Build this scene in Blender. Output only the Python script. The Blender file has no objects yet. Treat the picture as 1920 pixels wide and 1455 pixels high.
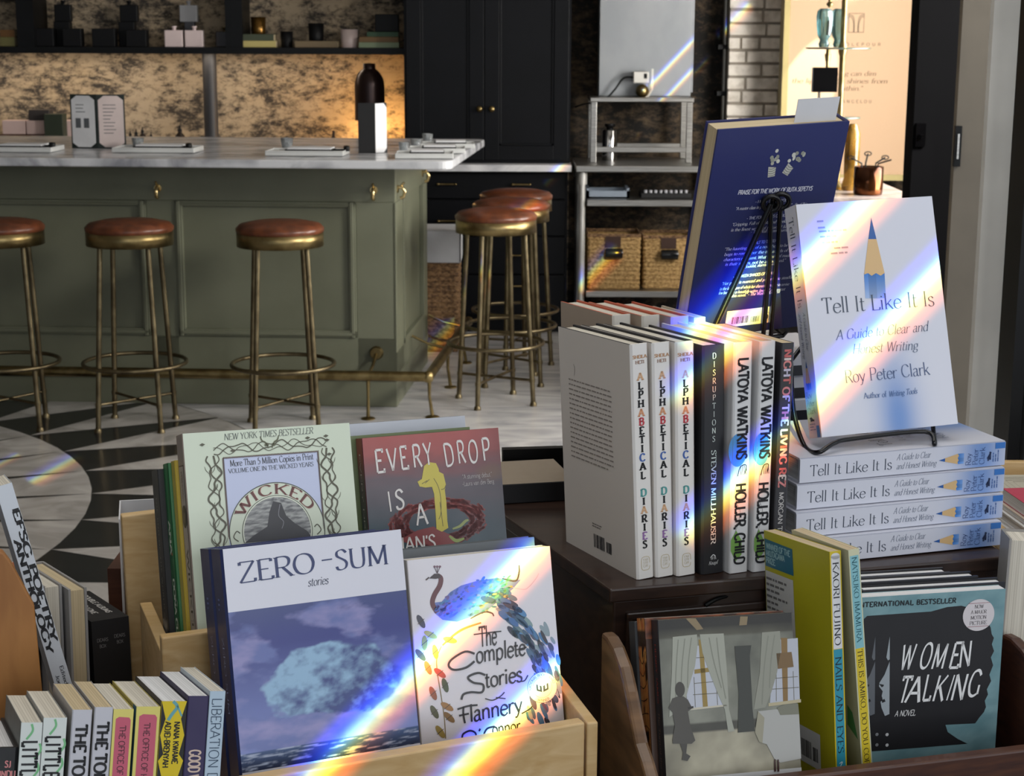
import bpy, bmesh, math, random
from mathutils import Vector, Matrix, noise

# ------------------------------------------------------------------ scene, camera, light
SC = bpy.context.scene
COL = SC.collection
R = math.radians
F_PX, PITCH, ROLL, EYE = 3200.0, R(11.9), 0.004, Vector((0, 0, 1.59))

cam_d = bpy.data.cameras.new('camera')
cam_d.sensor_width = 36.0
cam_d.lens = F_PX / 1920 * 36
cam_d.clip_start = 0.05
cam_d.dof.use_dof = True
cam_d.dof.focus_distance = 1.5
cam_d.dof.aperture_fstop = 30
cam = bpy.data.objects.new('camera', cam_d)
COL.objects.link(cam)
c_f = Vector((0, math.cos(PITCH), -math.sin(PITCH)))
c_u0 = Vector((0, math.sin(PITCH), math.cos(PITCH)))
c_r0 = Vector((1, 0, 0))
c_r = c_r0 * math.cos(ROLL) + c_u0 * math.sin(ROLL)
c_u = -c_r0 * math.sin(ROLL) + c_u0 * math.cos(ROLL)
m3 = Matrix((c_r, c_u, -c_f)).transposed()
cam.matrix_world = Matrix.Translation(EYE) @ m3.to_4x4()
SC.camera = cam
SC.view_settings.view_transform = 'Standard'
SC.view_settings.look = 'None'
SC.view_settings.gamma = 1.0
SC.view_settings.use_curve_mapping = False
SC.view_settings.exposure = 0.0
SC.cycles.use_denoising = True
SC.cycles.max_bounces = 8
SC.cycles.sample_clamp_indirect = 6.0

world = bpy.data.worlds.new('daylight')
SC.world = world
world.use_nodes = True
world.node_tree.nodes['Background'].inputs[0].default_value = (0.75, 0.86, 1.0, 1)
world.node_tree.nodes['Background'].inputs[1].default_value = 0.45


def aim(o, target):
    o.rotation_euler = (Vector(target) - o.location).to_track_quat('-Z', 'Y').to_euler()


def area(name, loc, target, sx, sy, power, color):
    d = bpy.data.lights.new(name, 'AREA')
    d.shape = 'RECTANGLE'
    d.size, d.size_y, d.energy, d.color = sx, sy, power, color
    o = bpy.data.objects.new(name, d)
    COL.objects.link(o)
    o.location = loc
    aim(o, target)
    return o


# daylight through the shop front behind and beside the camera, plus added fill lights
area('shopfront_daylight', (2.3, -4.4, 2.6), (0.0, 3.0, 0.8), 4.4, 3.2, 150, (0.95, 0.97, 1.0))
area('overhead_fill', (0.0, 1.6, 3.22), (0.0, 1.9, 0.0), 2.6, 2.2, 38, (1.0, 0.98, 0.94))  # soft overhead fill, added to brighten book tops and floor
area('side_window_daylight', (2.2, 0.9, 1.9), (-0.4, 3.2, 0.7), 1.8, 1.9, 9, (0.95, 0.97, 1.0))
area('bar_fill', (2.3, 4.95, 2.1), (-0.6, 7.3, 0.6), 1.6, 0.6, 190, (1.0, 0.97, 0.92))  # fill added out of sight behind the greige panel to brighten the bar
area('bar_end_fill', (2.38, 7.1, 1.25), (0.0, 7.8, 0.75), 1.4, 1.5, 165, (1.0, 0.97, 0.92))  # added fill, hidden by the black door, brightens the bar end
area('sign_fill', (2.3, 7.9, 2.5), (1.5, 9.2, 1.4), 0.8, 1.2, 16, (1.0, 0.93, 0.84))  # unseen fill added behind the black door for sign and brick


def spot(name, loc, target, cone, power, color=(1, 1, 1), blend=0.3, size=0.004):
    d = bpy.data.lights.new(name, 'SPOT')
    d.spot_size, d.spot_blend, d.energy, d.color = R(cone), blend, power, color
    d.shadow_soft_size = size
    o = bpy.data.objects.new(name, d)
    COL.objects.link(o)
    o.location = loc
    aim(o, target)
    return o


def spectrum_spot(name, loc, target, cone, power, bands, blend=0.1, straight=False, along=()):
    """Added spot lamp with a rainbow colour ramp imitating split sunlight: parallel spectra falling in one slanting direction.
    bands: (centre, half width) measured across the fan of light, zero on its axis."""
    w = c_r * 0.69 + c_u * 0.72
    o = spot(name, loc, target, cone, power, blend=blend)
    if straight:
        o.rotation_euler = cam.matrix_world.to_euler()
    wl = o.rotation_euler.to_matrix().transposed() @ w
    theta = math.atan2(wl.x, -wl.y)
    gain = 1.0
    d = o.data
    d.use_nodes = True
    nt = d.node_tree
    N, L = nt.nodes, nt.links
    em = N['Emission']
    tc = N.new('ShaderNodeTexCoord')
    sp = N.new('ShaderNodeSeparateXYZ')
    L.new(tc.outputs['Normal'], sp.inputs[0])

    def mth(op, a, b):
        n = N.new('ShaderNodeMath')
        n.operation = op
        for k, v in enumerate((a, b)):
            if isinstance(v, (int, float)):
                n.inputs[k].default_value = v
            else:
                L.new(v, n.inputs[k])
        return n.outputs[0]
    sx = mth('DIVIDE', sp.outputs[0], sp.outputs[2])
    sy = mth('DIVIDE', sp.outputs[1], sp.outputs[2])
    s = mth('ADD', mth('MULTIPLY', sx, math.cos(theta)), mth('MULTIPLY', sy, math.sin(theta)))
    lo, hi = min(c - w for c, w in bands), max(c + w for c, w in bands)
    t = mth('DIVIDE', mth('SUBTRACT', s, lo), hi - lo)
    cr = N.new('ShaderNodeValToRGB')
    L.new(t, cr.inputs[0])
    els = cr.color_ramp.elements
    spec = [(-1.0, (0, 0, 0)), (-0.62, (0.004, 0.004, 0.42)), (-0.36, (0.0, 0.13, 1.0)), (-0.1, (0.55, 1.0, 0.6)),
            (0.14, (1.0, 0.8, 0.07)), (0.45, (0.5, 0.11, 0.012)), (1.0, (0, 0, 0))]
    first = True
    for c, w in bands:
        for k, (p, rgb) in enumerate(spec):
            pos = min(max((c + p * w - lo) / (hi - lo), 0), 1)
            if first:
                e = els[0]
                e.position = pos
                els.remove(els[1])
                first = False
            else:
                e = els.new(pos)
            e.color = (*rgb, 1)
    out = cr.outputs[0]
    if along:  # brightness mask along the bands, keeping only the stretches meant to be lit
        q = mth('ADD', mth('MULTIPLY', sx, -wl.x), mth('MULTIPLY', sy, -wl.y))
        lo, hi = -0.8, 0.4
        c2 = N.new('ShaderNodeValToRGB')
        L.new(mth('DIVIDE', mth('SUBTRACT', q, lo), hi - lo), c2.inputs[0])
        e2 = c2.color_ramp.elements
        for k, (a, v) in enumerate(along):
            e = e2[k] if k < 2 else e2.new(0.99)
            e.position = (a - lo) / (hi - lo)
            e.color = (v, v, v, 1)
        mx = N.new('ShaderNodeMix')
        mx.data_type, mx.blend_type = 'RGBA', 'MULTIPLY'
        mx.inputs[0].default_value = 1
        L.new(out, mx.inputs[6])
        L.new(c2.outputs[0], mx.inputs[7])
        out = mx.outputs[2]
    L.new(out, em.inputs[0])
    em.inputs[1].default_value = gain
    return o


BAND_W = c_r * 0.69 + c_u * 0.72  # slant of the bands in the camera plane
spectrum_spot('rainbow_band_spot', EYE + BAND_W * 0.2, EYE, 150, 500, ((0.0745, 0.0165),), 0.05, True,  # added lamps close to the camera, so their bands stay straight in view
              ((-0.19, 1), (-0.175, 0), (-0.068, 0), (-0.04, 1), (0.12, 1), (0.14, 0)))
spectrum_spot('rainbow_band_spot', EYE + BAND_W * 0.2, EYE, 150, 500, ((0.1335, 0.0165),), 0.05, True,
              ((-0.235, 1), (-0.22, 0), (-0.12, 0), (-0.1, 1), (0.12, 1), (0.14, 0)))
spectrum_spot('rainbow_band_spot', EYE + BAND_W * 0.2, EYE, 150, 1300, ((0.056, 0.02),), 0.05, True,  # extra lamp added for the navy blue hardcover alone
              ((-0.04, 0), (-0.01, 1), (0.04, 1), (0.056, 0)))


def glint(name, px, py, y, cone, power, bands=((0.0, 0.5),), lift=1.1, back=3.4):
    """small spectrum on one distant thing, from its own added spot lamp, unseen in the room"""
    d = c_f + c_r * ((px - 960) / F_PX) - c_u * ((py - 727.5) / F_PX)
    t = EYE + d * (y / d.y)
    k = math.tan(R(cone / 2))
    L = t - c_f * back + BAND_W * lift
    spectrum_spot(name, L, t, cone, power, [(c * k, w * k) for c, w in bands], 0.35)


glint('glint_floor', 104, 884, 6.1, 4.0, 1100)
glint('glint_floor', 10, 868, 6.2, 2.2, 800)
glint('glint_stools', 985, 386, 7.45, 4.6, 2600)
glint('glint_ledge', 1050, 314, 8.86, 2.4, 700)
glint('glint_basket', 1118, 505, 8.9, 5.0, 700)
glint('glint_bar_end', 830, 622, 8.2, 5.6, 560)
glint('glint_tank', 1270, 130, 9.2, 9.0, 900, ((-0.16, 0.1), (0.22, 0.09)), lift=0.55)
glint('glint_brick', 1384, 30, 9.3, 3.2, 500, lift=0.15)
spot('sun_patch_spot', (2.25, 8.2, 3.1), (1.50, 9.0, 1.22), 8.0, 700, (1, .96, .88), blend=0.06, size=.01)  # added spots inside the room, imitating patches of sun on the sign
spot('sun_patch_spot', (2.3, 8.3, 3.2), (1.80, 9.0, 1.95), 7.0, 450, (1, .96, .88), blend=0.06, size=.01)


# ------------------------------------------------------------------ placing


def ray(px, py):
    """direction of the sight line through a pixel of the 1920x1455 photograph"""
    return c_f + c_r * ((px - 960) / F_PX) - c_u * ((py - 727.5) / F_PX)


def at(px, py, y):
    d = ray(px, py)
    return EYE + d * (y / d.y)


def atz(px, py, z):
    d = ray(px, py)
    return EYE + d * ((z - EYE.z) / d.z)


def mpp(y):
    """metres per pixel of things standing at distance y"""
    return y * 0.995 / F_PX


# ------------------------------------------------------------------ colours and materials
def S(h):
    """sRGB hex to linear"""
    h = h.lstrip('#')
    o = []
    for k in (0, 2, 4):
        v = int(h[k:k + 2], 16) / 255
        o.append(v / 12.92 if v <= 0.04045 else ((v + 0.055) / 1.055) ** 2.4)
    return tuple(o)


MATS = {}


def mat(name, col='#808080', rough=0.5, metal=0.0, col2=None, scale=6.0, stretch=(1, 1, 1), lo=0.4, hi=0.62, detail=4.0,
        bump=0.0, bscale=None, coat=0.0, spec=0.5, trans=0.0, ior=1.45, emis=0.0, dist=0.0):
    if name in MATS:
        return MATS[name]
    m = bpy.data.materials.new(name)
    m.use_nodes = True
    N, L = m.node_tree.nodes, m.node_tree.links
    b = N['Principled BSDF']
    c1 = S(col)
    c2 = S(col2) if col2 else tuple(v * 0.88 for v in c1)
    tc = N.new('ShaderNodeTexCoord')
    mp = N.new('ShaderNodeMapping')
    mp.inputs['Scale'].default_value = stretch
    L.new(tc.outputs['Object'], mp.inputs[0])
    nz = N.new('ShaderNodeTexNoise')
    nz.inputs['Scale'].default_value = scale
    nz.inputs['Detail'].default_value = detail
    nz.inputs['Distortion'].default_value = dist
    L.new(mp.outputs[0], nz.inputs['Vector'])
    cr = N.new('ShaderNodeValToRGB')
    cr.color_ramp.elements[0].position, cr.color_ramp.elements[1].position = lo, hi
    cr.color_ramp.elements[0].color, cr.color_ramp.elements[1].color = (*c2, 1), (*c1, 1)
    L.new(nz.outputs['Fac'], cr.inputs[0])
    L.new(cr.outputs[0], b.inputs['Base Color'])
    b.inputs['Roughness'].default_value = rough
    b.inputs['Metallic'].default_value = metal
    b.inputs['Coat Weight'].default_value = coat
    b.inputs['Specular IOR Level'].default_value = spec
    b.inputs['Transmission Weight'].default_value = trans
    b.inputs['IOR'].default_value = ior
    if emis:
        b.inputs['Emission Color'].default_value = (*c1, 1)
        b.inputs['Emission Strength'].default_value = emis
    if bump:
        bp = N.new('ShaderNodeBump')
        bp.inputs['Strength'].default_value = bump
        bp.inputs['Distance'].default_value = 0.01
        src = nz
        if bscale:
            src = N.new('ShaderNodeTexNoise')
            src.inputs['Scale'].default_value = bscale
            src.inputs['Detail'].default_value = 6
            L.new(mp.outputs[0], src.inputs['Vector'])
        L.new(src.outputs['Fac'], bp.inputs['Height'])
        L.new(bp.outputs[0], b.inputs['Normal'])
    MATS[name] = m
    return m


def print_mat(name, rough, coat=0.0):
    """printed paper: the ink colours are stored with the faces"""
    m = bpy.data.materials.new(name)
    m.use_nodes = True
    N, L = m.node_tree.nodes, m.node_tree.links
    b = N['Principled BSDF']
    a = N.new('ShaderNodeVertexColor')
    a.layer_name = 'ink'
    L.new(a.outputs[0], b.inputs['Base Color'])
    nz = N.new('ShaderNodeTexNoise')
    nz.inputs['Scale'].default_value = 60
    mr = N.new('ShaderNodeMapRange')
    mr.inputs['To Min'].default_value = rough * 0.85
    mr.inputs['To Max'].default_value = rough * 1.15
    tc = N.new('ShaderNodeTexCoord')
    L.new(tc.outputs['Object'], nz.inputs['Vector'])
    L.new(nz.outputs['Fac'], mr.inputs['Value'])
    L.new(mr.outputs[0], b.inputs['Roughness'])
    b.inputs['Coat Weight'].default_value = coat
    b.inputs['Coat Roughness'].default_value = 0.25
    b.inputs['Specular IOR Level'].default_value = 0.4
    MATS[name] = m
    return m


GLOSSY = print_mat('printed_gloss', 0.38, 0.15)
MATTE = print_mat('printed_matte', 0.6)

# ------------------------------------------------------------------ mesh builder


class MB:
    def __init__(self, M=None):
        self.v, self.f, self.mi, self.M, self.sm = [], [], [], M, []

    def add(self, verts, faces, mi=0, smooth=False):
        o = len(self.v)
        self.v += [(self.M @ Vector(p)) if self.M else Vector(p) for p in verts]
        for f in faces:
            self.f.append([i + o for i in f])
            self.mi.append(mi)
            self.sm.append(smooth)
        return self

    def box(self, x0, x1, y0, y1, z0, z1, mi=0):
        v = [(x, y, z) for z in (z0, z1) for y in (y0, y1) for x in (x0, x1)]
        return self.add(v, [(0, 2, 3, 1), (4, 5, 7, 6), (0, 1, 5, 4), (2, 6, 7, 3), (0, 4, 6, 2), (1, 3, 7, 5)], mi)

    def prism(self, poly, z0, z1, mi=0, axis='z'):
        n = len(poly)

        def P(a, b, c):
            return {'z': (a, b, c), 'y': (a, c, b), 'x': (c, a, b)}[axis]
        v = [P(a, b, z0) for a, b in poly] + [P(a, b, z1) for a, b in poly]
        fs = [tuple(range(n))[::-1], tuple(range(n, 2 * n))] + [(i, (i + 1) % n, n + (i + 1) % n, n + i) for i in range(n)]
        return self.add(v, fs, mi)

    def lathe(self, prof, c=(0, 0, 0), seg=24, mi=0, smooth=True, cap=True):
        v, f = [], []
        for r, z in prof:
            for k in range(seg):
                a = 2 * math.pi * k / seg
                v.append((c[0] + r * math.cos(a), c[1] + r * math.sin(a), c[2] + z))
        for j in range(len(prof) - 1):
            for k in range(seg):
                k2 = (k + 1) % seg
                f.append((j * seg + k, j * seg + k2, (j + 1) * seg + k2, (j + 1) * seg + k))
        self.add(v, f, mi, smooth)
        if cap:
            self.add(v[:seg], [tuple(range(seg))[::-1]], mi)
            self.add(v[-seg:], [tuple(range(seg))], mi)
        return self

    def tube(self, pts, r, seg=10, mi=0, closed=False, cap=True):
        P = [Vector(p) for p in pts]
        n = len(P)
        rr = r if isinstance(r, (list, tuple)) else [r] * n
        v, f = [], []
        up = None
        for i in range(n):
            if closed:
                t = P[(i + 1) % n] - P[i - 1]
            else:
                t = P[min(i + 1, n - 1)] - P[max(i - 1, 0)]
            t.normalize()
            if up is None:
                up = t.orthogonal().normalized()
            up = (up - t * up.dot(t)).normalized()
            b = t.cross(up)
            for k in range(seg):
                a = 2 * math.pi * k / seg
                v.append(P[i] + (up * math.cos(a) + b * math.sin(a)) * rr[i])
        for i in range(n if closed else n - 1):
            for k in range(seg):
                k2, i2 = (k + 1) % seg, (i + 1) % n
                f.append((i * seg + k, i * seg + k2, i2 * seg + k2, i2 * seg + k))
        self.add(v, f, mi, True)
        if cap and not closed:
            self.add(v[:seg], [tuple(range(seg))[::-1]], mi)
            self.add(v[-seg:], [tuple(range(seg))], mi)
        return self

    def ring(self, c, r, t, seg=36, mi=0):
        return self.tube([(c[0] + r * math.cos(2 * math.pi * k / seg), c[1] + r * math.sin(2 * math.pi * k / seg), c[2]) for k in range(seg)], t, 8, mi, True)

    def build(self, name, mats, parent=None, bevel=0.0, bseg=2):
        me = bpy.data.meshes.new(name)
        me.from_pydata([tuple(p) for p in self.v], [], self.f)
        for m in (mats if isinstance(mats, (list, tuple)) else [mats]):
            me.materials.append(m)
        for p, mi, s in zip(me.polygons, self.mi, self.sm):
            p.material_index = mi
            p.use_smooth = s
        bm = bmesh.new()
        bm.from_mesh(me)
        bmesh.ops.recalc_face_normals(bm, faces=bm.faces)
        bm.to_mesh(me)
        bm.free()
        o = bpy.data.objects.new(name, me)
        COL.objects.link(o)
        if parent:
            o.parent = parent
        if bevel:
            b = o.modifiers.new('edge', 'BEVEL')
            b.width, b.segments, b.limit_method = bevel, bseg, 'ANGLE'
        return o


def tag(o, label, cat, group=None):
    o['label'] = label
    o['category'] = cat
    if group:
        o['group'] = group
    return o


def thing(name, label, cat, loc=(0, 0, 0), rz=0.0, group=None):
    o = bpy.data.objects.new(name, None)
    o.empty_display_size = 0.05
    COL.objects.link(o)
    o.location = loc
    o.rotation_euler = (0, 0, rz)
    return tag(o, label, cat, group)


def struct(o):
    o['kind'] = 'structure'
    return o


def dup(root, loc=None, rz=None, label=None, group=None):
    r = root.copy()
    COL.objects.link(r)
    if loc is not None:
        r.location = loc
    if rz is not None:
        r.rotation_euler = (0, 0, rz)
    if label:
        r['label'] = label
    if group:
        r['group'] = group
    for ch in list(root.children):
        c = ch.copy()
        COL.objects.link(c)
        c.parent = r
        for g in list(ch.children):
            d = g.copy()
            COL.objects.link(d)
            d.parent = c
    return r
# ------------------------------------------------------------------ lettering: pen strokes on a 100-unit capital height
GL = {}
for line in '''A 72 L4,0 36,100|L36,100 68,0|L16,36 56,36
B 62 L12,0 12,100|C12,100 34,100 50,90 52,74 44,58 12,53|C12,53 40,53 56,42 57,26 46,4 12,0
C 72 C64,80 52,96 36,100 16,88 6,50 16,12 36,0 54,4 66,20
D 74 L12,0 12,100|C12,100 40,99 62,84 68,50 62,16 40,1 12,0
E 58 L12,0 12,100|K12,100 52,100 52,86|K12,52 42,52|K12,0 54,0 55,15
F 55 L12,0 12,100|K12,100 52,100 52,86|K12,52 42,52
G 76 C64,80 52,96 36,100 16,88 6,50 16,12 36,0 54,4 66,12|L66,6 66,42
H 76 L12,0 12,100|L64,0 64,100|K12,51 64,51
I 30 L15,0 15,100
J 44 L30,100 30,20|C30,20 24,2 6,2
K 70 L12,0 12,100|L62,100 12,42|L28,58 66,0
L 56 L12,0 12,100|K12,0 52,0 54,17
M 88 L12,0 14,100|K14,100 44,8|K44,8 74,100|L74,100 76,0
N 78 L12,0 12,100|K12,100 66,0|L66,0 66,100
O 78 O39,100 16,88 6,50 16,12 39,0 62,12 72,50 62,88
P 58 L12,0 12,100|C12,100 40,100 54,88 54,66 42,50 12,47
Q 78 O39,100 16,88 6,50 16,12 39,0 62,12 72,50 62,88|K44,16 72,-14
R 66 L12,0 12,100|C12,100 40,100 54,88 54,66 42,50 12,47|L32,48 62,0
S 54 C46,84 36,98 24,100 10,90 10,70 26,56 40,44 46,28 40,8 24,0 10,4 6,18
T 64 L32,0 32,100|K5,85 5,100 59,100 59,85
U 74 L12,100 12,34|C12,36 18,8 37,0 56,8 62,36|L62,34 62,100
V 70 L4,100 36,0|L36,0 66,100
W 96 L4,100 28,0|K28,0 48,96|K48,96 70,0|L70,0 92,100
X 66 L4,0 62,100|L6,100 64,0
Y 66 L4,100 33,48|L62,100 33,48|L33,48 33,0
Z 62 K8,85 8,100 56,100 6,0 56,0 57,16
a 50 C8,50 18,61 30,61 37,50 37,12 44,0 48,3|C37,36 18,32 7,22 8,6 18,-1 30,4 37,14
b 56 L10,104 10,2|C10,44 20,60 34,62 48,50 50,30 44,8 28,-1 10,8
c 48 C44,50 34,62 20,59 8,46 6,28 12,8 26,-1 40,6 45,14
d 58 L46,104 46,0|C46,48 36,61 22,61 8,46 6,28 14,4 26,-1 38,4 46,14
e 50 C8,34 45,36 42,54 28,62 14,56 6,34 10,10 26,-1 40,5 46,14
f 32 L15,80 15,0|C36,98 28,104 18,98 15,80|K2,60 30,60
g 52 O26,62 10,54 8,38 14,26 26,22 40,28 43,42 38,56|C14,26 8,16 16,8 36,6 46,-4 42,-20 26,-26 8,-20 6,-8 16,6|K40,56 50,60
h 58 L10,104 10,0|C10,42 22,59 36,61 45,50 46,38|L46,40 46,0
i 26 L12,62 12,0|D12,84
j 26 L14,62 14,-8|C14,-10 8,-26 -4,-22|D14,84
k 54 L10,104 10,0|L44,62 12,28|L22,38 50,0
l 24 L12,104 12,0
m 86 L10,62 10,0|C10,42 20,58 32,61 40,52 42,40|L42,40 42,0|C42,42 52,58 64,61 72,52 74,40|L74,40 74,0
n 58 L10,62 10,0|C10,42 22,59 36,61 45,50 46,38|L46,40 46,0
o 54 O27,62 10,52 6,31 10,10 27,-1 44,10 48,31 44,52
p 58 L10,62 10,-30|C10,44 20,60 34,62 48,50 50,30 44,8 28,-1 10,10
q 58 L46,62 46,-30|C46,48 36,61 22,61 8,46 6,28 14,4 26,-1 38,4 46,14
r 40 L10,62 10,0|C10,38 18,56 30,62 38,57
s 42 C35,50 28,60 20,62 8,54 10,40 22,32 34,24 36,10 28,0 18,-1 8,4 6,12
t 34 C14,84 14,60 14,14 20,1 32,6|K2,60 30,60
u 58 L10,62 10,20|C10,22 14,2 26,-1 38,6 46,18|L46,62 46,0
v 52 L4,62 26,0|L26,0 48,62
w 76 L4,62 22,0|K22,0 38,58|K38,58 54,0|L54,0 72,62
x 52 L6,62 46,0|L44,62 6,0
y 52 L4,62 27,4|C48,62 27,0 16,-24 4,-24
z 48 K6,60 42,60 6,0 44,0
5 50 K42,100 16,100 12,56|C12,56 28,62 44,50 46,28 36,4 20,0 6,10
- 40 K6,38 34,38
_ 60 K4,40 56,40
. 20 D10,5
, 22 K12,6 6,-14
' 20 K10,100 8,78
" 34 K10,100 8,78|K24,100 22,78
? 50 C8,80 20,98 40,92 42,74 30,56 24,44 24,28|D24,5
: 22 D10,8|D10,50
~ 70 K4,30 66,30
& 76 C66,40 40,4 12,6 10,28 36,54 46,80 32,98 18,84 34,50 68,0'''.split('\n'):
    ch, w, st = line.split(' ', 2)
    strokes = []
    for s in st.split('|'):
        strokes.append((s[0], [tuple(float(q) for q in p.split(',')) for p in s[1:].split(' ')]))
    GL[ch] = (float(w), strokes)


def crom(pts, closed=False, n=5):
    """smooth curve through points"""
    P = [Vector((p[0], p[1])) for p in pts]
    m = len(P)
    out = []
    for i in range(m if closed else m - 1):
        if closed:
            a, b, c, d = P[i - 1], P[i], P[(i + 1) % m], P[(i + 2) % m]
        else:
            a, b, c, d = P[max(i - 1, 0)], P[i], P[i + 1], P[min(i + 2, m - 1)]
        for k in range(n):
            t = k / n
            out.append(0.5 * ((2 * b) + (c - a) * t + (2 * a - 5 * b + 4 * c - d) * t * t + (3 * b - a - 3 * c + d) * t ** 3))
    if not closed:
        out.append(P[-1])
    return out


FONTS = {  # thick, thin, nib angle, serif half width, serif height
    'serif': (11, 4.2, 18, 9, 3.4), 'roman': (13, 5, 18, 10, 4), 'slab': (24, 15, 10, 16, 12), 'light': (7.5, 3.0, 18, 7.5, 2.6),
    'sans': (12, 11, 0, 0, 0), 'bold': (21, 18, 0, 0, 0), 'thin': (7.5, 7.2, 0, 0, 0), 'hand': (13, 8.5, 40, 0, 0), 'heavy': (26, 17, 0, 0, 0),
}


class Ink:
    """printed sheet: coloured faces collected for one mesh"""

    def __init__(self):
        self.v, self.f, self.c = [], [], []

    def face(self, pts, col):
        o = len(self.v)
        self.v += [tuple(p) for p in pts]
        self.f.append(tuple(range(o, o + len(pts))))
        self.c.append(col if isinstance(col[0], (tuple, list)) else [col] * len(pts))

    def build(self, name, m, parent):
        me = bpy.data.meshes.new(name)
        me.from_pydata(self.v, [], self.f)
        at_ = me.color_attributes.new('ink', 'FLOAT_COLOR', 'CORNER')
        flat = []
        for c in self.c:
            for k in c:
                flat += (k[0], k[1], k[2], 1.0)
        at_.data.foreach_set('color', flat)
        me.materials.append(m)
        o = bpy.data.objects.new(name, me)
        COL.objects.link(o)
        o.parent = parent
        return o


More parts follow.
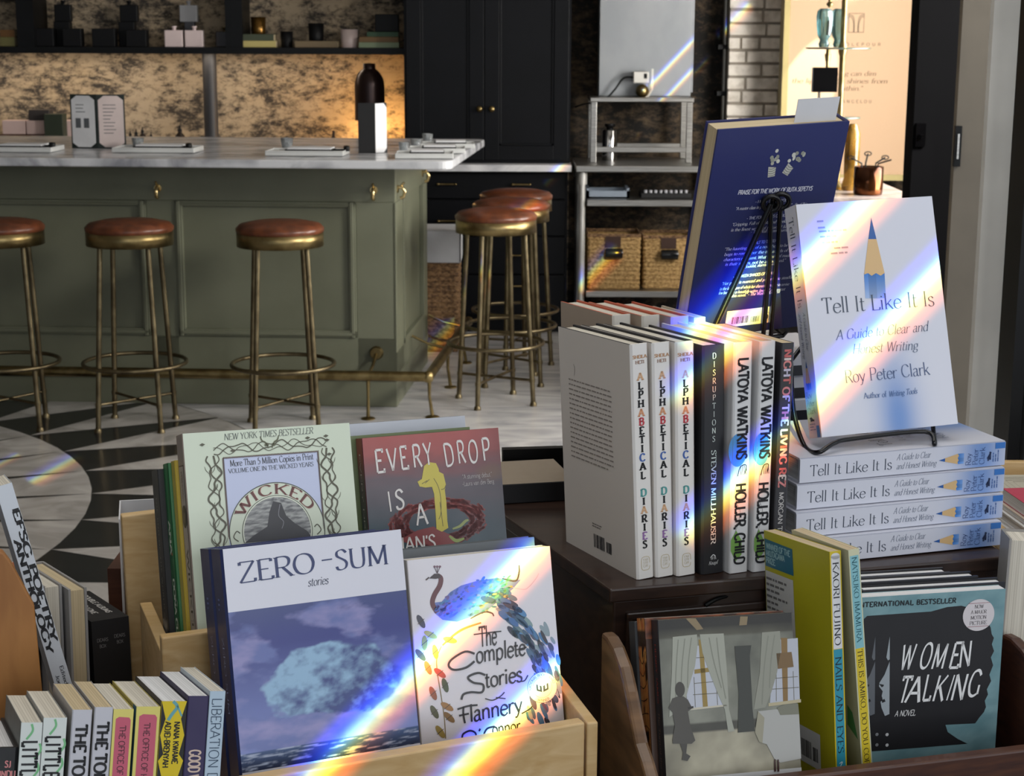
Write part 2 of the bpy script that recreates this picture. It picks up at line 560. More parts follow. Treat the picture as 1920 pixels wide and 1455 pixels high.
class Sheet:
    """drawing on one face of a book, millimetres, origin at the lower corner"""

    def __init__(self, ink, o, u, v, n, w, h):
        self.ink, self.o, self.u, self.vv, self.n, self.w, self.h = ink, Vector(o), Vector(u), Vector(v), Vector(n), w * 1000, h * 1000
        self.k = 1.0

    def P(self, x, y, l):
        return self.o + (self.u * x + self.vv * y) * (0.001 * self.k) + self.n * (0.00006 + 0.00011 * l)

    def poly(self, pts, col, l=1):
        if isinstance(col, str):
            col = S(col)
        self.ink.face([self.P(p[0], p[1], l) for p in pts], col)

    def rect(self, x, y, w, h, col, l=1):
        self.poly([(x, y), (x + w, y), (x + w, y + h), (x, y + h)], col, l)

    def ell(self, x, y, rx, ry, col, l=1, n=24, rot=0):
        c, s = math.cos(rot), math.sin(rot)
        self.poly([(x + rx * math.cos(a) * c - ry * math.sin(a) * s, y + rx * math.cos(a) * s + ry * math.sin(a) * c)
                   for a in (2 * math.pi * k / n for k in range(n))], col, l)

    def grid(self, x, y, w, h, nx, ny, fn, l=1):
        cs = [[fn(i / nx, j / ny) for i in range(nx + 1)] for j in range(ny + 1)]
        for j in range(ny):
            for i in range(nx):
                q = [(i, j), (i + 1, j), (i + 1, j + 1), (i, j + 1)]
                self.ink.face([self.P(x + w * a / nx, y + h * b / ny, l) for a, b in q], [cs[b][a] for a, b in q])

    def ribbon(self, pts, wfn, col, l=1, fmap=None):
        """stroke of varying width along pts; wfn(direction, t) gives the full width"""
        if isinstance(col, str):
            col = S(col)
        n = len(pts)
        lf, rt = [], []
        for i in range(n):
            d = pts[min(i + 1, n - 1)] - pts[max(i - 1, 0)]
            if d.length < 1e-9:
                d = Vector((1, 0))
            d = d.normalized()
            w = wfn(d, i / max(n - 1, 1)) / 2
            nn = Vector((-d.y, d.x)) * w
            lf.append(pts[i] + nn)
            rt.append(pts[i] - nn)
        f = fmap or (lambda p: p)
        for i in range(n - 1):
            self.ink.face([self.P(*f(p)[:2], l) for p in (rt[i], rt[i + 1], lf[i + 1], lf[i])], col)

    def stroke(self, pts, w, col, l=1, smooth=True, taper=0.0, closed=False):
        P = crom(pts, closed) if smooth else [Vector(p) for p in pts]
        if closed and smooth:
            P = P + [P[0]]
        self.ribbon(P, (lambda d, t: w * (1 - taper * abs(2 * t - 1) ** 1.5)) if taper else (lambda d, t: w), col, l)

    def width(self, s, cap, track=0.0):
        return sum(((GL[c][0] if c in GL else 34) + track) * cap / 100 for c in s)

    def text(self, s, x, y, cap, font='serif', col='#222222', align='c', fit=None, rot=0, slant=0.0, track=0.0, l=2, fmap=None, xs=1.0, cols=None):
        """cap: capital height in mm; fit: total width in mm; rot 90 counter-clockwise; cols: colour per letter"""
        thick, thin, nib, sw, sh = FONTS[font]
        nib = R(nib)
        tw = self.width(s, cap, track) * xs
        if fit:
            xs *= fit / max(tw, 1e-6)
            tw = fit
        cx = {'c': -tw / 2, 'l': 0.0, 'r': -tw}[align]
        ca, sa = math.cos(R(rot)), math.sin(R(rot))
        k = cap / 100
        base = S(col) if isinstance(col, str) else col

        def W(d, t=0):
            return (thin + (thick - thin) * abs(math.sin(math.atan2(d.y, d.x) - nib)) ** 1.4)
        for ci, ch in enumerate(s):
            if ch not in GL:
                cx += (34 + track) * k * xs
                continue
            cc = base if not cols else S(cols[ci % len(cols)])
            gw, strokes = GL[ch]
            x0 = cx

            def place(p):
                gx, gy = p[0] * k * xs + p[1] * k * slant + x0, p[1] * k
                if fmap:
                    q = fmap(gx, gy)
                    return q
                return (x + gx * ca - gy * sa, y + gx * sa + gy * ca)
            for kind, pts in strokes:
                if kind == 'D':
                    r = thick * 0.62
                    self.ink.face([self.P(*place((pts[0][0] + r * math.cos(a), pts[0][1] + r * math.sin(a))), l) for a in (math.pi * q / 4 for q in range(8))], cc)
                    continue
                if kind in 'CO':
                    P = crom(pts, kind == 'O', 4)
                    if kind == 'O':
                        P = P + [P[0], P[1]]
                    self.ribbon(P, W, cc, l, place)
                else:
                    for a, b in zip(pts[:-1], pts[1:]):
                        a, b = Vector(a), Vector(b)
                        self.ribbon([a, b], W, cc, l, place)
                    if sh == 0:
                        for q in pts[1:-1]:
                            r = thick * 0.5
                            self.ink.face([self.P(*place((q[0] + r * math.cos(a), q[1] + r * math.sin(a))), l) for a in (math.pi * j / 4 for j in range(8))], cc)
                if kind == 'L' and sh:
                    for e, o_ in ((pts[0], pts[-1]), (pts[-1], pts[0])):
                        top = e[1] > o_[1]
                        if e[1] in (0, 100, 62, 104, -30):
                            lx, rx = sw, sw
                            if ch.islower() and top:
                                rx = 1.5
                            if ch in 'AVWM' and e[1] == (0 if ch in 'VW' else 100) and ch != 'M':
                                continue
                            hh = sh if e[1] <= 0 else -sh
                            self.ink.face([self.P(*place(p), l) for p in ((e[0] - lx, e[1]), (e[0] + rx, e[1]), (e[0] + rx, e[1] + hh), (e[0] - lx, e[1] + hh))], cc)
            cx += (gw + track) * k * xs

    def para(self, x, y, w, n, lh, col, seed=1, just=True, h=0.42, l=2):
        """fine print too small to read: rows of word-long dashes"""
        rnd = random.Random(seed)
        for i in range(n):
            px, lim = x, w * (1 if just and i < n - 1 else rnd.uniform(0.55, 0.95))
            while px < x + lim - 1.2:
                ww = min(rnd.uniform(1.6, 6.5) * lh / 3.2, x + lim - px)
                self.rect(px, y - i * lh, ww, lh * h, col, l)
                px += ww + lh * 0.3

    def barcode(self, x, y, w, h, l=2, seed=3, bg=True):
        if bg:
            self.rect(x, y, w, h, '#d9d9dc', l - 1)
        rnd = random.Random(seed)
        px = x + w * 0.06
        while px < x + w * 0.94:
            ww = rnd.choice((0.35, 0.35, 0.7, 1.0))
            if not x + w * 0.60 < px < x + w * 0.66:
                self.rect(px, y + h * 0.12, ww, h * (0.62 if px < x + w * .62 else 0.5), '#1c1c20', l)
            px += ww + rnd.choice((0.35, 0.45, 0.8))


PAGES = mat('book_pages', '#d8d2c4', 0.8, col2='#b5aea0', scale=3, stretch=(1, 260, 1), lo=0.35, hi=0.7)
PAGES_WARM = mat('book_pages_cream', '#cdbb98', 0.8, col2='#ad9c7c', scale=3, stretch=(1, 260, 1), lo=0.35, hi=0.7)
PAGES_WHITE = mat('book_pages_white', '#e2e2e2', 0.8, col2='#c2c2c2', scale=3, stretch=(1, 260, 1), lo=0.35, hi=0.7)


def frame_pose(t, ypr):
    y, rc, rl = (R(a) for a in ypr)
    return Matrix.Translation(Vector(t)) @ (Matrix.Rotation(y, 4, 'Z') @ Matrix.Rotation(-rc, 4, 'X') @ Matrix.Rotation(rl, 4, 'Y'))


def corner_pose(px, py, yy, local, ypr):
    """pose that brings the point `local` of the thing to the sight line (px, py) at distance yy"""
    M = frame_pose((0, 0, 0), ypr)
    p = at(px, py, yy) - M @ Vector(local)
    return Matrix.Translation(p) @ M


def book(name, label, pose, facing, w, t, h, cover='#ffffff', spine=None, back=None, kind='paper', pages=None, art=None, group=None, mat_=None, cat='book', inner=None, pages_name='page_block'):
    """canonical book: x from spine to fore edge, y from front board to back board, z up.
    facing: which side looks to the viewer of `pose` (front, spine, back, stack, fore)"""
    if facing == 'front':
        A = Matrix.Identity(4)
    elif facing == 'spine':
        A = Matrix.Translation((t, 0, 0)) @ Matrix.Rotation(R(90), 4, 'Z')
    elif facing == 'fore':
        A = Matrix.Translation((0, w, 0)) @ Matrix.Rotation(R(-90), 4, 'Z')
    elif facing == 'back':
        A = Matrix.Translation((w, t, 0)) @ Matrix.Rotation(R(180), 4, 'Z')
    else:
        A = Matrix(((0, 0, -1, h), (1, 0, 0, 0), (0, -1, 0, t), (0, 0, 0, 1)))
    root = bpy.data.objects.new(name, None)
    root.empty_display_size = 0.03
    COL.objects.link(root)
    root.matrix_world = pose @ A
    tag(root, label, cat, group)
    ink = Ink()
    fc, spc, bc = S(cover), S(spine or cover), S(back or cover)
    hard = kind == 'hard'
    b = 0.0022 if hard else 0.0005
    ch = 0.002 if hard else 0.0008
    # U-shaped wrap: front board, spine, back board
    prof = [(ch, 0, fc), (w, 0, fc), (w, b, fc), (b * 1.6, b, fc), (b * 1.6, t - b, bc), (w, t - b, bc), (w, t, bc), (ch, t, bc), (0, t - ch, spc), (0, ch, spc)]
    edge = [fc, fc, S(inner) if inner else fc, spc, S(inner) if inner else bc, bc, bc, spc, spc, spc]
    n = len(prof)
    for i in range(n):
        p, q = prof[i], prof[(i + 1) % n]
        ink.face([(p[0], p[1], 0), (q[0], q[1], 0), (q[0], q[1], h), (p[0], p[1], h)], edge[i])
    for z in (0, h):
        for idx, c in (((0, 1, 2, 3), S(inner) if inner else fc), ((4, 5, 6, 7), S(inner) if inner else bc), ((9, 0, 3, 4, 7, 8), spc)):
            ink.face([(prof[i][0], prof[i][1], z) for i in idx], c)
    sh = {'front': Sheet(ink, (0, 0, 0), (1, 0, 0), (0, 0, 1), (0, -1, 0), w, h),
          'spine': Sheet(ink, (0, t, 0), (0, -1, 0), (0, 0, 1), (-1, 0, 0), t, h),
          'back': Sheet(ink, (w, t, 0), (-1, 0, 0), (0, 0, 1), (0, 1, 0), w, h)}
    if art:
        art(sh)
    ink.build('cover', mat_ or GLOSSY, root)
    g = 0.002 if hard else 0.0004
    MB().box(b * 1.7, w - (g if hard else 0.0002), b + 0.0001, t - b - 0.0001, g, h - g).build(pages_name, pages or PAGES, root)
    return root


def crom3(pts, n=6):
    P = [Vector(p) for p in pts]
    out = []
    for i in range(len(P) - 1):
        a, b, c, d = P[max(i - 1, 0)], P[i], P[i + 1], P[min(i + 2, len(P) - 1)]
        for k in range(n):
            t = k / n
            out.append(0.5 * ((2 * b) + (c - a) * t + (2 * a - 5 * b + 4 * c - d) * t * t + (3 * b - a - 3 * c + d) * t ** 3))
    return out + [P[-1]]
# ------------------------------------------------------------------ materials of the place
BRASS = mat('aged_brass', '#95835a', 0.36, 1.0, col2='#71613f', scale=14)
BRASS_D = mat('dark_brass', '#7b6f55', 0.4, 1.0, col2='#5c513d', scale=14)
STEEL = mat('brushed_steel', '#a9a7a2', 0.34, 1.0, col2='#8e8c88', scale=8, stretch=(1, 40, 40))
BLACK = mat('black_paint', '#0b0c0e', 0.45, col2='#08090a', scale=9, spec=0.25)
BLACK_M = mat('black_matte', '#141416', 0.7)
NAVY = mat('navy_black_paint', '#08090d', 0.45, col2='#06070a', scale=7, spec=0.18)
SAGE = mat('sage_green_paint', '#6a6c5a', 0.42, col2='#656755', scale=5)
LEATHER = mat('cognac_leather', '#683820', 0.33, col2='#4d2816', scale=26, lo=0.35, hi=0.6, bump=0.12)
GLASS = mat('clear_glass', '#eef2f4', 0.05, trans=.85, ior=1.2, col2='#dfe4e6')
WHITE = mat('white_ceramic', '#d8d4d0', 0.35)
PAPER = mat('white_card', '#d6d6d8', 0.6)
WALNUT = mat('dark_stained_wood', '#38271f', 0.36, col2='#221713', scale=9, stretch=(1, 9, 14), lo=0.3, hi=0.7, coat=0.15)
PLY = mat('birch_plywood', '#c9ac7f', 0.5, col2='#b3925f', scale=7, stretch=(1.2, 5, 9), lo=0.3, hi=0.7, dist=1.2)
MARBLE = mat('white_marble', '#d2d2d4', 0.22, col2='#a4a5aa', scale=3.2, stretch=(1, 2.2, 1), lo=0.36, hi=0.56, detail=9, dist=1.6)
WICKER = mat('woven_seagrass', '#b08f5c', 0.75, col2='#7c5f36', scale=60, stretch=(1, 1, 1.6), lo=0.35, hi=0.6, bump=0.8)
WICKER_D = mat('woven_seagrass_brown', '#8a6a48', 0.75, col2='#4f3823', scale=60, stretch=(1, 1, 1.6), lo=0.35, hi=0.6, bump=0.8)


def plaster(name, base, dark, warm, thr, bricks=0.25):
    """old distressed plaster over brick: torn patches of dark over tan"""
    m = bpy.data.materials.new(name)
    m.use_nodes = True
    N, L = m.node_tree.nodes, m.node_tree.links
    b = N['Principled BSDF']
    tc = N.new('ShaderNodeTexCoord')

    def nz(sc, det, dist=0.0, st=(1, 1, 1.0), rough=0.6):
        mp = N.new('ShaderNodeMapping')
        mp.inputs['Scale'].default_value = st
        L.new(tc.outputs['Object'], mp.inputs[0])
        n = N.new('ShaderNodeTexNoise')
        n.inputs['Scale'].default_value, n.inputs['Detail'].default_value = sc, det
        n.inputs['Distortion'].default_value, n.inputs['Roughness'].default_value = dist, rough
        L.new(mp.outputs[0], n.inputs['Vector'])
        return n.outputs['Fac']

    def ramp(f, a, c, ca=(0, 0, 0, 1), cb=(1, 1, 1, 1)):
        r = N.new('ShaderNodeValToRGB')
        r.color_ramp.elements[0].position, r.color_ramp.elements[1].position = a, c
        r.color_ramp.elements[0].color, r.color_ramp.elements[1].color = ca, cb
        L.new(f, r.inputs[0])
        return r.outputs[0]

    def mix(f, a, c, op='MIX'):
        x = N.new('ShaderNodeMix')
        x.data_type = 'RGBA'
        x.blend_type = op
        for sck, v in ((x.inputs[0], f), (x.inputs[6], a), (x.inputs[7], c)):
            if isinstance(v, (tuple, float)):
                sck.default_value = v
            else:
                L.new(v, sck)
        return x.outputs[2]
    c1 = ramp(nz(2.2, 5, 0.4), 0.35, 0.7, (*S(base), 1), (*S(warm), 1))
    big = nz(3.4, 9, 0.4, (1, 1, 1.5), 0.75)
    fine = nz(17, 8, 0.3, (1, 1, 1.9), 0.8)
    patch = mix(0.5, big, fine)
    pm = ramp(patch, thr - 0.06, thr + 0.035)
    col = mix(pm, (*S(dark), 1), c1)
    br = N.new('ShaderNodeTexBrick')
    br.inputs['Scale'].default_value = 1.0
    br.inputs['Brick Width'].default_value, br.inputs['Row Height'].default_value = 0.22, 0.075
    br.inputs['Mortar Size'].default_value = 0.006
    br.inputs['Color1'].default_value = br.inputs['Color2'].default_value = (1, 1, 1, 1)
    br.inputs['Mortar'].default_value = (0.45, 0.4, 0.36, 1)
    mp = N.new('ShaderNodeMapping')
    mp.inputs['Rotation'].default_value = (R(90), 0, 0)
    L.new(tc.outputs['Object'], mp.inputs[0])
    L.new(mp.outputs[0], br.inputs['Vector'])
    col = mix(bricks, col, mix(1.0, col, br.outputs['Color'], 'MULTIPLY'))
    L.new(col, b.inputs['Base Color'])
    b.inputs['Roughness'].default_value = 0.9
    bp = N.new('ShaderNodeBump')
    bp.inputs['Strength'].default_value, bp.inputs['Distance'].default_value = 0.5, 0.015
    L.new(patch, bp.inputs['Height'])
    L.new(bp.outputs[0], b.inputs['Normal'])
    MATS[name] = m
    return m


PLASTER = plaster('distressed_plaster', '#a8977f', '#3a342e', '#b59f80', 0.505, 0.12)
PLASTER_D = plaster('dim_brown_plaster', '#4f4130', '#161310', '#5d4d3a', 0.54, 0.15)  # browner plaster, with the dimness of the unlit end put into its colour

# ------------------------------------------------------------------ floor: pale marble with an inlaid star medallion
floor_m = mat('pale_floor_marble', '#b9b7b6', 0.24, col2='#8e8e92', scale=1.6, stretch=(1, 3.2, 1), lo=0.3, hi=0.6, detail=10, dist=2.2)
struct(MB().box(-5.2, 3.2, -2.6, 10.0, -0.1, 0.0).build('floor', floor_m))
inlay_b = mat('black_inlay_marble', '#1a1a1c', 0.2, col2='#232325', scale=2.5, stretch=(1, 3, 1), dist=2.5, lo=0.35, hi=0.8)
inlay_w = mat('white_inlay_marble', '#b4b0ac', 0.26, col2='#97938f', scale=4, dist=1.5, detail=8)
cx0, cy0, RM = -3.289, 5.314, 1.876
nw = 36
wb, ww = MB(), MB()
ww.add([(cx0 + RM * math.cos(2 * math.pi * k / 72), cy0 + RM * math.sin(2 * math.pi * k / 72), 0.0012) for k in range(72)], [tuple(range(72))])
wb.add([(cx0 + 2.62 * math.cos(2 * math.pi * k / 72), cy0 + 2.62 * math.sin(2 * math.pi * k / 72), 0.0006) for k in range(72)], [tuple(range(72))])
for k in range(nw):
    a, da = 2 * math.pi * (k + 0.28) / nw, math.pi / nw
    pt = lambda r, an, z: (cx0 + r * math.cos(an), cy0 + r * math.sin(an), z)
    wb.add([pt(RM * 0.995, a, 0.0018), pt(0.75, a + da * 0.98, 0.0018), pt(0.75, a - da * 0.98, 0.0018)], [(0, 1, 2)])
    ww.add([pt(RM, a, 0.0018), pt(2.62, a - da * 0.98, 0.0018), pt(2.62, a + da * 0.98, 0.0018)], [(0, 1, 2)])
fm = struct(wb.build('floor_inlay_black', inlay_b))
fw = struct(ww.build('floor_inlay_white', inlay_w))

# ------------------------------------------------------------------ walls
YW = 9.5
YW += 0.0
struct(MB().box(-5.2, 0.31, YW + .012, YW + 0.2, 0, 3.3).build('wall_back', PLASTER))
struct(MB().box(0.31, 3.2, YW + .012, YW + 0.2, 0, 3.3).build('wall_back_kitchen', PLASTER_D))
struct(MB().box(-5.3, -5.2, -2.6, 10, 0, 3.3).build('wall_left', mat('wall_paint_grey', '#8c8780', 0.8)))
struct(MB().box(-5.2, 3.2, -2.6, 10, 3.3, 3.4).build('ceiling', mat('ceiling_paint', '#b9b5ad', 0.85)))
struct(MB().box(2.45, 2.6, 4.6, 10, 0, 3.3).build('wall_right', mat('wall_paint_warm', '#a79c8c', 0.8)))

# white painted brick pier
x0, x1 = at(1366, 100, 9.3).x, at(1473, 100, 9.3).x
brick = mat('white_painted_brick', '#e0d9ce', 0.75, col2='#bcb3a6', scale=16, lo=0.3, hi=0.55, bump=0.25)
mortar = mat('grey_mortar', '#a1988c', 0.95, scale=40)
bk = bpy.data.objects.new
pier = MB()
pier.box(x0 + 0.006, x1 + 0.5, 9.32, YW, 0, 3.3, 1)
rnd = random.Random(4)
z, row = 0.006, 0
while z < 3.2:
    x = x0 - (0.12 if row % 2 else 0.0)
    while x < x1 + 0.02:
        w = rnd.choice((0.19, 0.2, 0.1, 0.205))
        a, b = max(x, x0), min(x + w - 0.011, x1 + 0.01)
        if b - a > 0.02:
            ddx, ddz = rnd.uniform(0, 0.004), rnd.uniform(0, 0.003)
            pier.box(a + ddx, b, 9.3 + rnd.uniform(0, 0.006), 9.325, z + ddz, z + 0.058, 2 if rnd.random() < 0.035 else 0)
        x += w
    z += 0.0705
    row += 1
struct(pier.build('wall_pier', [brick, mortar, mat('charred_brick', '#2b2725', 0.9)], bevel=0.004))

# black sliding door, its greige pocket panel and the white wall end beside the window
dx0, dx1 = at(1712, 200, 6.0).x, 2.6
t = MB().box(dx0, dx0 + 0.075, 5.98, 6.1, 0, 3.3).box(dx0 + 0.075, dx1, 6.02, 6.1, 0, 3.3).build('door_1', mat('flat_black_door', '#08080a', .8, spec=.08))
struct(t)
latch = MB()
p = at(1716, 258, 5.99)
latch.box(p.x - 0.004, p.x + 0.03, 5.965, 5.98, p.z - 0.03, p.z + 0.05)
latch.lathe([(0.008, 0), (0.008, 0.012)], (p.x + 0.012, 5.955, p.z), 10)
h = latch.build('door_latch', mat('blackened_steel', '#17171a', 0.3, 1.0))
h.parent = t
gx = at(1795, 200, 4.5).x
t = struct(MB().box(gx, 2.6, 4.5, 4.53, 0, 3.3).build('door_2', mat('greige_paint', '#7d7466', 0.6)))
p = at(1797, 276, 4.49)
hb = MB().box(p.x - 0.011, p.x + 0.006, 4.484, 4.5, p.z - 0.05, p.z + 0.055).box(p.x - 0.006, p.x - 0.001, 4.478, 4.484, p.z - 0.03, p.z + 0.035, 1)
h = hb.build('flush_pull', [BLACK, STEEL])
h.parent = t
wx0, wx1 = at(1843, 364, 2.7).x, at(1905, 364, 2.7).x
struct(MB().box(wx0, wx1, 2.7, 2.72, 0, 3.3).build('wall_end', mat('white_wall_paint', '#efebe2', 0.7)))
fr = MB()
bx = at(1893, 500, 2.55).x
fr.box(bx, bx + 0.018, 2.5, 2.58, 0.0, 3.3).box(bx + 0.026, bx + 0.05, 2.5, 2.58, 0.0, 3.3, 1).box(bx + 0.05, bx + 0.13, 2.46, 2.58, 0, 3.3)
zz = at(1900, 430, 2.5).z
fr.box(bx + 0.018, bx + 0.3, 2.48, 2.56, zz - 0.012, zz + 0.008)
struct(fr.build('window_1', [BLACK, mat('window_gasket_grey', '#6d6d70', 0.5)]))

# ------------------------------------------------------------------ the bar
A3, A45 = R(3.0), R(4.6)
e1 = Vector((-math.cos(A3), math.sin(A3), 0))
e2 = Vector((math.sin(A45), math.cos(A45), 0))
BC = Vector((-0.491, 7.142, 0))
BM = Matrix(((e1.x, e2.x, 0, BC.x), (e1.y, e2.y, 0, BC.y), (0, 0, 1, 0), (0, 0, 0, 1)))
HC = 1.075


def bar_u(px, z, v=0.0):
    """distance along the bar front of a pixel seen at height z"""
    d = ray(px, 500)
    # sight plane of the pixel column meets the front line
    n = Vector((d.y, -d.x, 0))
    o = BC + e2 * v
    return -(o.x * n.x + o.y * n.y) / (e1.x * n.x + e1.y * n.y)


bar = thing('bar_counter', 'sage green panelled bar with a grey marble top and brass hooks', 'bar counter')
b = MB(BM)
b.box(0.012, 3.2, 0.012, 1.0, 0.0, HC - 0.034)
b.box(0.0, 3.2, 0, 1.01, HC - 0.2, HC - 0.034).box(-0.0, 3.2, -0.006, 1.01, 0.0, 0.115).box(-0.004, 3.2, -0.014, 1.0, 0.115, 0.14)
# stiles and rails round the sunken panels
us = [0.0, bar_u(668, .6), bar_u(332, .6), bar_u(278, .6), bar_u(-60, .6), 3.2]
ztop, zbot = HC - 0.2, 0.3
for a, c in ((0.0, us[1]), (us[2], us[3]), (us[4], us[5])):
    b.box(a, c, 0.0, 0.013, 0.14, ztop)
b.box(0, 3.2, 0.0, 0.013, 0.14, zbot)
body = b.build('bar_body', SAGE, bar, bevel=0.003)
for a, c in ((us[1], us[2]), (us[3], us[4])):
    m = MB(BM)
    for (u0, u1, z0, z1) in ((a, a + 0.03, zbot, ztop), (c - 0.03, c, zbot, ztop), (a, c, zbot, zbot + 0.03), (a, c, ztop - 0.02, ztop)):
        m.box(u0, u1, -0.009, 0.014, z0, z1)
        m.box(min(u0 + 0.008, u1), max(u1 - 0.008, u0), -0.016, 0.0, z0 + (0.008 if z1 - z0 < .1 else 0), z1 - (0.008 if z1 - z0 < .1 else 0))
    m.build('panel_moulding', SAGE, bar, bevel=0.002)
# end panel mouldings
m = MB(BM)
for v0, v1, z0, z1 in ((0.0, 0.2, 0.12, HC - .2), (0.86, 1.0, 0.12, HC - .2), (0, 1.0, 0.12, 0.24)):
    m.box(-0.002, 0.014, v0, v1, z0, z1)
for v0, v1, z0, z1 in ((0.2, 0.225, 0.24, HC - .2), (0.835, 0.86, 0.24, HC - .2), (0.2, 0.86, 0.24, 0.265)):
    m.box(-0.008, 0.012, v0, v1, z0, z1)
m.build('end_panel', SAGE, bar, bevel=0.002)
top = MB(BM)
rr = 0.05
uo, vo = -0.275, -0.345
pl = [(3.2, vo)] + [(uo + rr - rr * math.sin(a), vo + rr - rr * math.cos(a)) for a in (R(q) for q in range(0, 91, 18))]
pl += [(uo + rr - rr * math.cos(a), 1.06 - rr + rr * math.sin(a)) for a in (R(q) for q in range(0, 91, 18))] + [(3.2, 1.06)]
top.prism(pl, HC - 0.034, HC)
top.build('countertop', mat('bar_marble', '#c6c7ca', 0.22, col2='#85868c', scale=3.0, stretch=(1, 2, 1), lo=0.34, hi=0.58, detail=9, dist=1.8), bar, bevel=0.006)
for k, (u, v, side) in enumerate(((bar_u(302, 1), 0, 0), (bar_u(703, 1), 0, 0), (0, 0.06, 1), (0, 0.85, 1))):
    q = MB(BM)
    n = (0, -1) if not side else (-1, 0)
    zc = HC - 0.16
    pts = [(0.0, 0.02), (0.022, 0.018), (0.032, 0.0), (0.026, -0.022), (0.012, -0.026)]
    q.tube([(u + n[0] * s, v + n[1] * s, zc + dz) for s, dz in pts], 0.0075, 10)
    q.tube([(u + n[0] * .0, v + n[1] * .0, zc + .012), (u + n[0] * .005, v + n[1] * .005, zc + .012)], 0.016, 16)
    q.tube([(u + n[0] * s, v + n[1] * s, zc + dz) for s, dz in ((0.0, 0.02), (0.012, 0.022), (0.03, 0.04))], 0.005, 8)
    q.build('coat_hook', mat('polished_brass', '#d9c08a', .22, 1.0), bar)

rail = thing('foot_rail', 'aged brass foot rail on slim legs along the bar base', 'foot rail')
rz = 0.18
cr_ = (-0.163, -0.225, rz)
m = MB(BM).tube([(3.2, -0.225, rz), (cr_[0] + 0.0, -0.225, rz)], 0.0215, 14)
m.lathe([(0.0, -0.026), (0.018, -0.02), (0.025, 0), (0.018, 0.02), (0, 0.026)], cr_, 14, cap=False)
m.tube([(cr_[0], -0.225, rz), (cr_[0] - 0.02, 1.15, rz)], 0.0215, 14)
m.lathe([(0.0, -0.024), (0.018, -0.018), (0.023, 0), (0.018, 0.018), (0, 0.024)], (cr_[0] - 0.02, 1.15, rz), 14, cap=False)
m.build('rail_tube', BRASS, rail)
for (u, v, s) in ((bar_u(704, .2), -0.225, 0), (2.0, -0.225, 0), (-0.163, -0.19, 2), (-0.168, 0.42, 1), (-0.175, 1.0, 1)):
    q = MB(BM)
    q.tube([(u, v, rz), (u, v - 0.006 * (s == 0), rz * 0.5), (u - 0.012 * (s > 0), v - 0.012 * (s == 0), 0.006)], [0.009, 0.006, 0.008], 8)
    q.lathe([(0.03, 0), (0.026, 0.006), (0.01, 0.01)], (u - 0.012 * (s > 0), v - 0.012 * (s == 0), 0), 14)
    if s == 0:
        q.tube([(u, v, rz), (u, -0.1, rz + 0.02), (u, -0.006, rz + 0.055)], 0.007, 8)
        q.tube([(u, -0.002, rz + 0.055), (u, -0.02, rz + 0.055)], [0.03, 0.024], 16)
    elif s == 1:
        q.tube([(u, v, rz), (-0.08, v, rz + 0.02), (-0.006, v, rz + 0.055)], 0.006, 8)
    q.build('rail_bracket', BRASS, rail)

# ------------------------------------------------------------------ bar stools


def make_stool(label, loc, rz=0.0):
    t = thing('bar_stool', label, 'stool', loc, rz, 'bar stools')
    MB().lathe([(0.165, 0.79), (0.174, 0.80), (0.175, 0.812), (0.16, 0.828), (0.11, 0.839), (0.0, 0.843)], seg=40, cap=False).build('seat', LEATHER, t)
    MB().lathe([(0.168, 0.742), (0.172, 0.742), (0.172, 0.795), (0.165, 0.797)], seg=40).build('seat_band', BRASS, t)
    feet = []
    for k in range(4):
        a = R(45 + 90 * k)
        p0 = Vector((0.135 * math.cos(a), 0.135 * math.sin(a), 0.745))
        p1 = Vector((0.18 * math.cos(a), 0.18 * math.sin(a), 0.0))
        q = MB().tube([p0, p1], 0.0105, 10)
        q.lathe([(0.016, 0), (0.015, 0.012), (0.011, 0.018)], p1, 10)
        pm = p0.lerp(p1, 0.85)
        q.lathe([(0.013, -0.008), (0.013, 0.008)], pm, 10)
        q.build('leg', BRASS_D, t)
        feet.append(pm)
    MB().ring((0, 0, 0.264), 0.205, 0.0085, 44).build('footrest_ring', BRASS_D, t)
    MB().tube([feet[0], feet[2]], 0.006, 8).tube([feet[1] + Vector((0, 0, 0.0)), feet[3]], 0.006, 8).build('cross_brace', BRASS_D, t)
    return t


st0 = make_stool('cognac leather stool with brass ring, half cut off by the picture edge', (at(0, 440, 6.77).x, 6.77, 0), R(10))
for px, y, rz, lab in ((243, 6.77, -2, 'cognac leather stool before the wide green panel, middle of the front three'), (525, 6.75, 12, 'cognac leather stool before the panel next to the bar corner'),
                       (930, 7.25, 20, 'cognac leather stool at the bar end, its whole seat in view'),
                       (958, 7.69, 5, 'cognac leather stool at the bar end, squeezed between two others'), (967, 8.135, 30, 'cognac leather stool at the bar end nearest the dark drawers')):
    dup(st0, (at(px, 440, y).x, y, 0), R(rz), lab)

# ------------------------------------------------------------------ back bar, shelf and pipe
bb = thing('back_counter', 'dark low counter behind the bar under the plaster wall', 'counter')
xc0 = at(757, 100, 8.95).x
zb = at(500, 281, 9.1).z
MB().box(-5.1, xc0 - 0.034, 9.0, YW, 0.0, zb - 0.03).build('counter_body', NAVY, bb)
MB().box(-5.1, xc0 - 0.034, 8.97, YW, zb - 0.03, zb).build('counter_slab', MARBLE, bb)
zsh = at(400, 101, 9.2).z
shf = thing('wall_shelf', 'long black open shelf unit hung on the plaster wall', 'shelf')
MB().box(-5.0, xc0 - 0.01, 9.2, YW, zsh, zsh + 0.033).build('shelf_board', BLACK, shf)
for px in (50, 440):
    xx = at(px, 50, 9.25).x
    MB().box(xx - 0.045, xx + 0.045, 9.22, YW, zsh + 0.033, 3.0).build('upright', BLACK, shf)
MB().box(-5.0, xc0 - 0.01, 9.2, YW, zsh + 0.42, zsh + 0.45).build('upper_board', BLACK, shf)
pp = at(392, 180, 9.32)
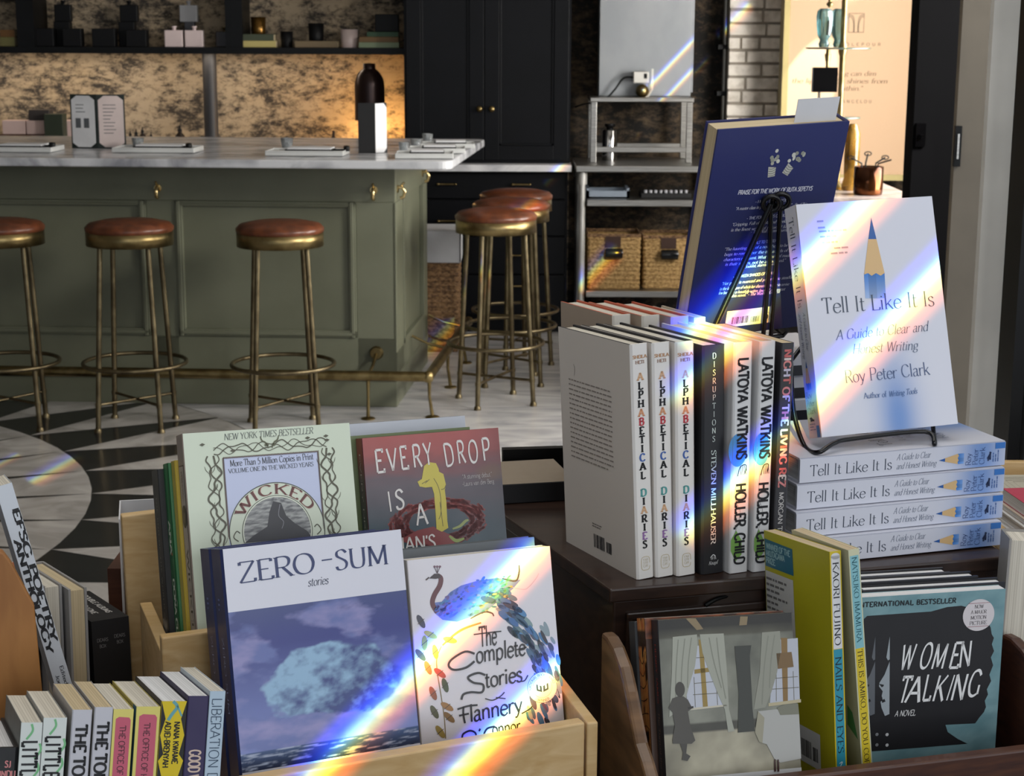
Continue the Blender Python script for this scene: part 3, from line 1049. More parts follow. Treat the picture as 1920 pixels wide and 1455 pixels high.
tag(MB().tube([(pp.x, 9.36, zb + 0.001), (pp.x, 9.36, zsh - 0.001)], 0.038, 20).build('wall_pipe', mat('slate_pipe_paint', '#2c2d31', 0.5)), 'slate grey pipe rising from the back counter to the shelf', 'pipe')
d = bpy.data.lights.new('shelf_strip', 'AREA')
d.shape, d.size, d.size_y, d.energy, d.color = 'RECTANGLE', 2.3, 0.03, 4.3, (1.0, 0.82, 0.62)
o = bpy.data.objects.new('shelf_strip', d)
COL.objects.link(o)
o.location = (-2.0, 9.26, zsh - 0.008)
o.rotation_euler = (R(14), 0, 0)

ZS = zsh + 0.034


def px_box(x0, y0, x1, y1, yy, z=None):
    """world x range, height and base of a thing seen in a pixel box at distance yy"""
    a, b_ = at(x0, (y0 + y1) / 2, yy).x, at(x1, (y0 + y1) / 2, yy).x
    return a, b_, (y1 - y0) * mpp(yy), (at(x0, y1, yy).z if z is None else z)


def shelf_box(nm, x0, y0, x1, y1, m, label, cat, yy=9.27, dep=0.07, z=None, grp=None, bev=0.003):
    a, b_, h, zz_ = px_box(x0, y0, x1, y1, yy, ZS if z is None else z)
    o = MB().box(-(b_ - a) / 2, (b_ - a) / 2, 0, dep, 0, h).build(nm, m, bevel=bev)
    o.location = ((a + b_) / 2, yy, zz_)
    return tag(o, label, cat, grp)


def bottle(nm, x0, y0, x1, y1, m, label, z=None, grp=None, yy=9.28, capm=None):
    """flat square bottle with a short neck"""
    a, b_, h, zz_ = px_box(x0, y0, x1, y1, yy, ZS if z is None else z)
    w = b_ - a
    t = thing(nm, label, 'bottle', ((a + b_) / 2, yy, zz_), 0, grp)
    MB().box(-w / 2, w / 2, 0, w * 0.5, 0, h * 0.8).build('bottle_body', m, t, bevel=0.004)
    MB().lathe([(w * 0.11, 0), (w * 0.11, h * 0.12), (w * 0.15, h * 0.13), (w * 0.15, h * 0.2)], (0, w * 0.25, h * 0.8), 12).build('neck', capm or m, t)
    return t


BLK_CARD = mat('black_card', '#0c0c0e', 0.5, spec=.25)
BOTW = mat('blush_white_bottle', '#d9c6c4', 0.4)
for k, (x0, x1, y0, lab) in enumerate(((57, 100, 50, 'black candle box under the raised flat bottle, first from the picture edge'), (117, 152, 50, 'black candle box second along the shelf, beside the boxed bottle'),
                                  (172, 215, 50, 'black candle box third along, between the two raised bottles'), (236, 274, 52, 'black candle box just before the pale pair of bottles'))):
    shelf_box('candle_box', x0, y0, x1, 83, BLK_CARD, lab, 'box', grp='black candle boxes on the shelf')
rs = []
for (x0, x1, lab) in ((101, 131, 'tall black riser block under the first raised bottle'), (222, 252, 'tall black riser block under the second raised bottle'), (346, 364, 'narrow grey riser under the pale grey bottle')):
    rs.append(shelf_box('display_riser', x0, 38, x1, 83, mat('riser_grey', '#3c3d42', 0.5) if x0 > 300 else BLK_CARD, lab, 'riser', yy=9.38, dep=0.06, grp='risers on the shelf'))
zr = ZS + 45 * mpp(9.38)
bottle('square_bottle', 101, 0, 132, 38, BLK_CARD, 'black square bottle raised on a block, first from the picture edge', zr, 'square bottles on the shelf', 9.385)
bottle('square_bottle', 224, 0, 257, 38, BLK_CARD, 'black square bottle raised on a block, midway along the shelf', zr, 'square bottles on the shelf', 9.385)
bottle('square_bottle', 336, 0, 369, 38, mat('pale_grey_bottle', '#9a9a9c', 0.4), 'pale grey square bottle raised above the blush pair', zr, 'square bottles on the shelf', 9.385)
bottle('square_bottle', 308, 47, 342, 85, BOTW, 'blush white square bottle next to the black boxes', None, 'square bottles on the shelf')
bottle('square_bottle', 346, 47, 380, 85, BOTW, 'blush white square bottle next to the shelf upright', None, 'square bottles on the shelf')
bottle('square_bottle', 404, 50, 436, 86, mat('smoke_brown_bottle', '#241c1a', 0.3), 'smoky brown square bottle alone between the two uprights', None, 'square bottles on the shelf', capm=BRASS)


def old_book(x0, y0, x1, y1, col, label, z):
    a, b_, h, zz_ = px_box(x0, y0, x1, y1, 9.24, z)
    M = Matrix.Translation((a, 9.24, z))
    book('antique_book', label, M, 'stack', 0.13, h, b_ - a, cover=col, kind='hard', group='antique books lying on the shelf', mat_=MATTE, pages=PAGES_WARM)
    return zz_ + h


z = old_book(0, 62, 27, 79, '#5d5a34', 'olive book lying at the picture edge of the shelf, lower of two', ZS)
old_book(0, 49, 27, 62, '#5a3d1c', 'brown book lying at the picture edge of the shelf, upper of two', z)
z = old_book(452, 76, 517, 88, '#b3a568', 'cream clothbound book lying below the gold jar, lower of two', ZS)
zj1 = old_book(452, 64, 513, 76, '#3f4636', 'dark olive book lying directly below the gold jar', z)
zj2 = old_book(553, 77, 632, 89, '#6f5f47', 'drab brown book lying alone below a black jar', ZS)
z = old_book(673, 79, 748, 89, '#8b9a7c', 'sage book at the bottom of the stack by the dark cupboard', ZS)
z = old_book(674, 69, 747, 79, '#7d6240', 'tan book in the middle of the stack by the dark cupboard', z)
zj3 = old_book(688, 60, 747, 69, '#3c5842', 'green book on top of the stack by the dark cupboard', z)


def jar(nm, x0, y0, x1, y1, z, m, label, cat='jar', yy=9.29, taper=0.9, liquid=None, grp=None):
    a, b_, h, zz_ = px_box(x0, y0, x1, y1, yy, z)
    r = (b_ - a) / 2
    wl = min(0.004, r * 0.12)
    o = MB().lathe([(r * taper * .96, 0), (r * taper, 0.004), (r, h), (r - wl, h), (r * taper - wl, 0.008), (0.0, 0.008)], seg=24, cap=False).add(
        [(r * taper * .96 * math.cos(q), r * taper * .96 * math.sin(q), 0) for q in (2 * math.pi * k / 24 for k in range(24))], [tuple(range(24))]).build(nm, m)
    o.location = ((a + b_) / 2, yy + r, z)
    return tag(o, label, cat, grp)


jar('candle_jar', 468, 33, 497, 64, zj1, mat('antique_gold_glass', '#6d4f22', 0.25, 0.8), 'bronze gold candle jar on two olive books', grp='candle jars on the shelf')
jar('candle_jar', 524, 54, 548, 83, ZS, BLK_CARD, 'small black candle jar standing straight on the shelf', grp='candle jars on the shelf')
jar('candle_jar', 576, 45, 606, 77, zj2, BLK_CARD, 'black candle jar on a drab brown book', grp='candle jars on the shelf')
jar('candle_jar', 637, 55, 670, 88, ZS, mat('blush_ceramic', '#d6c2bd', 0.3), 'blush white candle jar, brightest on the shelf', grp='candle jars on the shelf')
shelf_box('candle_box', 703, 28, 747, 60, BLK_CARD, 'black box on the green book by the dark cupboard', 'box', z=zj3, grp='black candle boxes on the shelf')

# dome lamp on the back counter
lp = at(694, 250, 9.2)
t = thing('dome_lamp', 'dark bronze dome table lamp glowing onto the plaster behind the menu', 'lamp', (lp.x, 9.2, zb))
hh = at(694, 118, 9.2).z - zb
rr = 28 * mpp(9.2)
dome = mat('dark_bronze_shade', '#2a1c1a', 0.3, 0.6)
MB().lathe([(rr, hh - 0.3), (rr, hh - 0.12)] + [(rr * math.cos(R(q)), hh - .12 + .098 * math.sin(R(q))) for q in (12, 24, 36, 48, 58, 65)] + [(rr * .42, hh - .028), (rr * .42, hh - .003), (0.0, hh)], seg=30, cap=False).build('lamp_shade', dome, t)
MB().lathe([(0.06, 0), (0.055, 0.012), (0.01, 0.02), (0.008, hh - 0.2)], seg=18).build('lamp_stem', dome, t)
MB().lathe([(0.0, -0.022), (0.018, -0.014), (0.022, 0), (0.015, 0.016), (0, 0.02)], (0, 0, hh - 0.26), 16, cap=False).build('bulb', mat('lit_bulb', '#ffd9a0', 0.4, emis=6.0), t)
d = bpy.data.lights.new('dome_lamp_light', 'POINT')
d.energy, d.color, d.shadow_soft_size = 8.0, (1.0, 0.55, 0.18), 0.03
o = bpy.data.objects.new('dome_lamp_light', d)
COL.objects.link(o)
o.location = (lp.x + 0.02, 9.32, zb + hh - 0.42)
# ------------------------------------------------------------------ things on the bar top
def place_card(px0, px1, py, yy, label, glass_px=None, tool=None, rz=-3):
    """pale tray with a white card on a dark pad, a tumbler and a small black tool"""
    a, b_ = at(px0, py, yy).x, at(px1, py, yy).x
    w = b_ - a
    t = thing('tasting_tray', label, 'tray', ((a + b_) / 2, yy, HC), R(rz), 'tasting trays on the bar')
    MB().box(-w / 2, w / 2, -0.09, 0.09, 0.002, 0.016).box(-w / 2, w / 2, -0.09, -0.084, 0.016, 0.022).box(-w / 2, w / 2, 0.084, 0.09, 0.016, 0.022).box(
        w / 2 - 0.006, w / 2, -0.084, 0.084, 0.016, 0.022).box(-w / 2, -w / 2 + 0.006, -0.084, 0.084, 0.016, 0.022).build('tray', mat('pale_tray_ceramic', '#c9cac8', 0.25), t, bevel=0.002)
    c = tag(MB().box(-w * .3, w * .3, -.05, .06, 0, 0.009).build('menu_pad', BLACK_M), 'black pad with white card on the ' + label.replace('pale tray', 'tray', 1).replace('middle one of three', 'middle').replace('rearmost of three', 'rearmost'), 'pad', 'black pads on the trays')
    c.location = ((a + b_) / 2 + 0.01, yy, HC + 0.0165)
    c.rotation_euler = (0, 0, R(rz))
    k = MB().box(-w * .27, w * .29, -.048, .06, 0.0092, 0.015).build('card', PAPER, c)
    return t


def tumbler(px0, px1, py0, py1, yy, z, label):
    a, b_, h, _ = px_box(px0, py0, px1, py1, yy, z)
    r = (b_ - a) / 2
    t = thing('shot_glass', label, 'glass', ((a + b_) / 2, yy, z), 0, 'clear tumblers on the bar')
    MB().lathe([(0.0, 0), (r * .72, 0), (r, h), (r - 0.0025, h), (r * .72 - 0.003, 0.012), (0, 0.012)], seg=24, cap=False).build('tumbler', GLASS, t)
    MB().lathe([(0.0, 0.0125), (r * .74 - 0.003, 0.0125), (r * .76 - 0.003, 0.02), (0.0, 0.02)], seg=20, cap=False).build('water', GLASS, t)
    return t


def scoop(px, yy, z, label, rz=0):
    t = thing('wick_tool', label, 'tool', (at(px, 285, yy).x, yy, z), R(rz), 'black tools on the trays')
    MB().tube([(-0.03, 0, 0.006), (0.0, 0, 0.006), (0.045, 0, 0.008)], 0.004, 8).build('handle', BLACK, t)
    MB().lathe([(0.012, 0.0), (0.014, 0.01), (0.013, 0.022), (0.0, 0.024)], (-0.036, 0, 0), 14).build('cup', BLACK, t)


place_card(-30, 110, 285, 7.25, 'pale tray at the picture edge of the bar')
place_card(220, 374, 287, 7.25, 'pale tray in front of the open menu')
place_card(504, 650, 289, 7.1, 'pale tray alone near the middle of the bar')
tumbler(247, 270, 258, 281, 7.33, HC, 'clear tumbler beside the open menu')
tumbler(526, 550, 263, 288, 7.3, HC, 'clear tumbler behind the tray near the middle of the bar')
scoop(340, 7.22, HC + .0165, 'black tool with a round cup on the tray before the open menu', 160)
scoop(634, 7.08, HC + .0165, 'black tool with a round cup on the middle tray', 200)
scoop(85, 7.24, HC + .0165, 'black tool on the tray at the picture edge', 160)
for k, (px0, px1, yy, gx0, gx1, gy0, gy1, lab) in enumerate(((742, 850, 6.98, 747, 767, 263, 287, 'nearest the bar front'), (766, 872, 7.28, 769, 791, 255, 276, 'middle one of three at the corner'), (790, 890, 7.58, 791, 812, 248, 270, 'rearmost of three at the corner'))):
    place_card(px0, px1, 280, yy, 'pale tray at the bar corner ' + lab, rz=2)
    tumbler(gx0, gx1, gy0, gy1, yy - 0.02 + 0.14, HC, 'clear tumbler at the bar corner ' + lab)


def menu_stand(px0, px1, py0, py1, yy, label, opening, rz, two):
    h = (py1 - py0) * mpp(yy)
    w = h * 0.52
    t = thing('menu_folder', label, 'menu', (at((px0 + px1) / 2, 280, yy).x, yy, HC), R(rz))
    for s in (-1, 1):
        M = Matrix.Rotation(R(opening) * s, 4, 'Z')
        c = MB(M)
        c.box(0 if s > 0 else -w, w if s > 0 else 0, 0, 0.004, 0, h)
        c.build('folder_cover', mat('folder_green_black', '#16201d', 0.5), t)
        q = w * 0.2
        x0_, x1_ = (0.008, w - 0.006) if s > 0 else (-w + 0.006, -0.008)
        poly = [(x0_ + q, .006), (x1_ - q, .006), (x1_, q), (x1_, h - q), (x1_ - q, h - .006), (x0_ + q, h - .006), (x0_, h - q), (x0_, q)]
        if two or s > 0:
            pg = MB(M)
            pg.prism(poly, -0.0015, -0.0003, 0, 'y')
            rnd = random.Random(5 + s)
            if two and s < 0:
                for xa in (x0_ + .028, x0_ + .066):
                    pg.box(xa - .011, xa + .013, -0.0022, -0.0016, h * .38, h * .56, 1)
            for i in range(9 if s > 0 else 3):
                zz_ = h * (0.8 - i * .065)
                pg.box(x0_ + .02, x0_ + .02 + rnd.uniform(.03, .06), -0.0022, -0.0016, zz_, zz_ + .003, 1)
            pg.build('menu_page', [PAPER if s < 0 or not two else mat('blush_page', '#cdbdb9', 0.6), mat('menu_ink', '#55585c', 0.6)], t)
    return t


menu_stand(133, 235, 184, 284, 7.42, 'open menu folder with two white pages standing on the bar', 8, -3, True)
mt = thing('menu_stand', 'tall narrow black menu stand with one white page edge on the bar', 'menu', (at(700, 280, 7.2).x, 7.2, HC), R(0))
hh = 93 * mpp(7.2)
MB(Matrix.Translation((0.008, 0, 0))).box(-0.07, 0.0, -0.004, 0.0, 0, hh).build('folder_cover', BLACK_M, mt)
MR = Matrix.Translation((0.008, 0, 0)) @ Matrix.Rotation(R(48), 4, 'Z')
MB(MR).box(0.0, 0.068, 0.0, 0.004, 0, hh).build('folder_cover', BLACK_M, mt)
MB(MR).prism([(0.002, .002), (0.05, .002), (0.066, .02), (0.066, hh - .02), (0.05, hh - .002), (0.002, hh - .002)], -0.0012, -0.0002, 0, 'y').build('menu_page', PAPER, mt)

# ------------------------------------------------------------------ things on the back counter
PINK = mat('blush_card_box', '#cdb3ad', 0.6)


def counter_box(nm, x0, y0, x1, y1, yy, m, label, cat='box', z=None, dep=.09, grp=None):
    a, b_ = at(x0, y1, yy).x, at(x1, y1, yy).x
    zt = at(x0, y0, yy).z
    z = zb if z is None else z
    o = MB().box(-(b_ - a) / 2, (b_ - a) / 2, 0, dep, 0, zt - z).build(nm, m, bevel=0.003)
    o.location = ((a + b_) / 2, yy, z)
    return tag(o, label, cat, grp), zt


_, zt = counter_box('amber_bottle_case', -2, 252, 85, 282, 9.15, mat('amber_brown_case', '#4a2614', 0.3), 'dark amber case under the blush boxes on the back counter', 'case')
_, z2 = counter_box('gift_box', 5, 226, 48, 252, 9.16, PINK, 'blush gift box on the amber case, at the picture edge', z=zt, grp='blush gift boxes')
_, z2 = counter_box('gift_box', 50, 226, 85, 252, 9.16, PINK, 'blush gift box on the amber case, beside the green box', z=zt, grp='blush gift boxes')
counter_box('gift_box', 54, 206, 93, 226, 9.17, mat('dark_front_box', '#3a3432', 0.5), 'small dark fronted gift box on top of the blush pair', z=z2, grp='blush gift boxes')
counter_box('tall_box', 85, 214, 120, 282, 9.1, mat('forest_green_box', '#2c3427', 0.5), 'tall forest green box beside the open menu', 'box')
counter_box('gift_box', 121, 226, 138, 282, 9.2, PINK, 'tall blush box half hidden by the open menu', 'box', grp='blush gift boxes')


def drop_bottle(px, y0, w, yy, label):
    h = at(px, y0, yy).z - zb
    r = w * mpp(yy) / 2
    t = thing('dropper_bottle', label, 'bottle', (at(px, 270, yy).x, yy, zb), 0, 'dark dropper bottles')
    m = mat('dark_amber_glass', '#1f140d', 0.2)
    MB().lathe([(r, 0), (r, h * .55), (r * .45, h * .68), (r * .42, h * .74)], seg=16).build('bottle_body', m, t)
    MB().lathe([(r * .5, h * .74), (r * .45, h * .84), (r * .2, h * .86), (r * .18, h)], seg=12).build('dropper_cap', BLACK, t)


for px, y0, w, lab in ((245, 245, 12, 'dark dropper bottle just beside the open menu'), (256, 243, 13, 'dark dropper bottle above the clear tumbler'), (268, 238, 13, 'tallest dark dropper bottle of the cluster by the open menu'), (284, 248, 10, 'small dark dropper bottle at the end of the cluster'), (338, 235, 18, 'dark dropper bottle standing alone before the slate pipe')):
    drop_bottle(px, y0, w, 9.2, lab)
for x0, x1, lab in ((455, 481, 'dark framed sample card by the slate pipe, first of two'), (486, 511, 'dark framed sample card further from the slate pipe, second of two')):
    t = thing('sample_card', lab, 'card', (at((x0 + x1) / 2, 277, 9.15).x, 9.15, zb), 0, 'sample cards on the back counter')
    w = (x1 - x0) * mpp(9.15)
    M = Matrix.Rotation(R(-25), 4, 'X')
    MB(M).box(-w / 2, w / 2, 0, 0.006, 0, 0.045).build('card_frame', mat('blush_frame', '#c2a79c', 0.5), t)
    MB(M).box(-w / 2 + .006, w / 2 - .006, -0.001, 0.0, 0.006, 0.039).build('card_face', BLACK_M, t)
tag(MB().lathe([(0.03, 0), (0.022, 0.05), (0.008, 0.07), (0.008, 0.1)], (at(626, 270, 9.15).x, 9.15, zb), 14).build('incense_cone', mat('dark_clay', '#2b1d14', 0.7)), 'small dark clay cone glowing at its edge near the dome lamp', 'ornament')

# ------------------------------------------------------------------ navy hutch with drawers
YC = 8.95
cxa, cxb = at(757, 100, YC).x, at(1071, 100, YC).x
zct = at(900, 309, 8.86).z
hu = thing('hutch_cabinet', 'tall navy black hutch with brass knobs and a slim marble ledge', 'cabinet')
ztop = 3.1
MB().box(cxa, cxb, YC + 0.022, YW, zct + 0.001, ztop).box(cxa + .01, cxb - .01, YC + 0.022, YW, 0.09, zct - 0.036).box(cxa + .02, cxb - .02, YC + .06, YW, 0, 0.09).build('cabinet_body', NAVY, hu)
tL = MB().box(cxa - 0.03, cxb + 0.005, 8.86, YW, zct - 0.035, zct).build('marble_ledge', MARBLE, hu, bevel=0.003)


def panel_door(x0, x1, z0, z1, y, parent, nm, fr=0.075, knob=None, pull=None):
    d_ = MB()
    d_.box(x0, x0 + fr, y, y + .022, z0, z1).box(x1 - fr, x1, y, y + .022, z0, z1).box(x0 + fr, x1 - fr, y, y + .022, z0, z0 + fr).box(x0 + fr, x1 - fr, y, y + .022, z1 - fr, z1)
    d_.box(x0 + fr, x1 - fr, y + .012, y + .02, z0 + fr, z1 - fr)
    for (a, b_, c, e) in ((x0 + fr, x0 + fr + .012, z0 + fr, z1 - fr), (x1 - fr - .012, x1 - fr, z0 + fr, z1 - fr), (x0 + fr, x1 - fr, z0 + fr, z0 + fr + .012)):
        d_.box(a, b_, y + .005, y + .014, c, e)
    o = d_.build(nm, NAVY, parent, bevel=0.002)
    if knob:
        k = MB()
        k.M = Matrix.Translation((knob[0], y, knob[1])) @ Matrix.Rotation(R(90), 4, 'X')
        k.lathe([(0.006, 0), (0.006, 0.012), (0.014, 0.016), (0.0165, 0.024), (0.012, 0.031), (0.0, 0.033)], seg=16, cap=False)
        k.build('knob', BRASS, o)
    for p in pull or ():
        k = MB().tube([(p[0] - .045, y - .024, p[1]), (p[0] + .045, y - .024, p[1])], 0.005, 8)
        for s in (-.045, .045):
            k.tube([(p[0] + s, y, p[1]), (p[0] + s, y - .024, p[1])], 0.005, 8).lathe([(0, -.008), (.008, -.004), (.009, 0), (.008, .004), (0, .008)], (p[0] + s, y - .024, p[1]), 10, cap=False)
        k.build('pull', BRASS, o)
    return o


xm = at(908, 100, YC).x
kz = at(900, 204, YC).z
dz0 = at(900, 300, YC).z
panel_door(cxa + 0.012, xm - 0.002, dz0, ztop - .03, YC, hu, 'door', knob=(at(899, 204, YC).x, kz))
panel_door(xm + 0.002, cxb - 0.012, dz0, ztop - .03, YC, hu, 'door', knob=(at(922, 204, YC).x, kz))
zz = [zct - 0.045] + [at(900, q, YC).z for q in (374, 443, 515)] + [0.1]
for k in range(4):
    z1, z0 = zz[k] - .003, zz[k + 1] + .003
    o = MB().box(cxa + .02, cxb - .02, YC + .002, YC + .022, z0, z1).build('drawer', NAVY, hu, bevel=0.004)
    pz = {0: at(900, 345, YC).z, 1: at(900, 414, YC).z, 2: at(900, 478, YC).z, 3: at(900, 508, YC).z}[k] if k < 3 else (z0 + z1) / 2 + .05
    for px in (838, 977):
        k_ = MB()
        xx, y = at(px, 345, YC).x, YC + .002
        k_.tube([(xx - .045, y - .024, pz), (xx + .045, y - .024, pz)], 0.005, 8)
        for s in (-.045, .045):
            k_.tube([(xx + s, y, pz), (xx + s, y - .024, pz)], 0.005, 8).lathe([(0, -.008), (.008, -.004), (.009, 0), (.008, .004), (0, .008)], (xx + s, y - .024, pz), 10, cap=False)
        k_.build('pull', BRASS, o)

# tall basket with a white liner at the bar end
ba, bb_ = -0.56, at(860, 520, 8.42).x
bz = at(836, 428, 8.5).z
t = thing('laundry_basket', 'tall woven basket with a white cloth liner behind the bar end', 'basket', ((ba + bb_) / 2, 8.55, 0))
w = (bb_ - ba) / 2


def weave(x0, x1, y0, y1, z0, z1, rows, cols, amp, taper=1.0):
    """open woven wall round a box: bulging strands row by row"""
    m = MB()
    per = []
    n = cols
    for (a, b_) in (((x0, y0), (x1, y0)), ((x1, y0), (x1, y1)), ((x1, y1), (x0, y1)), ((x0, y1), (x0, y0))):
        nx, ny = (b_[1] - a[1]), -(b_[0] - a[0])
        l_ = math.hypot(nx, ny)
        for k in range(n):
            per.append((a[0] + (b_[0] - a[0]) * k / n, a[1] + (b_[1] - a[1]) * k / n, nx / l_, ny / l_))
    N_ = len(per)
    cxm, cym = (x0 + x1) / 2, (y0 + y1) / 2
    V, Fc = [], []
    sub = 3
    for j in range(rows * sub + 1):
        z = z0 + (z1 - z0) * j / (rows * sub)
        tp = taper + (1 - taper) * (z - z0) / (z1 - z0)
        row = j // sub
        ph = (j % sub) / sub
        for k, (x, y, nx, ny) in enumerate(per):
            bul = amp * (math.sin(math.pi * ph) * (0.6 + 0.8 * ((k + row) % 2)))
            V.append((cxm + (x - cxm) * tp + nx * bul, cym + (y - cym) * tp + ny * bul, z))
    for j in range(rows * sub):
        for k in range(N_):
            k2 = (k + 1) % N_
            Fc.append((j * N_ + k, j * N_ + k2, (j + 1) * N_ + k2, (j + 1) * N_ + k))
    m.add(V, Fc, 0, True)
    return m


m = weave(-w, w, -.14, .14, 0.0, bz - 0.02, 22, 14, 0.008, 0.94)
m.box(-w * .93, w * .93, -.13, .13, 0.004, 0.012)
m.build('basket_wall', WICKER_D, t)
lz = bz - 0.16
MB().box(-w - .012, w + .012, -.152, -.143, lz, bz).box(-w - .012, w + .012, .143, .152, lz, bz).box(-w - .012, -w - .003, -.152, .152, lz, bz).box(w + .003, w + .012, -.152, .152, lz, bz).box(
    -w - .012, w + .012, -.152, .152, bz - 0.004, bz).build('cloth_liner', mat('white_linen', '#c3c4c8', 0.85, bump=.3, bscale=9), t, bevel=0.008)

# ------------------------------------------------------------------ steel work table with its overshelf
YT = 8.83
tx0, tx1 = at(1080, 311, YT).x, 1.10
zt_ = at(1200, 311, YT).z
st = thing('steel_work_table', 'stainless steel work table with two undershelves against the dark brick', 'table')
MB().box(tx0, tx1, YT, 9.42, zt_ - 0.034, zt_).build('table_top', STEEL, st, bevel=0.004)
zu1, zu2 = at(1200, 376, YT).z, at(1200, 547, YT).z
for nm, z_ in (('undershelf', zu1), ('undershelf', zu2)):
    MB().box(tx0 + .06, tx1, YT + .02, 9.4, z_ - .033, z_).build(nm, STEEL, st, bevel=0.003)
for x, y in ((at(1091, 400, YT + .05).x, YT + .05), (tx1 - .03, YT + .05), (at(1091, 400, YT + .05).x, 9.38), (tx1 - .03, 9.38)):
    MB().lathe([(.012, 0), (.02, .03), (.0175, .04), (.0175, zt_ - .036)], (x, y, 0.0005), 14).lathe([(.026, zt_ - .1), (.026, zt_ - .04)], (x, y, 0), 14).build('leg', mat('pale_steel_leg', '#c4c3bf', 0.4, 0.6), st)
YO = 9.05
ov = thing('steel_overshelf', 'square steel tube frame standing on the work table', 'frame')
oxa, oxb = at(1113, 240, YO).x, at(1292, 240, YO).x
zo = at(1200, 183, YO).z
for x in (oxa, oxb):
    for y in (YO, 9.36):
        MB().box(x - .015, x + .015, y - .015, y + .015, zt_ + .001, zo - .022).build('upright', STEEL, ov, bevel=.002)
MB().box(oxa - .02, oxb + .02, YO - .02, 9.38, zo - .022, zo).build('shelf_plate', STEEL, ov, bevel=.003)
zr = at(1200, 280, YO).z
MB().box(oxa, oxb, YO - .012, YO + .012, zr - .015, zr + .012).box(oxa, oxb, 9.35, 9.37, zr - .015, zr + .012).build('cross_rail', STEEL, ov, bevel=.002)
t = thing('steel_canister', 'tall polished steel canister with a black pump top under the frame', 'canister', (at(1143, 290, 9.2).x, 9.2, zt_ + .0005))
hc_ = at(1143, 245, 9.2).z - zt_
MB().lathe([(.04, 0), (.041, .004), (.041, hc_), (.036, hc_ + .006)], seg=26).build('canister_body', mat('polished_steel', '#b9b9b9', 0.12, 1.0), t)
MB().lathe([(.018, hc_ + .006), (.018, hc_ + .02), (.03, hc_ + .022), (.028, hc_ + .036)], seg=18).build('pump_top', BLACK, t)

# grey heater tank with valve
ta, tb = at(1122, 100, 9.3).x, at(1293, 100, 9.3).x
t = thing('wall_heater', 'large flat grey metal heater tank mounted on the dark brick', 'heater')
ztk = zo + 0.0015
MB().box(ta, tb, 9.2, 9.37, ztk, 2.9).box(tb, tb + .012, 9.21, 9.36, ztk + .02, 2.9).build('tank_body', mat('galvanised_grey', '#9a9da0', 0.5, 0.25, col2='#8c9094', scale=4, stretch=(1, 1, .6)), t, bevel=.004)
vx, vz = at(1206, 145, 9.1).x, at(1206, 145, 9.15).z
MB().box(vx - .05, vx + .03, 9.1, 9.19, vz - .028, vz + .03).build('thermostat_box', mat('white_plastic', '#d5d3cd', 0.4), t, bevel=.004)
MB().box(vx + .004, vx + .02, 9.098, 9.1, vz - .005, vz + .02).build('switch', BLACK, t)
q = MB(Matrix.Translation((vx, 9.2, vz - .07)) @ Matrix.Rotation(R(90), 4, 'X'))
q.lathe([(.02, 0), (.02, .03), (.034, .035), (.034, .07), (.026, .075), (.024, .1), (0, .1)], seg=18, cap=False)
q.build('valve', BRASS, t)
q = MB().box(vx + .045, vx + .056, 9.12, 9.132, vz - .06, vz + .045).tube([(vx + .05, 9.13, vz - .06), (vx + .03, 9.14, vz - .1), (vx, 9.14, vz - .1)], .006, 8)
q.build('valve_lever', mat('pale_plastic_lever', '#d6d6cf', .4), t)
c0 = Vector((vx - .05, 9.15, vz))
q = MB().tube(crom3([c0, c0 + Vector((-.05, 0, -.005)), c0 + Vector((-.1, 0, -.07)), c0 + Vector((-.16, 0, -.125)), c0 + Vector((-.25, 0.02, -.14)), c0 + Vector((-.3, .06, -.16))]), .005, 8)
q.build('power_cord', BLACK, t)

# things on the undershelves
a, b_, h, _ = px_box(1100, 358, 1180, 376, 8.95, zu1)
t = thing('plastic_tray', 'pale blue grey open tray on the upper undershelf', 'tray', ((a + b_) / 2, 8.95, zu1 + .001))
w = (b_ - a) / 2
bl = mat('pale_blue_plastic', '#8f9aa8', 0.45)
MB().box(-w, w, 0, .2, 0, .006).box(-w, w, 0, .005, 0, h * .75).box(-w, w, .195, .2, 0, h * .75).box(-w, -w + .014, 0, .2, 0, h).box(w - .014, w, 0, .2, 0, h).build('tray', bl, t)
a, b_, h, _ = px_box(1202, 361, 1296, 376, 8.95, zu1)
t = thing('bottle_crate', 'black crate with a row of pale bottle caps on the upper undershelf', 'crate', ((a + b_) / 2, 8.95, zu1 + .001))
w = (b_ - a) / 2
MB().box(-w, w, 0, .16, 0, h * .6).build('crate_body', BLACK_M, t, bevel=.003)
for k in range(9):
    MB().lathe([(.009, h * .6 + .0), (.009, h * .6 + .014)], (-w + .025 + k * (2 * w - .05) / 8, .03, 0), 10).build('bottle_cap', mat('pale_cap', '#b8b8bd', .5), t)


def low_basket(px0, px1, py0, py1, yy, label):
    a, b_, h, _ = px_box(px0, py0, px1, py1, yy, zu2)
    t = thing('storage_basket', label, 'basket', ((a + b_) / 2, yy, zu2 + .001), 0, 'woven baskets under the work table')
    w = (b_ - a) / 2
    weave(-w, w, 0, .26, 0.0, h - .015, 12, 16, 0.006, 0.98).box(-w * .95, w * .95, .012, .248, 0.004, .012).build('basket_wall', WICKER, t)
    MB().box(-w - .006, w + .006, -.006, .004, h - .018, h).box(-w - .006, w + .006, .256, .266, h - .018, h).box(-w - .006, -w + .004, 0, .26, h - .018, h).box(w - .004, w + .006, 0, .26, h - .018, h).build('rim', WICKER_D, t, bevel=.003)
    MB().box(-.045, .035, -.009, -.006, h - .07, h - .012).build('leather_loop', mat('dark_brown_strap', '#3a2318', .5), t)
    q = MB(Matrix.Translation((0, -.02, h - .1)) @ Matrix.Rotation(R(90), 4, 'Y'))
    q.lathe([(.024, -.045), (.026, -.04), (.026, .04), (.024, .045)], seg=18)
    q.build('handle', mat('black_glossy_grip', '#111214', .18), t)


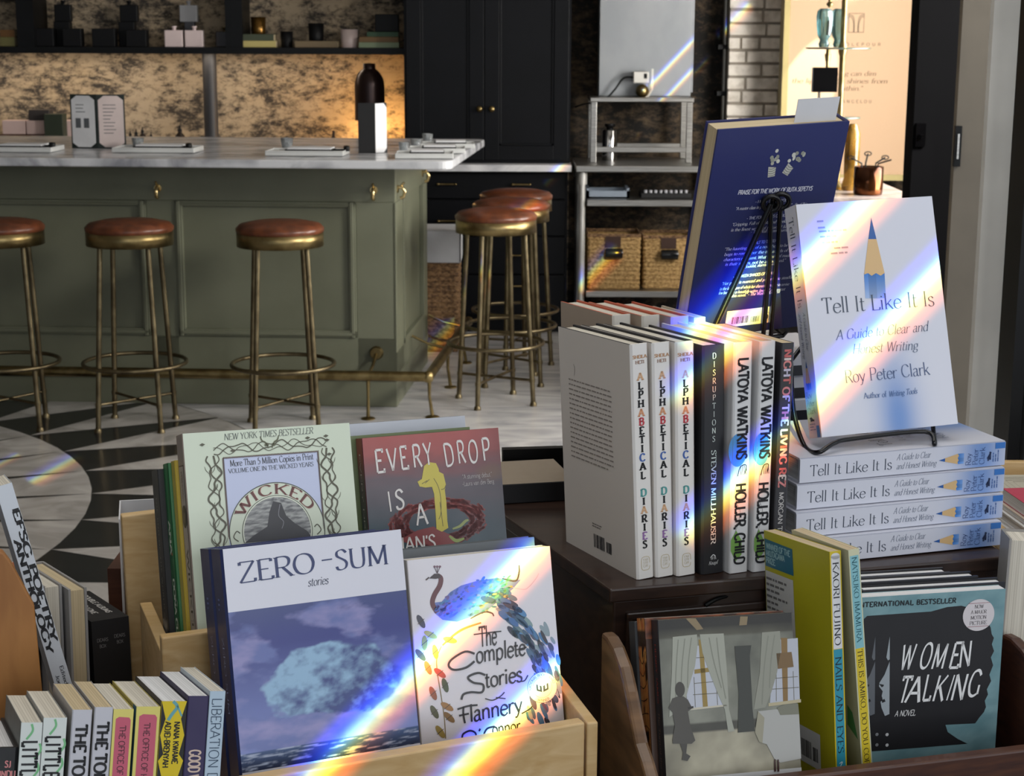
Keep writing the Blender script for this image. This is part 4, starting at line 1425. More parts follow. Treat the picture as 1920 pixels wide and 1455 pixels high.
low_basket(1102, 1199, 440, 546, 8.9, 'woven basket under the work table, whole front in view')
low_basket(1206, 1303, 442, 544, 8.93, 'woven basket under the work table, partly behind the blue book')

# conduit by the brick pier
cx_ = at(1358, 150, 9.4).x
t = thing('conduit_pipe', 'thin bare metal conduit clipped up the side of the brick pier', 'pipe')
MB().tube([(cx_, 9.4, 0.001), (cx_, 9.4, 3.0)], .014, 12).build('pipe_run', mat('dull_zinc', '#8d8a84', .35, .9), t)
for py in (88, 175):
    z_ = at(1350, py, 9.4).z
    MB().box(cx_ - .04, cx_ + .02, 9.375, 9.498, z_ - .012, z_ + .012).build('pipe_clip', BLACK, t)

# ------------------------------------------------------------------ lit shop sign
sa, sb = at(1478, 100, 9.0).x, at(1735, 100, 9.0).x
zs0 = at(1600, 327, 9.0).z
sg = thing('shop_sign', 'tall peach sign panel with brass edge, emblem and quotation', 'sign', (0, 0, 0))
sgw, sgh = sb - sa, 2.6 - zs0
MB().box(sa - .03, sa, 8.98, 9.1, zs0 - .03, 2.62).box(sb, sb + .03, 8.98, 9.1, zs0 - .03, 2.62).box(sa, sb, 8.98, 9.1, zs0 - .03, zs0).box(sa, sb, 8.98, 9.1, 2.6, 2.63).build('sign_frame', mat('satin_brass_frame', '#8f8258', .4, .7), sg)
ink = Ink()
sh = Sheet(ink, (sa, 9.0, zs0), (1, 0, 0), (0, 0, 1), (0, -1, 0), sgw, sgh)
pe = S('#cba987')
ink.face([(sa, 9.0, zs0), (sb, 9.0, zs0), (sb, 9.0, 2.6), (sa, 9.0, 2.6)], pe)
sp_ = lambda px, py: ((at(px, py, 9.0).x - sa) * 1000, (at(px, py, 9.0).z - zs0) * 1000)
mp_ = mpp(9.0) * 1000
ik = '#6b5138'
x_, y_ = sp_(1590, 61)
w_, h_ = 29 * mp_, 34 * mp_
for (a, b_, c, d_) in ((0, 0, w_, 2.5), (0, h_, w_, 2.5), (0, 0, 2.5, h_), (w_ - 2.5, 0, 2.5, h_)):
    sh.rect(x_ + a, y_ + b_, c, d_, '#4f4230')
for r_ in (.16, .27, .38):
    for s in (-1, 1):
        sh.stroke([(x_ + w_ / 2 + s * w_ * (.06 + r_ * .3), y_ + 1), (x_ + w_ / 2 + s * w_ * (.06 + r_ * .3), y_ + h_ * .45), (x_ + w_ / 2 + s * w_ * (.1 + r_ * .55), y_ + h_ * (.9 - r_ * .3)), (x_ + w_ / 2 + s * w_ * .5, y_ + h_ * (1.08 - r_ * .7))], 2.2, '#4f4230')
cy_ = sp_(1600, 83)
sh.text('CANDLEPOUR', *sp_(1605, 86), 5.4 * mp_, 'sans', '#5f4c38', fit=100 * mp_, track=60)
sh.text('"Nothing can dim', *sp_(1590, 142), 8.5 * mp_, 'serif', ik, fit=104 * mp_, slant=.22)
sh.text('the light which shines from', *sp_(1574, 156), 8.5 * mp_, 'serif', ik, fit=178 * mp_, slant=.22)
sh.text('within."', *sp_(1594, 170), 8.5 * mp_, 'serif', ik, fit=46 * mp_, slant=.22)
sh.text('MAYA ANGELOU', *sp_(1588, 193), 5.6 * mp_, 'sans', '#5f4c38', fit=98 * mp_, track=50)
ink.build('sign_face', MATTE, sg)

# marble side counter before the sign with its things
ma, mb_ = at(1490, 350, 7.2).x, at(1698, 350, 7.2).x
zm = at(1628, 364, 7.1).z
t = thing('side_counter', 'pale marble side counter in front of the peach sign', 'counter')
MB().box(ma, mb_, 6.95, 7.9, zm - .035, zm).build('counter_slab', mat('blush_marble', '#c2b3ac', .2, col2='#9f938e', scale=5, dist=2, detail=8), t, bevel=.004)
MB().box(ma + .03, mb_ - .03, 7.0, 7.85, 0, zm - .036).build('counter_body', NAVY, t)
YS = 7.35
bx_ = at(1579, 120, YS).x
t = thing('tiered_stand', 'brass pole stand with tilted round glass tiers on the side counter', 'stand', (bx_, YS, zm))
zp = lambda py: at(1579, py, YS).z - zm
MB().lathe([(.043, 0), (.04, .01), (.02, .02), (.011, .03)], seg=24).tube([(0, 0, .03), (0, 0, 1.25)], .012, 14).lathe([(.012, zp(92) - .03), (.018, zp(92) - .012), (.018, zp(92) + .012), (.012, zp(92) + .03)], seg=14).build('pole', BRASS, t)
MB().lathe([(0, zp(92)), (.135, zp(92)), (.137, zp(92) + .006), (0, zp(92) + .006)], (-.02, 0, 0), 36, cap=False).build('glass_tier', mat('edge_green_glass', '#5f6b62', .1, .0, spec=.8), t)
MB().lathe([(0, zp(222)), (.085, zp(222)), (.086, zp(222) + .006), (0, zp(222) + .006)], (.0, 0, 0), 36, cap=False).build('glass_tier', mat('edge_green_glass'), t)
x2 = (1552 - 1579) * mpp(YS)
MB().tube([(x2, 0.0, zp(92) - .078), (x2, 0, zp(92))], .008, 12).lathe([(.014, zp(92) - .02), (.01, zp(92) - .05)], (x2, 0, 0), 12).tube([(x2, 0, zp(14)), (x2, 0, 1.25)], .007, 12).lathe([(.008, zp(8) - .01), (.016, zp(8)), (.008, zp(8) + .01)], (x2, 0, 0), 12).build('side_rod', BRASS, t)
gl_ = mat('teal_glass', '#9fc4c4', .06, trans=.75, col2='#86b0b4')
for px, dy, w, lab in ((1546, -.02, .068, 'ribbed teal glass bottle on the upper tier, away from the pole'), (1573, .055, .068, 'ribbed teal glass bottle on the upper tier, behind the pole')):
    q = thing('glass_bottle', lab, 'bottle', (at(px, 50, YS + dy).x, YS + dy, zm + zp(92) + .0075), R(10), 'teal glass bottles')
    zt1 = zp(15) - zp(92) - .01
    V, F_ = [], []
    prof_ = [(.30, 0), (.34, .012), (.26, .03), (.40, .05), (.47, .09), (.5, zt1 - .035), (.45, zt1 - .01), (.3, zt1)]
    for r_, z_ in prof_:
        for k in range(32):
            a_ = 2 * math.pi * k / 32
            rr_ = r_ * w * (1 + .07 * (k % 4 < 2) * (r_ > .35))
            V.append((rr_ * math.cos(a_), rr_ * math.sin(a_), z_))
    for j in range(len(prof_) - 1):
        for k in range(32):
            F_.append((j * 32 + k, j * 32 + (k + 1) % 32, (j + 1) * 32 + (k + 1) % 32, (j + 1) * 32 + k))
    F_ += [tuple(range(32))[::-1], tuple(range(32 * 7, 32 * 8))]
    MB().add(V, F_, 0).build('bottle_body', gl_, q)
    MB().tube([(0, -w * .57, .05), (.004, -w * .57, zt1 - .05)], .004, 8).build('dark_stripe', mat('dark_wick', '#2b2622', .6), q)
a, b_, h, _ = px_box(1525, 127, 1571, 172, YS - .03)
z_ = at(1548, 183, YS).z
q = thing('display_block', 'black glossy card block beside the brass pole below the upper tier', 'display', ((a + b_) / 2 - .005, YS - .045, zm + zp(222) + .0075))
blk = mat('black_gloss', '#0a0a0b', .15)
MB().box(-.05, .04, .0, .03, 0, .012).box(-.025, -.015, .01, .02, .012, z_ - zm - zp(222) + .02).build('block_foot', STEEL, q)
zq = at(1548, 172, YS).z - zm - zp(222) - .0075
MB().box((a - b_) / 2, (b_ - a) / 2 + .0, -.005, .028, zq, zq + h).build('black_card', blk, q)
q = thing('copper_pot', 'copper pot holding small black tools on the side counter', 'pot', (at(1628, 340, 7.08).x, 7.08, zm + .0005))
r_, h_ = 27 * mpp(7.15), 52 * mpp(7.15)
MB().lathe([(0, 0), (r_ * .94, 0), (r_, .01), (r_, h_), (r_ - .003, h_), (r_ - .004, .012), (0, .012)], seg=28, cap=False).build('pot_body', mat('smoked_copper', '#6b3f22', .15, .85, col2='#3a2114', scale=8), q)
for k, (dx, dy, tx, ty, tz) in enumerate(((-.03, .0, -.075, 0, .035), (-.01, .02, .0, .03, .05), (.03, .012, .07, .022, .035), (.035, -.012, .085, -.03, .03))):
    qq = thing('wick_trimmer', ('black scissor handled tool leaning out of the copper pot, first', 'black looped tool in the middle of the copper pot', 'black forked tool leaning out of the copper pot toward the door', 'black tool lowest on the door side of the copper pot')[k], 'tool', (q.location.x, 7.08, zm + .0005), 0, 'tools in the copper pot')
    m = MB().tube([(dx * .5, dy * .5, .014), (dx, dy, h_ * .9), (dx, dy, h_ + .012), (tx, ty, h_ + tz)], .0035, 8)
    if k < 3:
        m.tube([(tx + .014 * math.cos(s), ty, h_ + tz + .008 * math.sin(s)) for s in (2 * math.pi * i / 14 for i in range(14))], .0025, 6, 0, True)
    m.build('tool_body', BLACK, qq)
q = thing('amber_vase', 'tall ribbed amber glass vase half hidden by the blue book', 'vase', (at(1597, 300, 7.27).x, 7.27, zm + .0005))
h_ = at(1597, 232, 7.27).z - zm
r_ = 17 * mpp(7.27)
MB().lathe([(r_ * .9, 0), (r_ * 1.05, .02), (r_ * .8, .05), (r_ * .85, h_ * .5), (r_ * .8, h_ * .85), (r_ * .6, h_ * .95), (r_ * .35, h_)], seg=22).build('vase_body', mat('amber_glass', '#caa14e', .08, trans=.6, col2='#8d6a28', scale=10), q)
# ------------------------------------------------------------------ cover artwork


class Quad:
    """reads positions on a printed cover from the photograph: pixel -> millimetres on the sheet"""

    def __init__(self, tl, tr, br, bl, w, y1, y0):
        self.q, self.w, self.y1, self.y0 = [Vector(p) for p in (tl, tr, br, bl)], w, y1, y0

    def __call__(self, px, py):
        tl, tr, br, bl = self.q
        s, t = 0.5, 0.5
        p = Vector((px, py))
        for _ in range(12):
            e = tl * (1 - s) * (1 - t) + tr * s * (1 - t) + br * s * t + bl * (1 - s) * t - p
            ds = (tr - tl) * (1 - t) + (br - bl) * t
            dt = (bl - tl) * (1 - s) + (br - tr) * s
            det = ds.x * dt.y - ds.y * dt.x
            s -= (e.x * dt.y - e.y * dt.x) / det
            t -= (ds.x * e.y - ds.y * e.x) / det
        return (s * self.w, self.y1 + (self.y0 - self.y1) * t)

    def pts(self, *a):
        return [self(a[i], a[i + 1]) for i in range(0, len(a), 2)]

    def text(self, sh, s, xa, ya, xb, yb, cap, font='serif', col='#222222', **k):
        """text whose baseline runs from one photo pixel to another"""
        a, b = Vector(self(xa, ya)), Vector(self(xb, yb))
        d = b - a
        sh.text(s, a.x, a.y, cap, font, col, 'l', fit=d.length, rot=math.degrees(math.atan2(d.y, d.x)), **k)


def vt(sh, s, y, cap, fit=None, font='sans', col='#222222', dx=0.0, **k):
    """spine lettering reading from the top down"""
    sh.text(s, sh.w / 2 - cap / 2 + dx, y, cap, font, col, 'l', fit=fit, rot=-90, **k)


def lerp3(a, b, t):
    t = min(max(t, 0), 1)
    return tuple(x + (y - x) * t for x, y in zip(a, b))


def fbm(x, y, s=0.0, o=4):
    return noise.fractal(Vector((x, y, s)), 1.0, 2.0, o)


INK = '#1b1d24'


def pencil(sh, tip, L, w, ang, wood=0.33, lead=0.28, body='#2f6fb8', fade=None):
    """sharpened blue pencil: tip, total length, width, pointing direction"""
    ux, uy = math.cos(ang), math.sin(ang)

    def p(a, b):  # a along from the tip, b across
        return (tip[0] - ux * a - uy * b, tip[1] - uy * a + ux * b)
    la, wa = L * lead * 1.0, L * (lead + wood)
    sh.poly([p(0, 0), p(la, -w * .5 * lead / (lead + wood)), p(la, w * .5 * lead / (lead + wood))], '#24569a', 3)
    sh.poly([p(la, -w * .5 * lead / (lead + wood)), p(wa, -w / 2), p(wa + w * .12, -w * .3), p(wa, -w * .08), p(wa + w * .12, w * .14), p(wa, w * .3), p(wa + w * .06, w / 2), p(la, w * .5 * lead / (lead + wood))], '#c9a878', 3)
    c0 = S(body)
    n = 8
    for k in range(n):
        a, b = wa + (L - wa) * k / n, wa + (L - wa) * (k + 1) / n
        ca = lerp3(c0, S(fade), (k / n) ** 1.3) if fade else c0
        cb = lerp3(c0, S(fade), ((k + 1) / n) ** 1.3) if fade else c0
        for (u0, u1, f) in ((-.5, -.08, 1.0), (-.08, .3, .82), (.3, .5, 1.15)):
            q = [p(a, w * u0), p(b, w * u0), p(b, w * u1), p(a, w * u1)]
            sh.poly(q, [tuple(v * f for v in ca), tuple(v * f for v in cb), tuple(v * f for v in cb), tuple(v * f for v in ca)], 2)


SILVER = '#c9cbd6'


def art_tell(s):
    f = s['front']
    q = Quad((1490, 385), (1749, 367), (1794, 795), (1540, 818), f.w, f.h, 0)
    bg, bl = S(SILVER), S('#3f78bd')

    def fn(u, v):
        x = (u - .57) / .17
        g = math.exp(-x * x * 1.3) * max(0.0, min(1.0, (0.56 - v) / 0.1)) * (0.62 + .38 * math.cos((v - .05) * 9))
        g += .0 * v
        return lerp3(bg, bl, max(0, g) * (0.85 if v < .5 else 0.5))
    f.grid(0.6, 0, f.w - .6, f.h, 40, 60, fn, 0)
    tip = q(1632, 408)
    b0 = q(1640, 560)
    pencil(f, tip, Vector((tip[0] - b0[0], tip[1] - b0[1])).length, 22.5, math.atan2(tip[1] - b0[1], tip[0] - b0[0]), .42, .27, fade='#8fa6cc')
    q.text(f, 'Tell It Like It Is', 1541, 589, 1752, 574, 15.5, 'light', '#3a4658', l=5)
    q.text(f, 'A Guide to Clear and', 1566, 638, 1739, 621, 9.8, 'light', '#4a5a74', slant=.25, l=5)
    q.text(f, 'Honest Writing', 1596, 664, 1719, 656, 9.8, 'light', '#4a5a74', slant=.25, l=5)
    q.text(f, 'Roy Peter Clark', 1583, 718, 1742, 703, 12.5, 'light', '#3a4f78', l=5)
    q.text(f, 'Author of', 1618, 747, 1660, 744, 5.6, 'serif', '#3f5f90', l=5)
    q.text(f, 'Writing Tools', 1664, 744, 1717, 738, 5.6, 'serif', '#3f5f90', slant=.25, l=5)
    for k, (a, b, y) in enumerate(((1530, 1545, 418), (1532, 1560, 430), (1534, 1592, 437), (1536, 1585, 447), (1540, 1588, 458), (1562, 1600, 468), (1556, 1594, 478))):
        x, yy = q(a, y)
        f.para(x, yy, (b - a) * .55, 1, 4.2, '#8b8f9c', k, l=4)
    tell_spine(s['spine'], 1.0)


def tell_spine(p, k):
    W, H = p.w, p.h
    bg, bl = S(SILVER), S('#3f78bd')
    p.grid(.8, 0, W - 1.6, H, 6, 40, lambda u, v: lerp3(bg, bl, math.exp(-((v - .12) / .115) ** 2) * .8), 0)
    vt(p, 'Tell It Like It Is', H * .953, 11, H * .392, 'light', '#2c3648', dx=-.5)
    p.text('A Guide to Clear', W * .60, H * .54, 6.2, 'light', '#46546c', 'l', fit=H * .165, rot=-90, slant=.25)
    p.text('and Honest Writing', W * .24, H * .54, 6.2, 'light', '#46546c', 'l', fit=H * .195, rot=-90, slant=.25)
    pencil(p, (W * .44, H * .333), H * .125, W * .42, R(90), .5, .25, fade='#6f97cf')
    for i, w in enumerate(('Roy', 'Peter', 'Clark')):
        p.text(w, W * .13, H * (.172 - i * .034), 6.0, 'light', '#22386a', 'l', fit=W * (.5, .66, .7)[i], l=4)
    p.stroke([(W * .25, H * .085), (W * .45, H * .083), (W * .3, H * .075), (W * .62, H * .077)], 1.6, '#1b2a4e', 4)
    p.stroke([(W * .35, H * .09), (W * .6, H * .072)], 1.3, '#1b2a4e', 4)
    for i in range(3):
        p.para(W * .2, H * (.058 - i * .012), W * .5, 1, 2.2, '#3a5c96', i, l=4)
    p.rect(W * .72, .5, W * .24, H * .05, '#2f6cb5', 3)


def art_stack(s):
    tell_spine(s['spine'], 1)
    f = s['front']
    bg, bl = S(SILVER), S('#3f78bd')
    f.grid(0.6, 0, f.w - .6, f.h, 20, 30, lambda u, v: lerp3(bg, bl, math.exp(-((u - .55) / .2) ** 2) * max(0, min(1, (.5 - v) / .12)) * .8), 0)
    f.text('Tell It Like It Is', f.w * .53, f.h * .5, 15, 'light', '#3a4658', fit=f.w * .8)
    f.text('A Guide to Clear and', f.w * .53, f.h * .4, 9, 'light', '#4a5a74', fit=f.w * .65, slant=.25)
    f.text('Honest Writing', f.w * .53, f.h * .34, 9, 'light', '#4a5a74', fit=f.w * .5, slant=.25)
    f.text('Roy Peter Clark', f.w * .53, f.h * .2, 12, 'light', '#3a4f78', fit=f.w * .65)
    b = s['back']
    b.para(14, b.h - 30, b.w - 30, 22, 5.5, '#8f94a4', 3)


def art_zero(s):
    f = s['front']
    q = Quad((416, 1029), (752, 993), (788, 1395), (450, 1453), f.w, f.h, f.h * .14)
    band = f.h * .757
    f.rect(2.0, band, f.w - 2.0, f.h - band, '#cfd0da', 0)
    q.text(f, 'ZERO', 449, 1093, 590, 1073, 16.5, 'serif', '#2f3a63')
    q.text(f, '-', 598, 1066, 626, 1062, 16.5, 'roman', '#2f3a63')
    q.text(f, 'SUM', 627, 1070, 729, 1058, 16.5, 'serif', '#2f3a63')
    q.text(f, 'stories', 575, 1100, 613, 1095, 7.0, 'serif', '#3d4255', slant=.2)
    deep, cl, pink, sea = S('#3a4180'), S('#6672a8'), S('#9d96c0'), S('#1f2a48')
    y0 = f.h * .145

    def sky(u, v):
        x, y = u * 1.0, v * 1.15
        if v < .115:
            n = fbm(x * 9, y * 70, 3.3, 5)
            k = max(0.0, n - .12) * 2.2
            return lerp3(lerp3(sea, S('#3c5580'), v / .115), S('#a8b4cc'), k)
        base = lerp3(S('#7a88c0'), deep, (v - .1) * 1.5)
        if v > .8:
            base = lerp3(base, S('#46507c'), (v - .8) * 4)
        n = fbm(x * 2.3 + 1.7, y * 4.2, 7.7, 6) + .12 * math.sin(x * 7 + y * 3)
        k = max(0.0, min(1.0, (n + .10) * 3.6))
        hi = max(0.0, min(1.0, (fbm(x * 5 + .3, y * 8 + .12, 2.2, 5)) * 1.2 + .35))
        col = lerp3(base, lerp3(cl, pink, hi * .75), k * .85)
        # one great rounded cloud bank
        a, b = (u - .53) / .39, (v - .50) / .24
        rr = math.sqrt(a * a + b * b) + .24 * fbm(u * 3.6, v * 4.4, 9.1, 5)
        if rr < 1.0:
            tex = fbm(u * 16, v * 19, 4.4, 6)
            lit = max(0.0, min(1.0, .55 - a * .65 + b * .35 + tex * .7))
            m = min(1.0, (1.0 - rr) * 14)
            col = lerp3(col, lerp3(S('#3f4c80'), S('#8db0cc'), lit), m)
        return col
    f.grid(2.0, y0, f.w - 2.4, band - y0, 132, 128, sky, 0)
    f.rect(2.0, 0, f.w - 2, y0, '#cfd0da', 0)
    p = s['spine']
    vt(p, 'ZERO-SUM', p.h * .66, 5.0, p.h * .3, 'light', '#8f9fc8')
    p.para(p.w * .35, p.h * .8, 5, 3, 4, '#5d6da0', 2)
    vt(p, '- - - - - - -', p.h * .25, 3, p.h * .2, 'light', '#50609a')


def art_wicked(s):
    f = s['front']
    q = Quad((342, 815), (656, 792), (670, 990), (357, 985), f.w, f.h, f.h * .58)
    q = Quad((342, 815), (656, 792), (668, 975), (356, 1000), f.w, f.h, f.h * .60)
    q.text(f, 'NEW YORK TIMES BESTSELLER', 419, 827, 586, 813, 5.6, 'serif', '#565c58', slant=.12)
    x0, yt = q(417, 861)
    x1, _ = q(594, 845)
    f.rect(x0, 30, x1 - x0, yt - 30, '#b9c1dc', 1)
    rnd = random.Random(2)
    for i in range(64):  # rope border
        t = i / 64
        for (xa, ya) in ((x0 + (x1 - x0) * t, yt), (x0, yt - 70 * t), (x1, yt - 70 * t)):
            f.stroke([(xa - .9, ya - .9), (xa + .9, ya + .9)], .55, '#4a4038', 3, False)
    for a, b in (((x0, yt), (x1, yt)), ((x0, yt), (x0, yt - 72)), ((x1, yt), (x1, yt - 72))):
        f.stroke([a, b], .45, '#6b3f38', 3, False)
    q.text(f, 'More Than 5 Million Copies in Print', 430, 877, 586, 863, 5.6, 'roman', '#2d3038', l=3)
    q.text(f, 'VOLUME ONE IN THE WICKED YEARS', 427, 890, 586, 876, 3.9, 'roman', '#4a4f5a', l=3)
    cx, cy = q(517, 1000)
    ro, ri = 43.5, 31.0
    arc = lambda r, a0, a1, n=30: [(cx + r * math.cos(R(a0 + (a1 - a0) * k / n)), cy + r * math.sin(R(a0 + (a1 - a0) * k / n))) for k in range(n + 1)]
    f.poly(arc(ro, -12, 192), '#c9d2c0', 3)
    f.stroke(arc(ro, -14, 194), .8, '#3c3f38', 4)
    g0, g1 = S('#55565a'), S('#a8aaa8')

    def sky(u, v):
        n = fbm(u * 3, v * 22, 1.1, 5)
        return lerp3(g0, g1, .5 + n * 1.1)
    # streaked sky clipped to the inner arch by rows, then a plain dark peak on a wide foot
    n = 40
    for j in range(n):
        ya, yb = -8 + (ri + 8) * j / n, -8 + (ri + 8) * (j + 1) / n
        wa, wb = math.sqrt(max(0, ri * ri - max(ya, 0) ** 2)), math.sqrt(max(0, ri * ri - max(yb, 0) ** 2))
        for i in range(24):
            u0, u1 = -1 + 2 * i / 24, -1 + 2 * (i + 1) / 24
            f.poly([(cx + wa * u0, cy + ya), (cx + wa * u1, cy + ya), (cx + wb * u1, cy + yb), (cx + wb * u0, cy + yb)], [sky(u0, j / n), sky(u1, j / n), sky(u1, (j + 1) / n), sky(u0, (j + 1) / n)], 4)
    f.poly([(cx - 31, cy - 8), (cx - 22, cy - 2), (cx - 9, cy + 5), (cx - 6, cy + 18), (cx - 2, cy + 27), (cx + 5, cy + 25), (cx + 9, cy + 13), (cx + 16, cy + 6), (cx + 27, cy - 2), (cx + 31, cy - 8)], '#323237', 5)
    f.stroke([(cx + 4, cy + 24), (cx + 2, cy + 14), (cx + 6, cy + 8), (cx + 4, cy + 2)], .6, '#808088', 6)
    f.stroke(arc(ri, -14, 194), .9, '#d8ddcc', 6)
    f.stroke(arc(ri + .9, -14, 194), .5, '#4a4b44', 6)

    def bend(gx, gy):
        r_ = ri + 2.6 + gy
        a = R(90) - (gx / (ri + 6.5))
        return (cx + r_ * math.cos(a), cy + r_ * math.sin(a))
    f.text('WICKED', 0, 0, 8.8, 'roman', '#b98a80', fit=(ri + 6.5) * R(126), fmap=lambda a, b: bend(a + .35, b - .35), l=5, track=10)
    f.text('WICKED', 0, 0, 8.8, 'roman', '#5e2f2b', fit=(ri + 6.5) * R(126), fmap=bend, l=6, track=10)
    # bare vines on both sides and along the top
    vine = '#4c4a38'

    def vines(side):
        for k in range(3):
            pts, y = [], q(517, 1010)[1] - 12
            base = (x0 - 11 if side < 0 else x1 + 11)
            ph = k * 2.1
            while y < yt + 6:
                pts.append((base + side * (-2 + 5.2 * math.sin(y * .13 + ph) + 1.8 * math.sin(y * .41 + ph * 2)), y))
                y += 4
            f.stroke(pts, 1.7 - .4 * k, vine, 3 + (k > 0))
            for i in range(2, len(pts) - 1, 4):
                p = pts[i]
                d = (1 if (i // 4 + k) % 2 else -1)
                f.stroke([p, (p[0] + d * 3, p[1] + 3.5), (p[0] + d * 4, p[1] + 7)], .55, vine, 3, taper=.6)
    vines(-1)
    vines(1)
    for k in range(3):
        pts = []
        x = x0 - 8
        while x < x1 + 10:
            pts.append((x, yt + 8 + 3.6 * math.sin(x * .16 + k * 2.2) + 1.4 * math.sin(x * .37 + k)))
            x += 4.5
        f.stroke(pts, 1.0 - .2 * k, vine, 3)
    ox, oy = q(504, 833)
    for sd in (-1, 1):
        f.stroke([(ox + sd * 1.5, oy - 4), (ox + sd * 4, oy + 1), (ox + sd * 7, oy + 3), (ox + sd * 8.5, oy + 7)], 1.5, '#55573f', 4, taper=.5)
        f.ell(ox + sd * 3.2, oy - 1, 2.0, 1.4, '#55573f', 4)
        f.stroke([(cx + sd * 36, cy - 6), (cx + sd * 40, cy - 2), (cx + sd * 37, cy + 3), (cx + sd * 34, cy + 1)], .9, vine, 5)
    for px, py in ((379, 836), (435, 847), (575, 822), (610, 818), (616, 853), (612, 826)):
        a = q(px, py)
        f.poly([(a[0] - 2.6, a[1]), (a[0], a[1] + 1.5), (a[0] + 2.6, a[1] + .3), (a[0], a[1] - 1.3)], vine, 4)
    p = s['spine']
    W, H = p.w, p.h
    p.rect(W * .16, 0, W * .68, H * .87, '#a49a92', 1)
    for xx in (W * .16, W * .84):
        p.rect(xx - .25, 0, .5, H * .87, '#4a3a30', 2)
    p.rect(W * .12, H * .87, W * .76, .8, '#4a3030', 2)
    p.ell(W / 2, H * .665, W * .36, 10, '#3a352c', 3)
    p.ell(W / 2, H * .66, W * .2, 5, '#5c5446', 4)
    vt(p, 'GREGORY', H * .85, 2.8, H * .1, 'serif', '#5a2f2b', dx=2)
    vt(p, 'MAGUIRE', H * .85, 2.8, H * .12, 'serif', '#5a2f2b', dx=-2)
    vt(p, 'WICKED', H * .53, 8.5, H * .36, 'serif', '#2b2726', dx=0)


def art_every(s):
    f = s['front']
    q = Quad((678, 822), (934, 802), (951, 1015), (697, 1035), f.w, f.h, f.h * .45)
    c0, c1, c2, c3 = S('#8c3a38'), S('#54424c'), S('#2f4450'), S('#285058')

    def bg(u, v):
        n = .05 * fbm(u * 3, v * 30, 5.5, 4)
        v2 = v + n * .6 + .03 * (u - .5)
        if v2 > .9:
            c = lerp3(S('#a04440'), c0, (1 - v2) * 6)
        elif v2 > .78:
            c = lerp3(c1, c0, (v2 - .78) / .12)
        elif v2 > .55:
            c = lerp3(c2, c1, (v2 - .55) / .23)
        else:
            c = lerp3(c3, c2, v2 / .55)
        c = lerp3(c, S('#7a5a3a'), max(0, 1 - ((u - .93) / .14) ** 2 - ((v - .79) / .05) ** 2) * .6)
        return lerp3(c, S('#20222a'), max(0, (u - .75)) * 1.3)
    f.grid(.6, 0, f.w - .6, f.h, 48, 70, bg, 0)
    cx, cy = q(822, 973)
    rnd = random.Random(9)
    for k in range(420):
        a = rnd.uniform(0, 2 * math.pi)
        r_ = rnd.uniform(.62, 1.0)
        rx, ry = 51 * r_, 23 * r_
        x, y = cx + rx * math.cos(a), cy + ry * math.sin(a) - 2
        t = (a + math.pi / 2 + rnd.uniform(-.4, .4))
        c = lerp3(S('#5e1d20'), S('#9c3a34'), rnd.random() * (0.5 + .5 * math.sin(a)))
        f.stroke([(x - 4.5 * math.cos(t), y - 2.6 * math.sin(t)), (x + 4.5 * math.cos(t), y + 2.6 * math.sin(t))], 2.4, c, 2, False)
    f.poly(q.pts(782, 992, 812, 985, 850, 1004, 852, 1022, 835, 1030, 800, 1018, 772, 1020, 752, 1008), '#7c2a2a', 3)
    f.stroke(q.pts(848, 990, 862, 985, 872, 976, 878, 974), 3, '#8f9a5a', 4, taper=.5)
    f.stroke(q.pts(842, 1003, 855, 1012, 870, 1008), 3.5, '#8a9a4c', 4, taper=.5)
    f.poly(q.pts(794, 873, 803, 866, 816, 868, 821, 878, 822, 884, 830, 888, 833, 900, 835, 908, 833, 918, 836, 940, 838, 975, 840, 988, 828, 995, 818, 990, 816, 960, 813, 925, 809, 912, 806, 912, 797, 913, 786, 911, 782, 902, 790, 897, 792, 884), '#c2b43c', 5)
    for L_ in ((812, 896, 820, 910, 825, 930, 826, 960, 822, 972), (826, 917, 832, 915, 835, 908), (796, 905, 804, 898), (790, 906, 800, 900), (824, 940, 830, 985)):
        f.stroke(q.pts(*L_), .6, '#5a5320', 6)
    W_ = '#d9d6d4'
    for ch, a in (('E', (705, 885, 722, 883)), ('V', (727, 882, 746, 880)), ('E', (751, 879, 766, 877)), ('R', (774, 876, 791, 874)), ('Y', (795, 872, 811, 870)), ('D', (834, 874, 852, 871)), ('R', (858, 869, 873, 867)), ('O', (879, 868, 897, 866)), ('P', (905, 864, 920, 862))):
        q.text(f, ch, a[0], a[1], a[2], a[3], 22, 'hand', W_, l=7)
    q.text(f, 'I', 730, 957, 737, 956, 20, 'hand', W_, l=7)
    q.text(f, 'S', 743, 953, 760, 951, 19, 'hand', W_, l=7)
    q.text(f, 'A', 781, 983, 803, 980, 21, 'hand', W_, l=7)
    q.text(f, "MAN'S", 738, 1032, 818, 1026, 14, 'hand', W_, l=7)
    q.text(f, '"A stunning debut."', 866, 898, 922, 893, 4.5, 'thin', '#b9b4b4', l=7)
    q.text(f, '-Laura van den Berg', 866, 911, 926, 906, 4.5, 'thin', '#b9b4b4', l=7)
    p = s['spine']
    p.grid(.6, 0, p.w - 1.2, p.h, 3, 40, lambda u, v: bg(.1, v), 0)
    vt(p, 'EVERY DROP IS A', p.h * .93, 6.5, p.h * .63, 'thin', W_)


